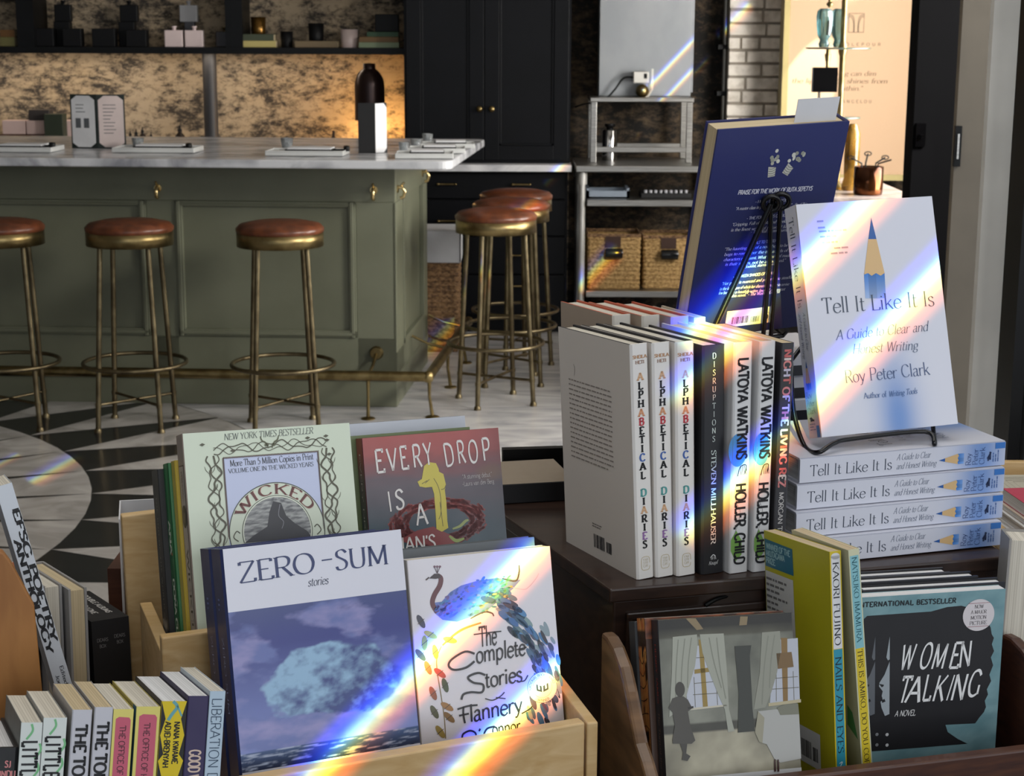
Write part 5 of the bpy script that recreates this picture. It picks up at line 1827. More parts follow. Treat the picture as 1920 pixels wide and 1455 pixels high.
def art_complete(s):
    f = s['front']
    q = Quad((760, 1050), (1032, 1025), (1057, 1357), (792, 1393), f.w, f.h, f.h * .2)
    f.rect(.6, 0, f.w - .6, f.h, '#cfcdd4', 0)
    k = '#17161c'
    # peacock: neck, body, feathers
    f.stroke(q.pts(817, 1078, 824, 1084, 822, 1098, 812, 1116, 809, 1132, 818, 1148), 4.4, '#57262e', 3, taper=.1)
    f.poly(q.pts(802, 1084, 812, 1075, 822, 1076, 824, 1083, 814, 1085), '#2a1c24', 4)
    f.stroke(q.pts(802, 1082, 796, 1087), 1.2, '#3a2a2a', 4)
    for dx in (-4, 1, 6):
        f.stroke(q.pts(817, 1075, 816 + dx, 1063), .6, '#4a3a44', 4)
        f.ell(*q(816 + dx, 1062), 1.1, 1.0, '#6a4a5a', 4)
    f.poly(q.pts(810, 1130, 826, 1128, 842, 1110, 862, 1098, 890, 1090, 930, 1084, 975, 1088, 960, 1105, 940, 1122, 915, 1142, 885, 1156, 855, 1166, 828, 1162, 812, 1148), '#5b6fae', 2)
    rnd = random.Random(12)
    for i in range(170):
        t = rnd.random()
        x = 815 + 140 * t
        yc = 1143 - 42 * t + rnd.uniform(-1, 1) * (10 + 22 * math.sin(t * 2.7))
        c = lerp3(S(rnd.choice(('#3a4a96', '#4b3f86', '#2f6a9a', '#6a4a86'))), S(rnd.choice(('#4f8a6a', '#8a8f4a', '#2f7a86'))), t)
        a = q(x, yc)
        f.ell(a[0], a[1], rnd.uniform(1.2, 2.8), rnd.uniform(.7, 1.3), c, 3 + (i % 2), 10, rnd.uniform(-.2, .9))
    for L_, w, c in (((940, 1085, 965, 1090, 972, 1075, 972, 1060), 1.6, '#3a2a26'), ((880, 1160, 905, 1148, 920, 1150, 924, 1156), 1.5, '#3a2f26'),
                     ((828, 1210, 850, 1190, 870, 1178, 900, 1168), 2.2, '#8f6a2a'), ((952, 1100, 980, 1106, 992, 1100, 1005, 1085, 1010, 1076), .6, '#b0b0bc')):
        f.stroke(q.pts(*L_), w, c, 4, taper=.4)
    # blue green trailing plumes
    for i in range(64):
        t = i / 64
        x = 925 + 98 * t + rnd.uniform(-16, 20) - 6 * t
        yy = 1115 + 150 * t ** 1.3 + rnd.uniform(-18, 16)
        c = rnd.choice(('#2f5f96', '#28506e', '#6f8a8e', '#20283e', '#3f78a8', '#54707a', '#2a3f62'))
        a = q(x, yy)
        f.ell(a[0], a[1], rnd.uniform(4.5, 8), rnd.uniform(1.6, 2.8), c, 2 + i % 3, 14, -.35 - t * 1.0)
    for i in range(58):
        t = i / 58
        x = 1000 + 18 * math.sin(t * 3.1) + rnd.uniform(-24, 30) + 6 * t
        yy = 1180 + 175 * t
        a = q(x, yy)
        f.ell(a[0], a[1], rnd.uniform(3.5, 8), rnd.uniform(1.3, 2.6), rnd.choice(('#2b3a58', '#3d5f80', '#7d909a', '#2f6a9a', '#1d2030', '#4a3a58')), 2 + i % 3, 14, -1.25 + rnd.uniform(-.2, .3))
    # autumn leaf stem down the side
    f.stroke(q.pts(826, 1212, 818, 1235, 820, 1265, 826, 1300, 833, 1345, 836, 1385), .9, '#7a6a4a', 2)
    for px, py, r_, c in ((795, 1205, .9, '#8f9a3a'), (788, 1165, 1.4, '#3a3a4a'), (806, 1190, 2.0, '#a8a83a'), (815, 1222, 1.1, '#b0842a'), (802, 1252, 1.3, '#a85a2a'), (824, 1262, 1.8, '#8f3a26'), (834, 1285, 1.2, '#3f4a2a'), (812, 1300, 1.3, '#8a4a26'), (815, 1335, 1.4, '#4a4a2a'), (838, 1325, 1.9, '#94682e'), (842, 1345, 1.7, '#7a5a2a'), (826, 1372, 1.5, '#8f7a3a'), (842, 1200, 2.2, '#9a9a3a'), (788, 1228, 1.6, '#4a4a3a')):
        a = q(px, py)
        f.ell(a[0], a[1], 6.5, 2.6, c, 3, 14, r_ + .6)
        f.stroke([(a[0] - 3, a[1] - 2), (a[0] + 3, a[1] + 2)], .5, '#3a2f22', 4, False)

    def script(*strokes, w=1.5):
        for st in strokes:
            f.stroke(q.pts(*st), w, k, 6)
    q.text(f, 'The', 897, 1214, 930, 1208, 17, 'hand', k, slant=.1, l=6)
    script((886, 1190, 910, 1187, 938, 1184), w=1.1)
    script((888, 1226, 870, 1222, 846, 1236, 840, 1248, 850, 1256, 872, 1252, 888, 1240), w=1.9)
    q.text(f, 'omplete', 891, 1244, 984, 1228, 15, 'hand', k, slant=.1, l=6)
    script((966, 1219, 986, 1214), w=1.1)
    script((908, 1266, 894, 1262, 876, 1270, 886, 1280, 904, 1284, 902, 1298, 882, 1298, 868, 1302, 864, 1312), w=1.9)
    q.text(f, 'tories', 908, 1290, 978, 1277, 14, 'hand', k, slant=.1, l=6)
    script((974, 1278, 982, 1276, 988, 1266), w=1.2)
    script((908, 1310, 922, 1313, 936, 1306, 944, 1298), (928, 1308, 946, 1310), w=1.0)
    script((857, 1330, 876, 1324, 894, 1322), (868, 1326, 868, 1340, 871, 1356), (860, 1342, 878, 1338), w=1.6)
    q.text(f, 'lannery', 880, 1354, 978, 1334, 14.5, 'hand', k, slant=.1, l=6)
    script((976, 1338, 990, 1330, 996, 1324), w=1.2)
    script((866, 1384, 868, 1376, 880, 1370, 890, 1374, 892, 1384), (897, 1371, 899, 1366), (914, 1380, 906, 1378, 912, 1366, 926, 1362), w=1.7)
    q.text(f, 'onnor', 922, 1380, 975, 1372, 12, 'hand', k, l=6)
    # round award seal
    cx, cy = q(1015, 1289)
    f.ell(cx, cy, 13.6, 13.6, '#4a4a50', 7, 40)
    f.ell(cx, cy, 13.2, 13.2, '#cfd0cc', 8, 40)
    f.ell(cx, cy, 9.0, 9.0, '#5a5a60', 9, 32)
    f.ell(cx, cy, 8.7, 8.7, '#cdcecb', 10, 32)
    for sd in (-1, 1):
        f.poly([(cx + sd * .6, cy - 4), (cx + sd * 5.5, cy - 2.2), (cx + sd * 5.5, cy + 3.6), (cx + sd * 4, cy + 2.8), (cx + sd * 4, cy - 1), (cx + sd * 2.4, cy - 1.7), (cx + sd * 2.4, cy + 2.2), (cx + sd * .6, cy + 1.2)], '#222226', 11)
    f.text('NATIONAL BOOK AWARD', 0, 0, 2.3, 'sans', '#4a4a50', fit=33, fmap=lambda a, b: (cx + (10 + b) * math.cos(R(100) - a / 11), cy + (10 + b) * math.sin(R(100) - a / 11)), l=11)
    f.text('WINNER', 0, 0, 2.3, 'sans', '#4a4a50', fit=11, fmap=lambda a, b: (cx + (12.3 - b) * math.cos(R(-90) + a / 11), cy + (12.3 - b) * math.sin(R(-90) + a / 11)), l=11)


def art_women(s):
    f = s['front']
    q = Quad((1613, 1128), (1879, 1118), (1857, 1406), (1602, 1436), f.w, f.h, f.h * .15)
    c0, c1 = S('#7ea0a6'), S('#648990')
    f.grid(.5, 0, f.w - .5, f.h, 40, 50, lambda u, v: lerp3(c0, c1, .5 + .8 * fbm(u * 6, v * 14, 2.7, 5)), 0)
    dk = '#232326'
    f.poly(q.pts(1618, 1170, 1624, 1164, 1740, 1158, 1770, 1150, 1796, 1148, 1830, 1158, 1842, 1175, 1850, 1190, 1852, 1203, 1856, 1210, 1852, 1222, 1856, 1235, 1850, 1247, 1854, 1262, 1847, 1280, 1850, 1292, 1842, 1308, 1844, 1318, 1838, 1330, 1840, 1342, 1836, 1352, 1828, 1362, 1820, 1374, 1766, 1378, 1770, 1392, 1788, 1405, 1806, 1414, 1720, 1424, 1612, 1436, 1612, 1300), dk, 1)
    for a, c, l in ((1662, '#9aa2a8', 3), (1636, '#60646a', 2)):
        f.poly(q.pts(a + 3, 1205, a + 3, 1250, a, 1252, a - 3, 1246), c, l)
        f.poly(q.pts(a + 3, 1254, a + 3, 1358, a - 5, 1362, a - 11, 1346, a - 13, 1334, a - 9, 1330, a - 11, 1322, a - 9, 1313, a - 16, 1303, a - 15, 1296, a - 6, 1280), c, l)
        f.poly(q.pts(a - 11, 1331, a - 6, 1328, a - 4, 1333, a - 10, 1336), dk, l + 1)
        f.poly(q.pts(a - 16, 1298, a - 11, 1305, a - 8, 1303, a - 7, 1300), dk, l + 1)
    for a in (1643, 1661):
        for y in (1399, 1420):
            x, yy = q(a, y)
            f.ell(x, yy, 1.6, 1.6, '#c4c6c8' if a > 1650 else '#808286', 4)
    q.text(f, 'INTERNATIONAL BESTSELLER', 1606, 1147, 1787, 1142, 4.6, 'bold', '#232c30', l=3, track=12)
    for w, pos in (('WOMEN', ((1681, 1271, 1705, 1269), (1716, 1268, 1736, 1267), (1738, 1269, 1763, 1268), (1770, 1267, 1789, 1266), (1789, 1267, 1812, 1262))), ('TALKING', ((1678, 1336, 1696, 1335), (1691, 1335, 1719, 1334), (1722, 1331, 1738, 1329), (1740, 1332, 1761, 1331), (1765, 1330, 1771, 1330), (1773, 1330, 1799, 1328), (1803, 1322, 1826, 1320)))):
        for ch, a in zip(w, pos):
            q.text(f, ch, *a, 24 if w == 'WOMEN' else 25, 'hand', '#e2e2e2', slant=.18, l=4)
    x, y = q(1827.5, 1166)
    f.ell(x, y, 16, 15.4, '#cfc9cb', 5, 40)
    for i, t in enumerate(('NOW', 'A MAJOR', 'MOTION', 'PICTURE')):
        f.text(t, x, y + 6.6 - i * 5.3, 3.5, 'serif', '#3a3438', fit=(9, 16, 16, 17.5)[i], l=6)
    for d_ in (11.4, -11.2):
        f.rect(x - 10.5, y + d_, 21, .4, '#8a4a50', 6)
    q.text(f, 'A NOVEL', 1674, 1363, 1711, 1360, 5.6, 'hand', '#d2d2d2', slant=.2, l=4)
    p = s['spine']
    p.rect(.3, 0, p.w - .6, p.h, dk, 0)


def art_screw(s):
    f = s['front']
    q = Quad((1237.5, 1163.5), (1484, 1148), (1502.5, 1442), (1249.5, 1467), f.w, f.h, f.h * .19)
    y0 = f.h * .205

    def room(u, v):
        n = fbm(u * 5, v * 6, 1.9, 4)
        fl = .285 + .0 * u
        if v < fl:
            c = lerp3(S('#b0aa94'), S('#8d8874'), abs(u - .5) * 1.1 + (fl - v) * .8)
        elif v > .93:
            c = S('#2a2822')
        elif v > .885:
            c = lerp3(S('#5a584a'), S('#3a382f'), (v - .885) * 20)
        else:
            d = math.exp(-((u - .27) / .3) ** 2) * .6 + math.exp(-((u - .93) / .18) ** 2) * .5
            c = lerp3(S('#6b6d62'), S('#a5a696'), d * (1 - max(0, v - .6)))
            if v < .42 and u > .12:
                c = lerp3(c, S('#84857a'), .5)
        if v < .33 and v > .285:
            c = S('#4c4b42')
        e = 1 - .45 * max(0, abs(u - .5) * 2 - .55) - .3 * max(0, v - .75) * 2
        return tuple(max(0, x * (.8 + .3 * n) * e) for x in c)
    f.grid(.4, y0, f.w - .4, f.h - y0, 60, 70, room, 0)
    f.rect(.4, 0, f.w, y0, '#c6c6c6', 0)
    for a in ((1288, 1160, 1306, 1160, 1320, 1180, 1308, 1182), (1388, 1156, 1402, 1156, 1400, 1172, 1386, 1173)):
        f.poly(q.pts(*a), '#7d6d50', 1)
    # window lights, mullions and curtains
    f.poly(q.pts(1283, 1212, 1348, 1210, 1358, 1322, 1290, 1330), '#aeb2bc', 1)
    f.poly(q.pts(1452, 1200, 1496, 1196, 1500, 1312, 1443, 1318), '#a8acb6', 1)
    mu = '#9c8648'
    for a in ((1311, 1200, 1319, 1200, 1327, 1326, 1318, 1327), (1303, 1256, 1330, 1252, 1331, 1260, 1303, 1264), (1464, 1196, 1476, 1196, 1477, 1316, 1468, 1317)):
        f.poly(q.pts(*a), '#8a7438' if a[0] != 1464 else '#7a5f32', 2)
    for a in ((1302, 1282, 1352, 1277), (1300, 1303, 1356, 1299), (1305, 1234, 1350, 1231), (1302, 1270, 1304, 1326), (1342, 1262, 1345, 1322), (1448, 1272, 1496, 1268), (1446, 1292, 1498, 1288), (1455, 1262, 1455, 1314), (1487, 1258, 1489, 1312)):
        f.stroke(q.pts(*a), .55, '#5f5c4c', 2, False)
    f.poly(q.pts(1294, 1328, 1362, 1321, 1362, 1324, 1294, 1332), '#b8b2a0', 3)
    f.poly(q.pts(1440, 1318, 1502, 1310, 1502, 1316, 1440, 1324), '#a89e80', 3)
    f.poly(q.pts(1455, 1225, 1484, 1222, 1488, 1250, 1458, 1254), '#6d5430', 3)
    cu = '#94968a'
    f.poly(q.pts(1264, 1195, 1308, 1190, 1309, 1212, 1304, 1250, 1296, 1276, 1286, 1312, 1272, 1334, 1256, 1345, 1262, 1260), cu, 3)
    f.poly(q.pts(1313, 1190, 1357, 1188, 1362, 1250, 1366, 1330, 1376, 1370, 1364, 1372, 1358, 1330, 1346, 1302, 1332, 1266, 1318, 1225), cu, 3)
    f.poly(q.pts(1428, 1186, 1462, 1183, 1464, 1218, 1456, 1262, 1446, 1296, 1434, 1326, 1412, 1330, 1424, 1260), '#85867a', 3)
    for a in ((1274, 1200, 1268, 1330), (1286, 1198, 1278, 1310), (1298, 1196, 1290, 1290), (1330, 1196, 1352, 1290), (1344, 1196, 1360, 1310), (1440, 1192, 1428, 1320), (1452, 1190, 1442, 1290)):
        f.stroke(q.pts(a[0], a[1], (a[0] + a[2]) / 2 - 2, (a[1] + a[3]) / 2, a[2], a[3]), .9, '#7a7c70', 4)
    f.poly(q.pts(1377, 1212, 1408, 1210, 1405, 1230, 1410, 1330, 1414, 1370, 1382, 1373, 1384, 1300), '#33352f', 4)
    # plain standing figure with a tray, table in a white cloth
    fg = '#3d3a34'
    f.ell(*q(1276, 1293), 4.6, 6.4, fg, 6, 20)
    f.poly(q.pts(1272, 1306, 1282, 1306, 1290, 1312, 1298, 1328, 1290, 1334, 1294, 1360, 1303, 1388, 1296, 1394, 1262, 1394, 1261, 1388, 1266, 1360, 1262, 1336, 1255, 1328, 1262, 1310), '#45423c', 6)
    f.poly(q.pts(1275, 1394, 1288, 1394, 1286, 1412, 1294, 1417, 1288, 1426, 1278, 1424, 1280, 1410), fg, 6)
    f.poly(q.pts(1290, 1326, 1300, 1324, 1300, 1328, 1290, 1330), '#2f2c28', 7)
    f.poly(q.pts(1420, 1333, 1455, 1329, 1498, 1338, 1502, 1420, 1462, 1428, 1450, 1420, 1436, 1394, 1422, 1390, 1414, 1372), '#a0a09c', 5)
    f.poly(q.pts(1420, 1333, 1432, 1345, 1428, 1392, 1422, 1390, 1414, 1372), '#8f8b78', 6)
    f.poly(q.pts(1456, 1326, 1470, 1320, 1496, 1318, 1498, 1338, 1462, 1340), '#6f6f60', 6)
    for x in (1450, 1456):
        f.poly(q.pts(x, 1422, x + 3, 1422, x + 4, 1444, x, 1445), '#3a1f1a', 6)
    p = s['spine']
    vt(p, 'HENRY JAMES', p.h * .88, 3.2, p.h * .3, 'serif', '#8a2f24')
    vt(p, 'The Turn of the Screw', p.h * .54, 3.2, p.h * .4, 'serif', '#6a5040', slant=.2)


def art_alpha(s):
    p = s['spine']
    k, tan = '#141418', '#c7a07c'
    yy = lambda py: (1085 - py) * p.h / 440
    p.text('SHEILA', p.w / 2, yy(671), 3.0, 'slab', '#b08a6a', fit=p.w * .8)
    p.text('HETI', p.w / 2, yy(681), 3.0, 'slab', '#9a8072', fit=p.w * .5)
    cs = dict(zip(range(12), (tan, k, k, k, '#c98f6a', '#b03a44', k, k, k, '#3a5a9a', k, k)))
    for i, ch in enumerate('ALPHABETICAL'):
        p.text(ch, p.w / 2, yy(711.5 + i * 16.7), 7.0, 'slab', cs[i], xs=1.2)
    for i, (ch, c) in enumerate(zip('DIARIES', ('#4a8f8c', k, tan, k, k, '#8f6aa0', k))):
        p.text(ch, p.w / 2, yy(928 + i * 16.4), 7.0, 'slab', c, xs=1.2)
    x, y = p.w / 2, yy(1056)
    rr = lambda a, b: [(x + a * (math.copysign(abs(math.cos(t)) ** .5, math.cos(t))), y + b * (math.copysign(abs(math.sin(t)) ** .6, math.sin(t)))) for t in (2 * math.pi * i / 28 for i in range(28))]
    p.stroke(rr(4.6, 6.6), .45, '#b0a070', 2, False, 0, True)
    for i, w in enumerate(('FAR', 'STR', 'GIR')):
        p.text(w, x, y + 2.4 - i * 3.0, 2.2, 'thin', '#a09468', fit=5.4)
    b = s['back']
    b.text(')', b.w * .22, b.h * .82, 4, 'serif', '#777777')
    b.stroke([(b.w * .21, b.h * .85), (b.w * .225, b.h * .83), (b.w * .215, b.h * .80)], .6, '#77706a', 2)
    b.para(b.w * .13, b.h * .775, b.w * .6, 17, 4.85, '#867e77', 4, True, .27)
    b.barcode(b.w * .40, b.h * .045, b.w * .28, 22, 2, 5, False)
    b.para(b.w * .40, b.h * .16, 22, 2, 2.6, '#6a6661', 6, False)


def art_disrupt(s):
    p = s['spine']
    yy = lambda py: (1077 - py) * p.h / 434
    for i, ch in enumerate('DISRUPTIONS'):
        p.text(ch, p.w * .5, yy(668 + i * 15.6), 5.4, 'serif', '#cfd8d4')
    vt(p, 'STEVEN MILLHAUSER', yy(840), 5.2, (1020 - 840) * p.h / 434, 'roman', '#c4d0cc')
    p.stroke([(p.w * .38, yy(1046)), (p.w * .5, yy(1041)), (p.w * .6, yy(1044))], .8, '#c8c8c8', 2)
    for dx in (.4, .46, .54, .6):
        p.stroke([(p.w * dx, yy(1044)), (p.w * (dx + .02), yy(1050))], .5, '#c8c8c8', 2, False)
    p.text('Knopf', p.w * .5, yy(1060), 3.6, 'serif', '#c8c8c8', slant=.25)


def art_latoya(s):
    p = s['spine']
    H = p.h
    yy = lambda py: (1075 - py) * H / 440
    p.ell(p.w * .3, yy(838), p.w * .5, 16, '#4a88c0', 1)
    p.poly([(p.w * .02, yy(1010)), (p.w * .3, yy(992)), (p.w * .6, yy(1012)), (p.w * .62, yy(1040)), (p.w * .3, yy(1052)), (.4, yy(1030))], '#6f9a4a', 1)
    p.rect(0.1, 0, .6, H, '#c2c2c2', 1)
    vt(p, 'LATOYA', yy(664), 11, 84 * H / 440, 'bold', '#15161b', xs=.6, l=4)
    vt(p, 'WATKINS', yy(756), 11, 100 * H / 440, 'bold', '#15161b', xs=.6, l=4)
    vt(p, 'HOLLER,', yy(902), 11, 88 * H / 440, 'bold', '#15161b', xs=.6, l=4)
    vt(p, 'CHILD', yy(998), 11, 60 * H / 440, 'bold', '#15161b', xs=.6, l=4)
    p.stroke([(p.w * .3, yy(888)), (p.w * .45, yy(870)), (p.w * .75, yy(868)), (p.w * .7, yy(884))], 1.0, '#23242a', 3)
    for i in range(4):
        p.stroke([(p.w * (.45 + .1 * i), yy(868)), (p.w * (.5 + .1 * i), yy(886))], .6, '#23242a', 3, False)
    p.stroke([(p.w * .25, yy(880)), (p.w * .22, yy(930)), (p.w * .5, yy(960)), (p.w * .2, yy(1000))], .35, '#6a6a6a', 3)


def art_rez(s):
    p = s['spine']
    H = p.h
    yy = lambda py: (1068 - py) * H / 435
    cols = ('#c47a78', '#c9a49c', '#c9b8b4', '#b0a8c4')
    vt(p, 'NIGHT OF THE LIVING REZ', yy(645), 7.4, 262 * H / 435, 'bold', '#c4b0ac', cols=['#b8605e', '#c9bab6', '#c47a78', '#b9b3c6'], xs=.7)
    vt(p, 'MORGAN TALTY', yy(917), 5.0, 110 * H / 435, 'sans', '#b9b6b4')


def art_sep(s):
    b = s['back']
    q = Quad((1345, 243), (1592, 231), (1545, 556), (1290, 585), b.w, b.h, b.h * .15)
    b.grid(.3, 0, b.w - .3, b.h, 10, 14, lambda u, v: lerp3(S('#1f2550'), S('#272e62'), v), 0)
    w = '#c9cad6'
    for (cx, cy, lean) in ((1446, 315, -.12), (1480, 312, .5)):
        x, y = q(cx, cy)
        M = lambda a, c: (x + a * math.cos(-lean) - c * math.sin(-lean), y + a * math.sin(-lean) + c * math.cos(-lean))
        b.poly([M(-4.5, -9), M(4, -9), M(4.8, 1), M(-4.5, 3)], '#b8b8ae', 2)
        for i in range(4):
            b.stroke([M(-4.3, -7 + i * 2.6), M(0, -8 + i * 2.6), M(4.4, -6.6 + i * 2.6)], .7, '#6f706a', 3)
        rnd = random.Random(int(cx))
        for i in range(9):
            a, c = M(rnd.uniform(-5.5, 7), rnd.uniform(5, 20))
            b.ell(a, c, rnd.uniform(2, 3.2), rnd.uniform(1.6, 2.6), rnd.choice(('#c6c6bc', '#a9aa9e', '#8f9186')), 3 + i % 2, 9, rnd.random() * 3)
    q.text(b, 'PRAISE FOR THE WORK OF RUTA SEPETYS', 1382, 362, 1526, 355, 4.8, 'bold', w, slant=.12)
    for t, xa, ya, xb, yb, f_ in (('- I MUST BETRAY YOU -', 1416, 378, 1482, 375, 0), ('"A master class in pacing and atmosphere." - Read This', 1378, 391, 1518, 383, 1),
                                 ('- THE FOUNTAINS OF SILENCE -', 1400, 409, 1496, 402, 0), ('"Gripping. Full of twists and revelations, Sepetys', 1372, 421, 1520, 412, 1), ('is the finest writer of historical fiction today."', 1370, 431, 1516, 423, 1), ('- The Wall Street Journal', 1408, 435, 1484, 431, 1),
                                 ('- SALT TO THE SEA -', 1412, 456, 1464, 451, 0), ('"The haunting gem of a novel begs to be read,', 1358, 468, 1500, 459, 1), ('begs to remember the thousands of lost', 1358, 478, 1498, 469, 1), ('characters represent. What it asks of readers', 1357, 488, 1496, 479, 1), ('is their stories, not be abandoned."', 1360, 497, 1480, 489, 1), ('- Booklist, starred review', 1394, 502, 1464, 495, 1),
                                 ('- BETWEEN SHADES OF GRAY -', 1376, 521, 1462, 513, 0), ('"Her prose is nuanced and powerful, so steadfast', 1354, 535, 1500, 521, 1), ('in the landscapes of which her characters struggle to survive', 1350, 545, 1490, 535, 1), ('few books are as beautifully written, fewer still are important', 1348, 553, 1482, 545, 1), ('like this novel." - The Washington Post', 1362, 560, 1472, 550, 1)):
        q.text(b, t, xa, ya, xb, yb, 3.5 if f_ else 3.2, 'roman' if f_ else 'bold', w if f_ else '#a9abc4', slant=.22 if f_ else .1)
    x, y = q(1362, 618)
    b.rect(x, y - 1, 60, 20, '#c4c4c8', 1)
    b.barcode(x + 5, y + 0.5, 40, 14, 2, 8, False)
    b.ell(x + 53, y + 7, 4, 5.4, '#30313a', 2)
    b.ell(x + 53, y + 7, 3.6, 5, '#c4c4c8', 3)
    b.ell(x + 53, y + 6.4, 1.8, 3.2, '#30313a', 4)


def art_nails(s):
    b, p = s['back'], s['spine']
    q = Quad((1432, 997), (1555, 1038), (1564, 1400), (1449, 1340), b.w, b.h, b.h * .2)
    b.rect(.3, 0, b.w - .3, b.h, '#a9a31f', 0)
    b.poly(q.pts(1434, 1012, 1488, 1033, 1491, 1082, 1437, 1062), '#1f5f74', 2)
    for t, y in (('WINNER OF THE', 1030), ('AKUTAGAWA', 1043), ('PRIZE', 1056)):
        q.text(b, t, 1438, y, 1438 + (46, 36, 18)[('WINNER OF THE', 'AKUTAGAWA', 'PRIZE').index(t)], y + (17, 13, 7)[('WINNER OF THE', 'AKUTAGAWA', 'PRIZE').index(t)], 5.5, 'bold', '#8fb4b8', l=3)
    b.poly(q.pts(1437, 1070, 1490, 1090, 1498, 1240, 1444, 1216), '#b9bab8', 2)
    a = q(1439, 1086)
    b.para(a[0], a[1], 42, 9, 5.6, '#6a6a6a', 2, False, .4, 3)
    x, y = q(1504, 1420)
    b.rect(x, y, 40, 34, '#c2c4c6', 2)
    b.barcode(x + 3, y + 3, 34, 26, 3, 9, False)
    W, H = p.w, p.h
    yy = lambda py: H * .0 + (1455 - py) * 210 / 418 + (H - 210)
    p.rect(.2, 0, W - .4, H, '#c4ae1c', 0)
    p.rect(W * .12, yy(1212), W * .76, yy(1045) - yy(1212), '#cfd0d2', 1)
    p.ell(W / 2, yy(1046), W * .38, 3, '#cfd0d2', 1)
    p.rect(W * .12, yy(1440), W * .76, yy(1213) - yy(1440), '#2a8aa0', 1)
    p.ell(W / 2, yy(1440), W * .38, 3, '#2a8aa0', 1)
    vt(p, 'KAORI FUJINO', yy(1056), 6.0, yy(1056) - yy(1206), 'serif', '#1d1f26')
    vt(p, 'NAILS AND EYES', yy(1226), 6.0, yy(1226) - yy(1402), 'serif', '#12303c')
    p.stroke([(W * .35, yy(1420)), (W * .6, yy(1418)), (W * .4, yy(1428)), (W * .65, yy(1432)), (W * .4, yy(1436))], .7, '#cfe0e0', 2)


def art_amiko(s):
    b, p = s['back'], s['spine']
    b.rect(.3, 0, b.w - .3, b.h, '#a8a78c', 0)
    b.poly([(b.w * .8, b.h * .3), (b.w * .97, b.h * .26), (b.w * .9, b.h * .36), (b.w * .82, b.h * .38)], '#3f7a4a', 1)
    W, H = p.w, p.h
    yy = lambda py: (1450 - py) * H / 420
    p.rect(.2, 0, W - .4, H, '#c4c4a4', 0)
    p.rect(W * .12, yy(1190), W * .76, yy(1040) - yy(1190), '#7fb4bc', 1)
    p.rect(W * .12, yy(1436), W * .76, yy(1190) - yy(1436), '#cdb62e', 1)
    vt(p, 'NATSUKO IMAMURA', yy(1042), 5.0, yy(1042) - yy(1180), 'serif', '#20545e')
    vt(p, 'THIS IS AMIKO, DO YOU COPY?', yy(1192), 5.0, yy(1192) - yy(1398), 'serif', '#3a3212')
    p.stroke([(W * .35, yy(1414)), (W * .6, yy(1412)), (W * .4, yy(1421)), (W * .65, yy(1426)), (W * .4, yy(1430))], .7, '#4a4420', 2)
# ------------------------------------------------------------------ display furniture in front
TZ = 0.875
tb = thing('display_table', 'dark wooden display table under the book boxes', 'table', (0, 1.42, 0))
MB().box(-0.95, 0.95, -0.52, 0.56, TZ - 0.035, TZ).build('table_top', WALNUT, tb, bevel=0.004)
for sx in (-1, 1):
    for sy in (-1, 1):
        MB().box(sx * .88 - .035, sx * .88 + .035, (-.46 if sy < 0 else .5) - .035, (-.46 if sy < 0 else .5) + .035, 0, TZ - .036).build('leg', WALNUT, tb)

# dark chest whose top carries the upright books
BZ = 1.08
ch = thing('display_chest', 'dark brown wooden chest with a framed front under the upright books', 'chest')
cp = [(0.096, 1.522), (0.488, 1.626), (0.42, 1.95), (-0.08, 1.945)]
MB().prism(cp, TZ + .001, BZ - .014).prism([(0.092, 1.514), (0.495, 1.621), (0.425, 1.955), (-.086, 1.95)], BZ - .014, BZ).build('chest_body', WALNUT, ch, bevel=0.002)
dv = Vector((0.488 - 0.096, 1.626 - 1.522, 0)).normalized()
M = Matrix.Translation((0.096, 1.522, 0)) @ Matrix.Rotation(math.atan2(dv.y, dv.x), 4, 'Z')
q = MB(M)
for a, b_, z0, z1 in ((0.012, 0.395, BZ - .034, BZ - .026), (.012, .018, TZ + .02, BZ - .03), (.385, .391, TZ + .02, BZ - .03), (.012, .391, TZ + .02, TZ + .026)):
    q.box(a, b_, -.004, .001, z0, z1)
q.build('drawer_front', WALNUT, ch, bevel=.0015)
pts = [at(1322, 1134, 1.545), at(1345, 1121, 1.55), at(1385, 1110, 1.562), at(1425, 1096, 1.572), at(1470, 1076, 1.58)]
tag(MB().tube(crom3([Vector((p.x, p.y - .002, p.z)) for p in pts]), .0022, 8).build('cable', BLACK), 'thin black cable drooping across the front of the dark chest', 'cable')

# plywood step box
pb = thing('plywood_step_box', 'birch plywood stepped box holding the face out books', 'box')
A0, A1 = Vector((-0.2125, 1.245, 0)), Vector((0.0575, 1.363, 0))
an = math.atan2(A1.y - A0.y, A1.x - A0.x)
L_ = (A1 - A0).length
MP = Matrix.Translation(A0) @ Matrix.Rotation(an, 4, 'Z')
MB(MP).box(-0.02, L_, -.013, 0, TZ + .001, 1.017).build('front_board', PLY, pb, bevel=.0015)
MB(MP @ Matrix.Translation((L_, 0, 0)) @ Matrix.Rotation(R(-9), 4, 'Z')).box(.004, .014, -.012, .26, TZ + .001, 1.016).build('side_board', PLY, pb, bevel=.0015)
MB(MP).box(-0.02, L_, .001, .26, .905, .918).box(-.06, L_, .1, .26, .919, .935).build('floor_board', PLY, pb)
ma = at(303, 1196, 1.37)
zmb = ma.z
mv = Vector((math.cos(R(22)), math.sin(R(22)), 0))
MM = Matrix.Translation((ma.x, ma.y, 0)) @ Matrix.Rotation(R(22), 4, 'Z')
MB(MM).box(0, .115, 0, .011, .95, zmb).build('middle_board', PLY, pb, bevel=.0015)
pa, pb_ = at(228, 968, 1.60), at(330, 955, 1.62)
MBK = Matrix.Translation((pa.x, pa.y, 0)) @ Matrix.Rotation(R(20), 4, 'Z')
zbk = pa.z
q = MB(MBK)
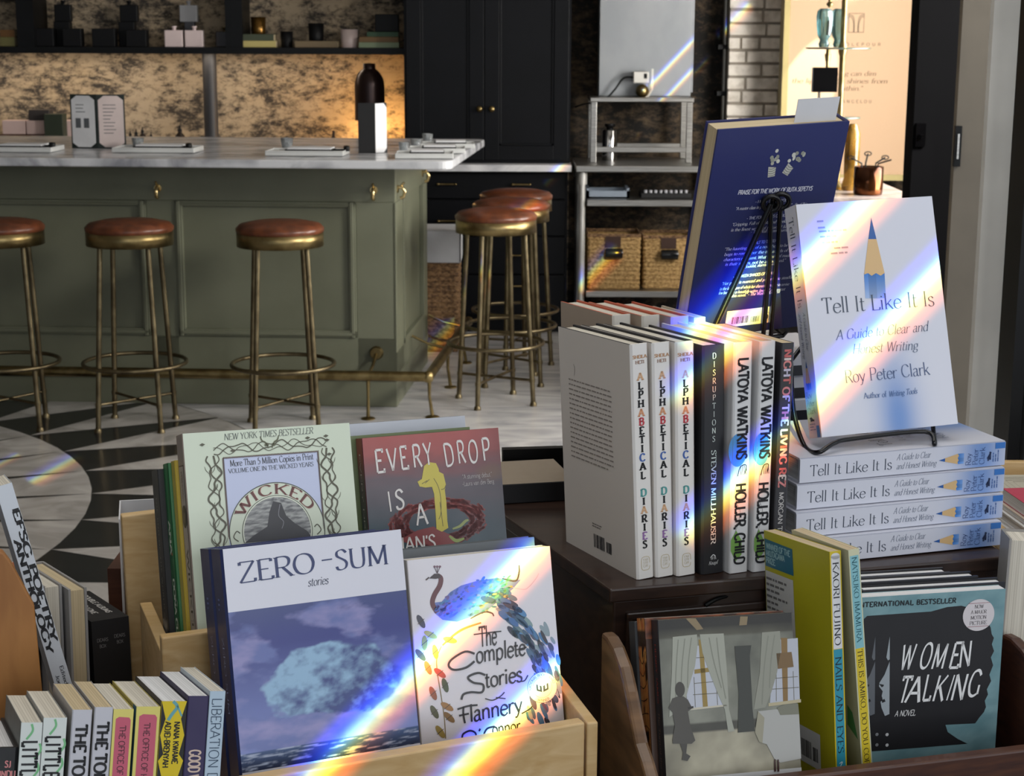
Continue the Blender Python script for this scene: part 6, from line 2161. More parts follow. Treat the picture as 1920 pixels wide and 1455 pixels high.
q.add([(0, 0, zbk), (.2, 0, zbk + .006), (.2, 0, TZ + .002), (.004, 0, TZ + .002), (0, .012, zbk), (.2, .012, zbk + .006), (.2, .012, TZ + .002), (.004, .012, TZ + .002)], [(0, 3, 2, 1), (4, 5, 6, 7), (0, 1, 5, 4), (1, 2, 6, 5), (2, 3, 7, 6), (3, 0, 4, 7)])
q.build('back_board', PLY, pb, bevel=.0015)
g0, g1 = at(262, 1130, 1.57), at(303, 1226, 1.40)
q = MB()
dz = .011
q.add([(g0.x, g0.y, g0.z), (g1.x, g1.y, g1.z), (g1.x, g1.y, TZ + .002), (g0.x, g0.y, TZ + .002), (g0.x + dz, g0.y + .003, g0.z), (g1.x + dz, g1.y + .003, g1.z), (g1.x + dz, g1.y + .003, TZ + .002), (g0.x + dz, g0.y + .003, TZ + .002)],
      [(0, 1, 2, 3), (4, 7, 6, 5), (0, 4, 5, 1), (1, 5, 6, 2), (2, 6, 7, 3), (3, 7, 4, 0)])
q.build('gusset', PLY, pb, bevel=.001)

# dark crate at the front
cr = thing('wooden_crate', 'dark brown wooden crate with scooped sides holding face out paperbacks', 'crate')
C0 = Vector((0.1133, 1.32, 0))
CYW = R(15.5)
prof = [(0, TZ + .001), (0, .979), (.014, .990), (.03, .999), (.044, 1.016), (.058, 1.034), (.074, 1.051), (.094, 1.061), (.112, 1.065), (.128, 1.064), (.128, TZ + .001)]
RAILM = mat('red_brown_rail_wood', '#4f2f20', .42, col2='#38201a', scale=8, stretch=(3, 8, 30), lo=.3, hi=.7, coat=.15)
SIDE = mat('worn_brown_wood', '#74563a', .42, col2='#4a3524', scale=7, stretch=(1, 3, 12), lo=.3, hi=.7, coat=.2)
M = Matrix.Translation(C0) @ Matrix.Rotation(R(15.0), 4, 'Z') @ Matrix(((0, 0, 1, 0), (1, 0, 0, 0), (0, 1, 0, 0), (0, 0, 0, 1)))
MB(M).prism([(s, z) for s, z in prof], 0, .012).build('side_panel', SIDE, cr, bevel=.003)
C1 = C0 + Vector((math.cos(CYW), math.sin(CYW), 0)) * .408
M = Matrix.Translation(C1) @ Matrix.Rotation(R(15.0), 4, 'Z') @ Matrix(((0, 0, 1, 0), (1, 0, 0, 0), (0, 1, 0, 0), (0, 0, 0, 1)))
MB(M).prism([(s * 1.05, z - .042 if z > .9 else z) for s, z in prof], 0, .012).build('side_panel', RAILM, cr, bevel=.003)
MC = Matrix.Translation(C0) @ Matrix.Rotation(CYW, 4, 'Z')
MB(MC).box(.0125, .40, 0.001, .014, TZ + .002, .965).build('front_rail', RAILM, cr, bevel=.002)
MB(MC).box(.0125, .40, 0.015, .16, TZ + .0005, TZ + .004).build('crate_floor', WALNUT, cr)

# ------------------------------------------------------------------ face out books in the step box
P = frame_pose
zp_ = P((-.2150, 1.2734, .9721), (25.9, 15, 1.0))
off = lambda M, x, y, z: M @ Matrix.Translation((x, y, z))
book('hardcover_book', 'blue hardcover with a white title band and cloudy night sky cover', zp_, 'front', .1571, .0305, .2115, '#232c5e', '#1d2650', '#232c5e', 'hard', art=art_zero, group='blue night sky hardcovers')
book('hardcover_book', 'second blue hardcover tucked behind its twin, only spine and top showing', off(zp_, -.001, .0311, 0), 'front', .1571, .0305, .2115, '#232c5e', '#1d2650', '#232c5e', 'hard', art=art_zero, group='blue night sky hardcovers')
cpz = P((-.0734, 1.3643, .9503), (16.3, 14.3, -1.0))
book('paperback_book', 'white paperback with a painted peacock and looping script title', cpz, 'front', .1296, .0235, .1962, '#cfcdd4', '#c9c7cc', kind='paper', art=art_complete)
book('hardcover_book', 'grey hardcover showing only its top edge behind the peacock paperback', off(cpz, -.008, .0245, .005), 'front', .131, .02, .199, '#5b6064', '#4c5054', kind='hard', mat_=MATTE)
wk = P((-.2701, 1.4010, 1.0327), (23.1, 17.1, 1.3))
book('paperback_book', 'pale green paperback with an arched red title and bare vine border', wk, 'front', .1538, .0265, .2166, '#c6d0bd', '#8f8278', '#c6d0bd', 'paper', art=art_wicked)


def art_ana(s):
    p = s['spine']
    H = p.h
    p.rect(p.w * .0, 0, p.w, H, '#1d5a33', 0)
    p.poly([(p.w * .3, H), (p.w * .9, H), (p.w * .7, H * .8), (p.w * .95, H * .62), (p.w * .8, H * .45), (p.w * .6, H * .6), (p.w * .4, H * .8)], '#2a7a44', 1)
    p.ell(p.w * .6, H * .59, 2.2, 1.5, '#b0603a', 2)
    vt(p, 'ANA', H * .74, 8.5, H * .15, 'bold', '#c9d0c0', dx=-1, xs=.8)
    vt(p, 'DO', H * .48, 8.0, H * .085, 'bold', '#c9d0c0', xs=.8)
    vt(p, 'NA CLEANWELL', H * .395, 8.0, H * .40, 'bold', '#c9d0c0', xs=.8)
    p.stroke([(p.w * .85, H * .385), (p.w * .95, H * .37), (p.w * .85, H * .355)], 1, '#c9d0c0', 2)


def art_world(s):
    p = s['spine']
    H = p.h
    p.grid(.3, H * .32, p.w - .6, H * .68, 6, 20, lambda u, v: lerp3(S('#1c1c1e'), S('#55554f'), v * .9 + .25 * fbm(u * 3, v * 6, 3, 3)), 0)
    p.grid(.3, 0, p.w - .6, H * .32, 10, 18, lambda u, v: lerp3(S('#141416'), S('#8f8a80'), max(0, fbm(u * 3, v * 4, 8, 3) + .1)), 0)
    vt(p, 'THE END OF THE WORLD', H * .88, 3.6, H * .52, 'thin', '#98988a', track=14)
    p.rect(p.w * .48, H * .32, .6, 6, '#a0a094', 2)


book('paperback_book', 'thin mustard yellow paperback wedged between green and pale spines', off(wk, -.003, .0271, -.004), 'front', .15, .0165, .199, '#b39a2e', '#b09a34', kind='paper')
book('paperback_book', 'green spined paperback with chunky white title letters', off(wk, -.006, .0441, -.006), 'front', .15, .021, .20, '#2a6a3c', '#1d5a33', kind='paper', art=art_ana)
book('paperback_book', 'black and grey spined paperback standing first in the plywood box', off(wk, -.0115, .0657, -.01), 'front', .15, .028, .20, '#2a2a2a', '#2a2a2a', kind='paper', art=art_world, mat_=MATTE)
ev = P((-.1313, 1.5914, .9902), (16.7, 13.7, -.8))
book('paperback_book', 'dark red and teal paperback with a yellow figure in a red ring', ev, 'front', .1406, .03, .2091, '#8c3a38', '#5a3038', kind='paper', art=art_every)
book('paperback_book', 'olive green paperback showing a sliver above the red and teal cover', off(ev, -.012, .0308, .003), 'front', .131, .014, .2091, '#5a6a3c', '#4a5a34', kind='paper', pages=PAGES_WARM)


def art_plain(s):
    s['front'].rect(4, s['front'].h - 8, 1, 1, '#c9cdd6', 0)


book('hardcover_book', 'large pale blue white hardcover with black endpapers behind the red and teal cover', corner_pose(606, 799, 1.72, (0, 0, .24), (17, 13, -.6)), 'front', .152, .022, .24, '#c4cad6', '#c4cad6', kind='hard', pages=PAGES_WHITE, inner='#15161a', art=art_plain)

# ------------------------------------------------------------------ upright books on the chest
al = P((.1192, 1.5403, 1.0805), (26.9, 1.8, -2.1))
book('hardcover_book', 'white hardcover with stacked colourful spine letters and a printed back in view', al, 'spine', .1396, .0188, .2253, '#d3cdc6', '#d3d0cc', '#c9c2ba', 'hard', art=art_alpha, group='white hardcovers with colourful letters', inner='#222226', mat_=MATTE)


def row(px, py, ypr, w, t, h, *a, nxt=None, **k):
    p = atz(px, py, BZ + .0006)
    if nxt:
        t = min(t, (frame_pose(p, ypr).inverted() @ atz(*nxt, BZ + .0006)).x - .0006)
    return book(*a, P(p, ypr), 'spine', w, t, h, **k)


row(1231, 1083.5, (26, 1.8, -1.5), .1396, .0195, .2253, 'hardcover_book', 'white hardcover with stacked colourful spine letters, between its two twins', nxt=(1270, 1081), cover='#d3cdc6', spine='#d3d0cc', kind='hard', art=art_alpha, group='white hardcovers with colourful letters', inner='#222226', mat_=MATTE)
row(1270, 1081, (25.5, 1.8, -1.0), .1396, .0205, .2253, 'hardcover_book', 'white hardcover with stacked colourful spine letters, touching the black spine', nxt=(1316, 1078), cover='#d3cdc6', spine='#d3d0cc', kind='hard', art=art_alpha, group='white hardcovers with colourful letters', inner='#222226', mat_=MATTE)
row(1316, 1078, (25, 1.6, -.5), .142, .0245, .221, 'hardcover_book', 'black hardcover with widely spaced white spine letters', nxt=(1368, 1076), cover='#1d1d20', spine='#202023', kind='hard', art=art_disrupt, inner='#17171a')
row(1368, 1076, (24, 1.4, .2), .14, .0205, .2235, 'paperback_book', 'white spine with a blue balloon and tall black letters, beside the black hardcover', nxt=(1411, 1073), cover='#c9c9c9', spine='#c9c9c9', kind='hard', art=art_latoya, group='white spines with a blue balloon', mat_=MATTE, pages=PAGES_WARM)
row(1411, 1073, (23, 1.4, .8), .14, .0175, .2235, 'paperback_book', 'white spine with a blue balloon and tall black letters, beside the charcoal spine', nxt=(1447, 1069), cover='#c9c9c9', spine='#c9c9c9', kind='hard', art=art_latoya, group='white spines with a blue balloon', mat_=MATTE, pages=PAGES_WARM)
row(1447, 1069, (22, 1.4, 1.4), .135, .0135, .221, 'paperback_book', 'charcoal spine with pink and white letters at the end of the upright row', cover='#2b2a2d', spine='#2e2d30', kind='paper', art=art_rez, pages=PAGES_WARM)


def art_redback(s):
    b = s['back']
    b.text('oh, dad', b.w * .55, b.h * .82, 9, 'slab', '#8f3a30', fit=b.w * .75)
    b.para(10, b.h * .74, b.w - 20, 12, 5, '#a08a80', 3)


for k, (px, py, lab) in enumerate(((1149, 592, 'beige hardcover with orange red edges behind the first white hardcover'), (1204, 593, 'beige hardcover with orange red edges, middle of the three in the back row'), (1259, 595, 'beige hardcover with orange red edges, closest to the plain cream one'))):
    book('hardcover_book', lab, corner_pose(px, py, 1.745, (0, 0, at(px, py, 1.745).z - BZ - .004), (24, 1.5, -1)), 'spine', .125, .0215, at(px, py, 1.745).z - BZ - .004, '#b8a596', '#cbc6bc', '#a89888', 'hard', art=art_redback, group='beige hardcovers with orange edges', inner='#b4553c', mat_=MATTE)
book('hardcover_book', 'plain cream hardcover ending the back row by the wire easel', corner_pose(1303, 596, 1.765, (0, 0, at(1303, 596, 1.765).z - BZ - .004), (22, 1.5, 0)), 'spine', .10, .0135, at(1303, 596, 1.765).z - BZ - .004, '#b9ab97', '#c3bbae', '#a99d8c', 'hard', mat_=MATTE)

# low stack under the blue book on its easel
for k in range(6):
    h_ = .0255
    M = P((.185 + .004 * (k % 2), 1.835 - .003 * (k % 3), BZ + .0005 + k * (h_ + .0005)), (18 + (k % 3) - 1, 0, 0))
    book('hardcover_book', ('white hardcover with a dark foot band, lowest of the stack behind the charcoal spine', 'white hardcover second from the bottom of the stack behind the charcoal spine', 'white hardcover third up in the stack behind the charcoal spine',
         'white hardcover fourth up in the stack behind the charcoal spine', 'white hardcover fifth up in the stack behind the charcoal spine', 'white hardcover on top of the stack under the rear easel')[k], M, 'stack', .12, h_, .2, '#c2c4cc', '#c2c4cc', kind='hard', inner='#17171b', group='white hardcovers stacked under the rear easel', art=lambda s: s['spine'].rect(.3, 0, s['spine'].w * .45, s['spine'].h, '#1b1c24', 1))
zst = BZ + 6 * .026 + .001
SPK = 1.12
sp_t = EYE + (Vector((.1664, 1.6291, 1.2946)) - EYE) * SPK
sp_p = P(sp_t, (25.2, -17.6, -2.2))
book('hardcover_book', 'navy blue hardcover leaning on a wire easel with its printed back in view', sp_p, 'back', .161, .0263, .242, '#232a5c', '#232a5c', '#262d60', 'hard', art=art_sep, pages=PAGES_WARM, mat_=GLOSSY)
cardp = off(sp_p, .098, .010, .238)
tag(MB(cardp).box(0, .052, 0, .0006, 0, .028).build('bookmark_card', PAPER), 'blank pale card sticking up from the top of the navy blue hardcover', 'card')
# wire easel of the blue book
WIRE = mat('black_wire', '#0c0c0e', .25)
tz = zst + .0005
ea = thing('wire_easel', 'black wire easel with hinged legs propping the navy blue hardcover', 'easel')
pl_ = lambda x, y, z: sp_p @ Vector((x, y, z))
hinge = [pl_(*v) for v in ((.075, -.008, .158), (.087, -.008, .160))]
MB().tube([hinge[0], pl_(.03, -.011, .02), Vector((sp_t.x + .015, sp_t.y - .010, tz + .003))], .0032, 8).tube([hinge[0], pl_(.083, -.014, .09), pl_(.090, -.018, .0), ], .0026, 8).tube([hinge[1], pl_(.092, -.014, .09), pl_(.100, -.018, 0.)], .0026, 8).build('leg', WIRE, ea)
q = MB()
for h_ in hinge:
    q.ring((0, 0, 0), .0085, .0026, 20)
q2 = MB()
for h_ in hinge:
    mm = Matrix.Translation(h_) @ Matrix.Rotation(R(90 + 17), 4, 'X')
    t_ = MB(mm)
    t_.ring((0, 0, 0), .0085, .003, 20)
    q2.add(t_.v, t_.f, 0, True)
q2.build('hinge_ring', WIRE, ea)
MB().tube([pl_(.03, -.012, .004), pl_(.03, -.006, -.006), pl_(.03, .034, -.006), pl_(.03, .036, .012)], .0026, 8).tube([pl_(.125, -.012, .004), pl_(.125, -.006, -.006), pl_(.125, .034, -.006), pl_(.125, .036, .012)], .0026, 8).tube([pl_(.03, -.006, -.006), pl_(.125, -.006, -.006)], .0026, 8).build('ledge', WIRE, ea)

# stack of four and the book standing on it
SL, SD, ST_ = .231, .148, .0255
labs = ('white blue hardcover with a pencil spine, top of the stack under the easel', 'white blue hardcover with a pencil spine, second from the top of its stack', 'white blue hardcover with a pencil spine, third from the top of its stack', 'white blue hardcover with a pencil spine, bottom of its stack on the chest')
for k, (x, y, yw) in enumerate(((.2793, 1.6019, 18.3), (.2771, 1.5994, 17.4), (.276, 1.5915, 17.8), (.2725, 1.583, 17.5))):
    book('hardcover_book', labs[k], P((x, y, BZ + .0006 + (3 - k) * (ST_ + .0004)), (yw, 0, -.2)), 'stack', SD, ST_, SL, SILVER, SILVER, SILVER, 'hard', art=art_stack, group='stack of pencil hardcovers', pages=PAGES_WHITE)
tt = EYE + (Vector((.2876, 1.5429, 1.2191)) - EYE) * 1.06
tp = P(tt, (14.7, 15.9, -2.1))
book('hardcover_book', 'white blue hardcover with a large pencil cover, standing on the wire easel', tp, 'front', .1499, .0279, .2321, SILVER, '#a9a49c', SILVER, 'hard', art=art_tell, pages=PAGES_WHITE)
e2_ = thing('wire_easel', 'black wire easel carrying the pencil cover book on the stack', 'easel')
L = lambda x, y, z: tp @ Vector((x, y, z))
zs_ = BZ + 4 * (ST_ + .0004) + .0015


def foot(x, y, z):
    v = L(x, y, z)
    return Vector((v.x, v.y, zs_ + .002))


f0, f1 = foot(-.012, -.02, 0), foot(.115, -.018, 0)
MB().tube(crom3([L(-.008, .034, .08), L(-.012, .032, .03), L(-.010, .02, -.006), f0, L(.008, -.010, -.007), L(.03, -.004, -.0045), L(.11, -.004, -.0045), f1, L(.138, .03, -.004), L(.142, .036, .05)]), .0024, 8).build('front_frame', WIRE, e2_)
MB().tube([L(-.008, .034, .08), L(.065, .036, .15), L(.142, .036, .05)], .0024, 8).tube([L(.065, .036, .15), foot(.05, .085, 0)], .0024, 8).build('back_leg', WIRE, e2_)

# ------------------------------------------------------------------ books in the crate
nl = P(EYE + (Vector((.3007, 1.4702, .9152)) - EYE) * .966, (19.8, 6.7, -.7))
book('paperback_book', 'tall mustard paperback with a white and teal spine', off(nl, 0, 0, -.022), 'spine', .1216, .0117, .225, '#b8ab22', '#c4ae1c', '#a9a31f', 'paper', art=art_nails, pages=PAGES_WARM)
am = P(EYE + (Vector((.3047, 1.3784, .9585)) - EYE) * 1.036, (20.9, 4.8, -4.0))
book('paperback_book', 'slim cream paperback with a light blue and yellow spine', off(am, 0, 0, -.03), 'spine', .098, .0114, .2375, '#c4c4a4', '#c4c4a4', '#a8a78c', 'paper', art=art_amiko, pages=PAGES_WARM)
wm = P(EYE + (Vector((.3272, 1.5228, .8753)) - EYE) * .972, (12.9, 1.2, .7))
book('paperback_book', 'blue grey paperback with dark faces in profile and brush lettering', off(wm, 0, 0, .012), 'front', .1447, .0135, .1757, '#76969c', '#232326', '#76969c', 'paper', art=art_women, pages=PAGES_WHITE)
for k, (dx, w_, t_, dz, lab) in enumerate(((0.006, .146, .0136, .005, 'black jacketed hardcover directly behind the brush lettered paperback'), (-.009, .142, .0136, .007, 'black jacketed hardcover, middle of the three behind the brush lettered paperback'), (-.029, .142, .0136, .007, 'black jacketed hardcover, last of the three against the chest'))):
    book('hardcover_book', lab, off(wm, dx, .0142 + k * .0172, .012 + dz - .006), 'front', w_, .0166, .1785, '#202126', '#1b1c20', kind='hard', pages=PAGES_WHITE, inner='#1a1b1f', group='black hardcovers in the crate')
ts_ = EYE + (Vector((.136, 1.3602, .9225)) - EYE) * .99
sc = P(ts_, (20.7, 17.8, 3.6))
k_ = .99
book('paperback_book', 'dark paperback with a painted grey room, windows and curtains', off(sc, 0, 0, 0), 'front', .1318 * k_, .0142 * k_, .1721 * k_, '#22201c', '#1c1a1c', '#22201c', 'paper', art=art_screw, pages=PAGES_WARM)


def art_orange(s):
    p = s['spine']
    W, H = p.w, p.h
    p.grid(.2, 0, W - .4, H, 10, 60, lambda u, v: lerp3(S('#141210'), lerp3(S('#a0542a'), S('#c08a4a'), .5 + fbm(u * 4, v * 14, 5, 4)), 1 if (v > .94 or (.3 < v < .86) or v < .2) else .05 + .0 * u) if fbm(u * 2, v * 12, 1.5, 3) < .34 else S('#1c1410'), 0)
    for i in range(9):
        p.stroke([(1, H * (.25 + .07 * i)), (W * .5, H * (.3 + .06 * i)), (W - 1, H * (.24 + .075 * i))], .7, '#1a1410', 2)
    f = s['front']
    f.grid(.2, f.h * .9, f.w - .4, f.h * .1, 40, 4, lambda u, v: lerp3(S('#8a4a2a'), S('#15110e'), .5 + 1.2 * fbm(u * 9, v * 3, 4, 3)), 0)


def art_dark(s):
    vt(s['spine'], 'SHIRLEY', s['spine'].h * .55, 3.2, s['spine'].h * .2, 'thin', '#8a8a86')


book('paperback_book', 'orange and black patterned paperback behind the painted room cover', off(sc, -.006, .0142, -.006), 'front', .136, .016, .178, '#3a2418', '#3a2418', kind='paper', art=art_orange)
book('paperback_book', 'dark grey paperback at the back of the crate by the scooped side', off(sc, -.008, .0306, -.009), 'front', .136, .014, .178, '#3a3c3e', '#3a3c3e', kind='paper', art=art_dark)

# things beyond the crate at the window side
M = corner_pose(1893, 1010, 1.57, (0, 0, .19), (-4, 2, 1.5))
book('hardcover_book', 'thick grey book standing at the window edge of the table', M, 'fore', .04, .035, .19, '#8f8c88', '#8f8c88', kind='hard', pages=PAGES)
sd = thing('side_tray', 'birch plywood tray of books behind the pencil stack', 'tray', (0.72, 1.98, 0))
TT = 1.017
MB().box(-.16, .25, -.13, .16, TZ + .0005, TT - .012).box(-.16, .25, .15, .16, TT - .012, TT + .03).box(-.16, -.15, -.13, .15, TT - .012, TT + .012).build('tray_body', PLY, sd, bevel=.002)
z_ = TT - .011
for k, (c, t_, lab) in enumerate((('#c6c6c6', .0125, 'white hardcover lying lowest on the plywood tray'), ('#d0d0d0', .0125, 'white hardcover lying second on the plywood tray'), ('#c9b8a8', .006, 'thin beige book lying third on the plywood tray'), ('#b8465a', .0155, 'pink book lying on top of the plywood tray pile'))):
    book('hardcover_book', lab, P((.586 + .004 * k, 1.875, z_), (6, 0, 0)), 'stack', .1, t_, .21, c, c, kind='hard' if k < 2 else 'paper', group='books lying on the plywood tray', pages=PAGES_WHITE, mat_=MATTE)
    z_ += t_ + .0004


def art_lines(s):
    f = s['front']
    for k in range(4):
        a = 12 + k * 7
        f.stroke([(a, 0), (a, f.h - a), (f.w - a, f.h - a), (f.w - a, 0)], 1.1, '#4a463e', 1, False)


book('notebook', 'cream notebook with nested line pattern lying behind the pink book', P((.60, 2.0, TT - .0105), (4, 0, 0)), 'stack', .10, .03, .2, '#b9b3a2', '#a9a392', kind='hard', art=art_lines, mat_=MATTE)

# black book lying on the chest
book('hardcover_book', 'black book lying flat at the back corner of the chest, pages facing the bar', P((-.012, 1.80, BZ + .0006), (13, 0, 0)), 'stack', .1, .022, .085, '#17171a', '#141417', kind='paper', pages=PAGES_WARM, mat_=MATTE, art=lambda s: s['front'].rect(.4, .4, s['front'].w - .8, s['front'].h - .8, '#8f8272', 0))
tag(MB(P((-.01, 1.925, BZ + .001), (8, 0, 0))).box(0, .12, 0, .012, 0, .03).build('picture_frame', BLACK), 'thin black frame lying behind the flat black book on the chest', 'frame')

# ------------------------------------------------------------------ the row of spines in the lower corner
yr = lambda px: 1.20 - (395 - px) / 380 * .055


def spine_row(x0, x1, yt, art, label, cover='#c9c9c9', spine=None, roll=8, kind='paper', h=.205, group=None, pages=None, w=.118, yaw=22, rec=11, inner=None, nx=None, ny=None):
    yy = yr(x0)
    t_ = (x1 - x0) * (yy * .9785 + .5 * .206) / F_PX / math.cos(R(yaw)) * .97
    M = corner_pose(x0, yt, yy, (0, 0, h), (yaw, rec, roll))
    if nx:
        t_ = min(t_, (M.inverted() @ at(nx, ny, yr(nx))).x - .0004)
    return book('hardcover_book' if kind == 'hard' else 'paperback_book', label, M, 'spine', w, t_, h, cover, spine or cover, cover, kind, art=art, group=group, pages=pages, mat_=MATTE, inner=inner)


def a_lib(s):
    p = s['spine']
    p.rect(.1, 0, p.w - .2, p.h, '#a9bccb', 0)
    vt(p, 'LIBERATION DAY', p.h - 5, 7.4, 74, 'thin', '#2f4258')


def a_good(s):
    p = s['spine']
    vt(p, 'GOOD WOMEN', p.h - 40, 8.0, 40, 'bold', '#c9b3a4', xs=.5)


def a_nana(s):
    p = s['spine']
    W, H = p.w, p.h
    p.rect(.2, 0, W - .4, H, '#1c1c1c', 0)
    for k in range(4):
        z = H - k * 44
        p.poly([(.2, z), (W - .2, z), (W * .8, z - 13), (W - .6, z - 25), (W * .8, z - 39), (W - .2, z - 44), (.2, z - 44), (W * .2, z - 39), (.6, z - 25), (W * .2, z - 13)], '#cdb416', 1)
    p.stroke([(W * .45, H), (W * .62, H - 4), (W * .42, H - 10), (W * .3, H - 14)], 2.4, '#5f9aa0', 2)
    p.stroke([(W * .62, H - 3), (W * .82, H - 11)], 1.4, '#5f9aa0', 2)
    p.text('NANA KWAME', W * .55, H - 15, 4.2, 'bold', '#1a1a16', 'l', fit=31, rot=-90, xs=.7)
    p.text('ADJEI-BRENYAH', W * .2, H - 15, 4.2, 'bold', '#1a1a16', 'l', fit=34, rot=-90, xs=.7)


def a_office(s):
    p = s['spine']
    W, H = p.w, p.h
    p.rect(.1, 0, W - .2, H, '#cfc46a', 0)
    p.poly([(W * .14, H - 7), (W * .3, H - 5.5), (W * .8, H - 6), (W * .88, H - 8), (W * .86, .5), (W * .14, .5)], '#b9566a', 1)
    p.text('THE OFFICE OF HISTORICAL', W * .36, H - 12, 4.4, 'sans', '#3a1f26', 'l', fit=66, rot=-90, xs=.8)
    s['back'].rect(s['back'].w * .88, 0, s['back'].w * .12, s['back'].h, '#3a6a86', 0)


def a_tom(s):
    p = s['spine']
    vt(p, 'THE TOMB', p.h - 11, 8.2, 52, 'bold', '#17181c')


def a_little(s):
    p = s['spine']
    W, H = p.w, p.h
    p.rect(.1, 0, W - .2, H, '#c9cfcb', 0)
    for (x, y) in ((.42, 6), (.85, 20), (.8, 34), (.75, 60)):
        p.stroke([(W * x - 2, H - y - 6), (W * x + 2, H - y), (W * x + 1, H - y + 5)], 1.6, '#6fae7a', 1)
    vt(p, 'LITTLE BIRDS', H - 13, 10.5, 62, 'bold', '#17181c', xs=.6, dx=-.4, track=16)


def a_sj(s):
    p = s['spine']
    p.text('SJ', p.w * .62, p.h - 14, 4.4, 'bold', '#c07a7a')
    p.text('SINDU', p.w * .55, p.h - 21, 4.4, 'bold', '#c07a7a', fit=p.w * .8)


spine_row(394, 422, 1296, a_lib, 'pale blue spined paperback at the step box end of the front row', '#b9c4cc', '#a9bccb', pages=PAGES)
spine_row(353, 391, 1305, a_good, 'dark purple spined paperback with white condensed letters', '#2f2a48', '#332c50', pages=PAGES_WHITE, nx=394, ny=1296)
spine_row(303, 350, 1315, a_nana, 'yellow spined paperback with zigzag black edges', '#2a2822', '#cdb416', pages=PAGES_WHITE, nx=353, ny=1305)
spine_row(256, 299, 1325, a_office, 'yellow spine with a pink label, beside the zigzag yellow spine', '#b9ad62', '#cfc46a', pages=PAGES, group='yellow spines with pink labels', nx=303, ny=1315)
spine_row(213, 249, 1330, a_office, 'yellow spine with a pink label, beside a white lettered spine', '#b9ad62', '#cfc46a', pages=PAGES, group='yellow spines with pink labels', nx=256, ny=1325)
spine_row(178, 212, 1326, a_tom, 'white spine with black capitals, beside the pink labelled spine', '#a5a3a0', '#b9b9c0', pages=PAGES_WARM, group='white spines with black capitals', nx=213, ny=1330)
spine_row(136, 171, 1331, a_tom, 'white spine with black capitals, beside a green scribbled spine', '#a5a3a0', '#b9b9c0', pages=PAGES_WARM, group='white spines with black capitals', nx=178, ny=1326)
spine_row(82, 123, 1346, a_little, 'white spine with green scribbles, beside the black capitals', '#8f9290', '#c9cfcb', pages=PAGES, group='white spines with green scribbles', nx=136, ny=1331)
spine_row(40, 80, 1355, a_little, 'white spine with green scribbles, beside the small black hardcover', '#6f7472', '#c9cfcb', pages=PAGES, group='white spines with green scribbles', nx=82, ny=1346)
spine_row(-12, 33, 1402, a_sj, 'small black hardcover with pink letters at the picture corner', '#1f2022', '#1f2022', kind='hard', h=.19, pages=PAGES_WHITE, nx=40, ny=1355)
tag(MB().box(-.46, -.28, 1.06, 1.30, TZ + .0005, TZ + .008).build('shelf_liner', WALNUT), 'dark board under the front row of spines', 'board')

# hardcovers with their page edges forward, leaning white book and black slipcase
for x0, x1, yt, lab, pg in ((40, 76, 1112, 'hardcover with page edges forward next to the leaning white book', PAGES_WARM), (80, 126, 1100, 'hardcover with page edges forward and an orange ribbon label', PAGES), (128, 173, 1106, 'hardcover with page edges forward beside the black slipcase', PAGES_WARM)):
    t_ = (x1 - x0) * .00039
    b = book('hardcover_book', lab, corner_pose(x0, yt, 1.52, (0, 0, at(x0, yt, 1.52).z - TZ - .014), (33, 4, 2)), 'fore', .13, t_, at(x0, yt, 1.52).z - TZ - .014, '#8d8b8a', '#8d8b8a', '#8d8b8a', 'hard', pages=pg, group='hardcovers with page edges forward', mat_=MATTE)
    if x0 == 80:
        lb = MB().box(.02, .075, -.001, .006, at(x0, yt, 1.52).z - TZ - .019, at(x0, yt, 1.52).z - TZ - .0128).build('ribbon_label', mat('orange_leather', '#a8552c', .5), b)


def a_epsg(s):
    p = s['spine']
    W, H = p.w, p.h
    p.rect(.1, 0, W - .2, H, '#c6ccd4', 0)
    p.text('EFSG POETRY', W * .56, H * .90, 5.6, 'bold', '#1b1c20', 'l', fit=H * .55, rot=-90)
    p.text('ANTHOLOGY', W * .12, H * .78, 5.6, 'bold', '#1b1c20', 'l', fit=H * .47, rot=-90)
    p.text('Edited by', W * .58, H * .25, 3, 'sans', '#3a3b40', 'l', fit=H * .12, rot=-90)
    p.text('Jonathan', W * .2, H * .22, 3, 'sans', '#3a3b40', 'l', fit=H * .12, rot=-90)


book('paperback_book', 'white lettered anthology leaning against the page edge hardcovers', corner_pose(-9, 914, 1.43, (0, 0, .225), (22, 8, -12)), 'spine', .07, .0145, .225, '#b4bac2', '#c6ccd4', kind='paper', art=a_epsg, mat_=MATTE)
g = at(6, 1032, 1.33)
w_ = thing('divider_panel', 'tan plywood divider with a rounded corner at the picture edge', 'divider', (0, 0, 0))
MB(Matrix.Translation((g.x, g.y, 0)) @ Matrix.Rotation(R(20), 4, 'Z')).prism([(-.2, TZ + .001), (.03, TZ + .001), (.022, g.z - .05), (.006, g.z - .012), (.0, g.z - .002), (-.006, g.z), (-.2, g.z)], 0, .012, 0, 'y').build('panel', mat('tan_plywood', '#a5723e', .5, col2='#8a5a2e', scale=6, stretch=(6, 1, 1.2)), w_, bevel=.0015)

hS = at(171, 1166, 1.54).z - TZ - .013
M = corner_pose(171, 1166, 1.54, (0, 0, hS), (31, 5, 1))


def a_case(s):
    p, t_ = s['spine'], None
    p.text('DEARS', p.w * .27, p.h * .86, 3.0, 'sans', '#6f6c6c', fit=10.5)
    p.text('BOX', p.w * .27, p.h * .82, 3.0, 'sans', '#6f6c6c', fit=6)
    p.text('DEARS', p.w * .73, p.h * .87, 3.0, 'sans', '#6f6c6c', fit=10.5)
    p.text('BOX', p.w * .73, p.h * .83, 3.0, 'sans', '#6f6c6c', fit=6)


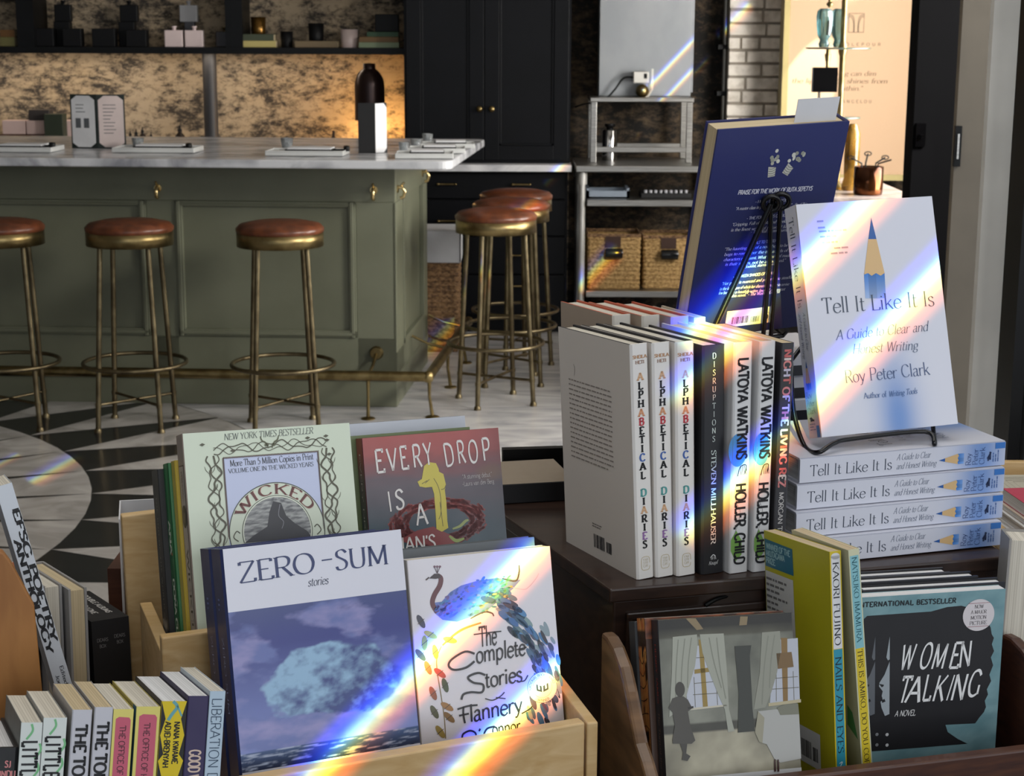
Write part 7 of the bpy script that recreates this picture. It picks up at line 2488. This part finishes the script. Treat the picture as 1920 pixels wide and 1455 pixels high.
root = thing('slipcase', 'black boxed set with white lettering on its sloping top', 'boxed set')
root.matrix_world = M
wS, dS = .0365, .125
ink = Ink()
k0 = S('#141315')
for fc in ([(0, 0, 0), (wS, 0, 0), (wS, 0, hS), (0, 0, hS)], [(wS, 0, 0), (wS, dS, 0), (wS, dS, hS), (wS, 0, hS)], [(0, dS, 0), (0, 0, 0), (0, 0, hS), (0, dS, hS)], [(wS, dS, 0), (0, dS, 0), (0, dS, hS), (wS, dS, hS)], [(0, 0, hS), (wS, 0, hS), (wS, dS, hS), (0, dS, hS)], [(0, 0, 0), (0, dS, 0), (wS, dS, 0), (wS, 0, 0)]):
    ink.face(fc, k0)
ft = Sheet(ink, (0, 0, 0), (1, 0, 0), (0, 0, 1), (0, -1, 0), wS, hS)
for i, xx in enumerate((.27, .73)):
    ft.text('DEARS', wS * 1000 * xx, hS * (860 + 12 * i), 3.2, 'sans', '#777474', fit=11)
    ft.text('BOX', wS * 1000 * xx, hS * (820 + 12 * i), 3.2, 'sans', '#777474', fit=6.5)
tpS = Sheet(ink, (0, 0, hS), (1, 0, 0), (0, 1, 0), (0, 0, 1), wS, dS)
tpS.text('DOUBLE ALBUMS', 23, 108, 5.5, 'bold', '#a9a6a2', 'l', fit=84, rot=-90, xs=.6)
tpS.text('FOR LOVE', 10, 80, 5.5, 'bold', '#a9a6a2', 'l', fit=52, rot=-90, xs=.6)
ink.build('case_shell', MATTE, root)

a, b_ = at(201, 1066, 1.70), at(246, 1066, 1.70)
tag(MB().box(a.x, b_.x - .005, 1.70, 1.78, TZ + .0005, a.z).build('wooden_block', mat('reddish_brown_wood', '#5a3524', .5, col2='#45271a', scale=8, stretch=(1, 1, 8))), 'reddish brown wooden block behind the plywood back board', 'block')
a, b_ = at(224, 940, 1.72), at(300, 936, 1.72)
t = thing('folded_card', 'white folded card stand sticking up behind the plywood back board', 'card', (a.x, 1.72, TZ + .0005))
hh = a.z - TZ
MB(Matrix.Rotation(R(12), 4, 'Z')).box(0, .06, 0, .002, 0, hh).box(0.0, .0015, -.07, 0, 0, hh - .0).build('card', PAPER, t)
MB(Matrix.Rotation(R(12), 4, 'Z')).box(.014, .06, -.03, -.022, 0, hh - .012).build('wood_support', mat('reddish_brown_wood'), t)
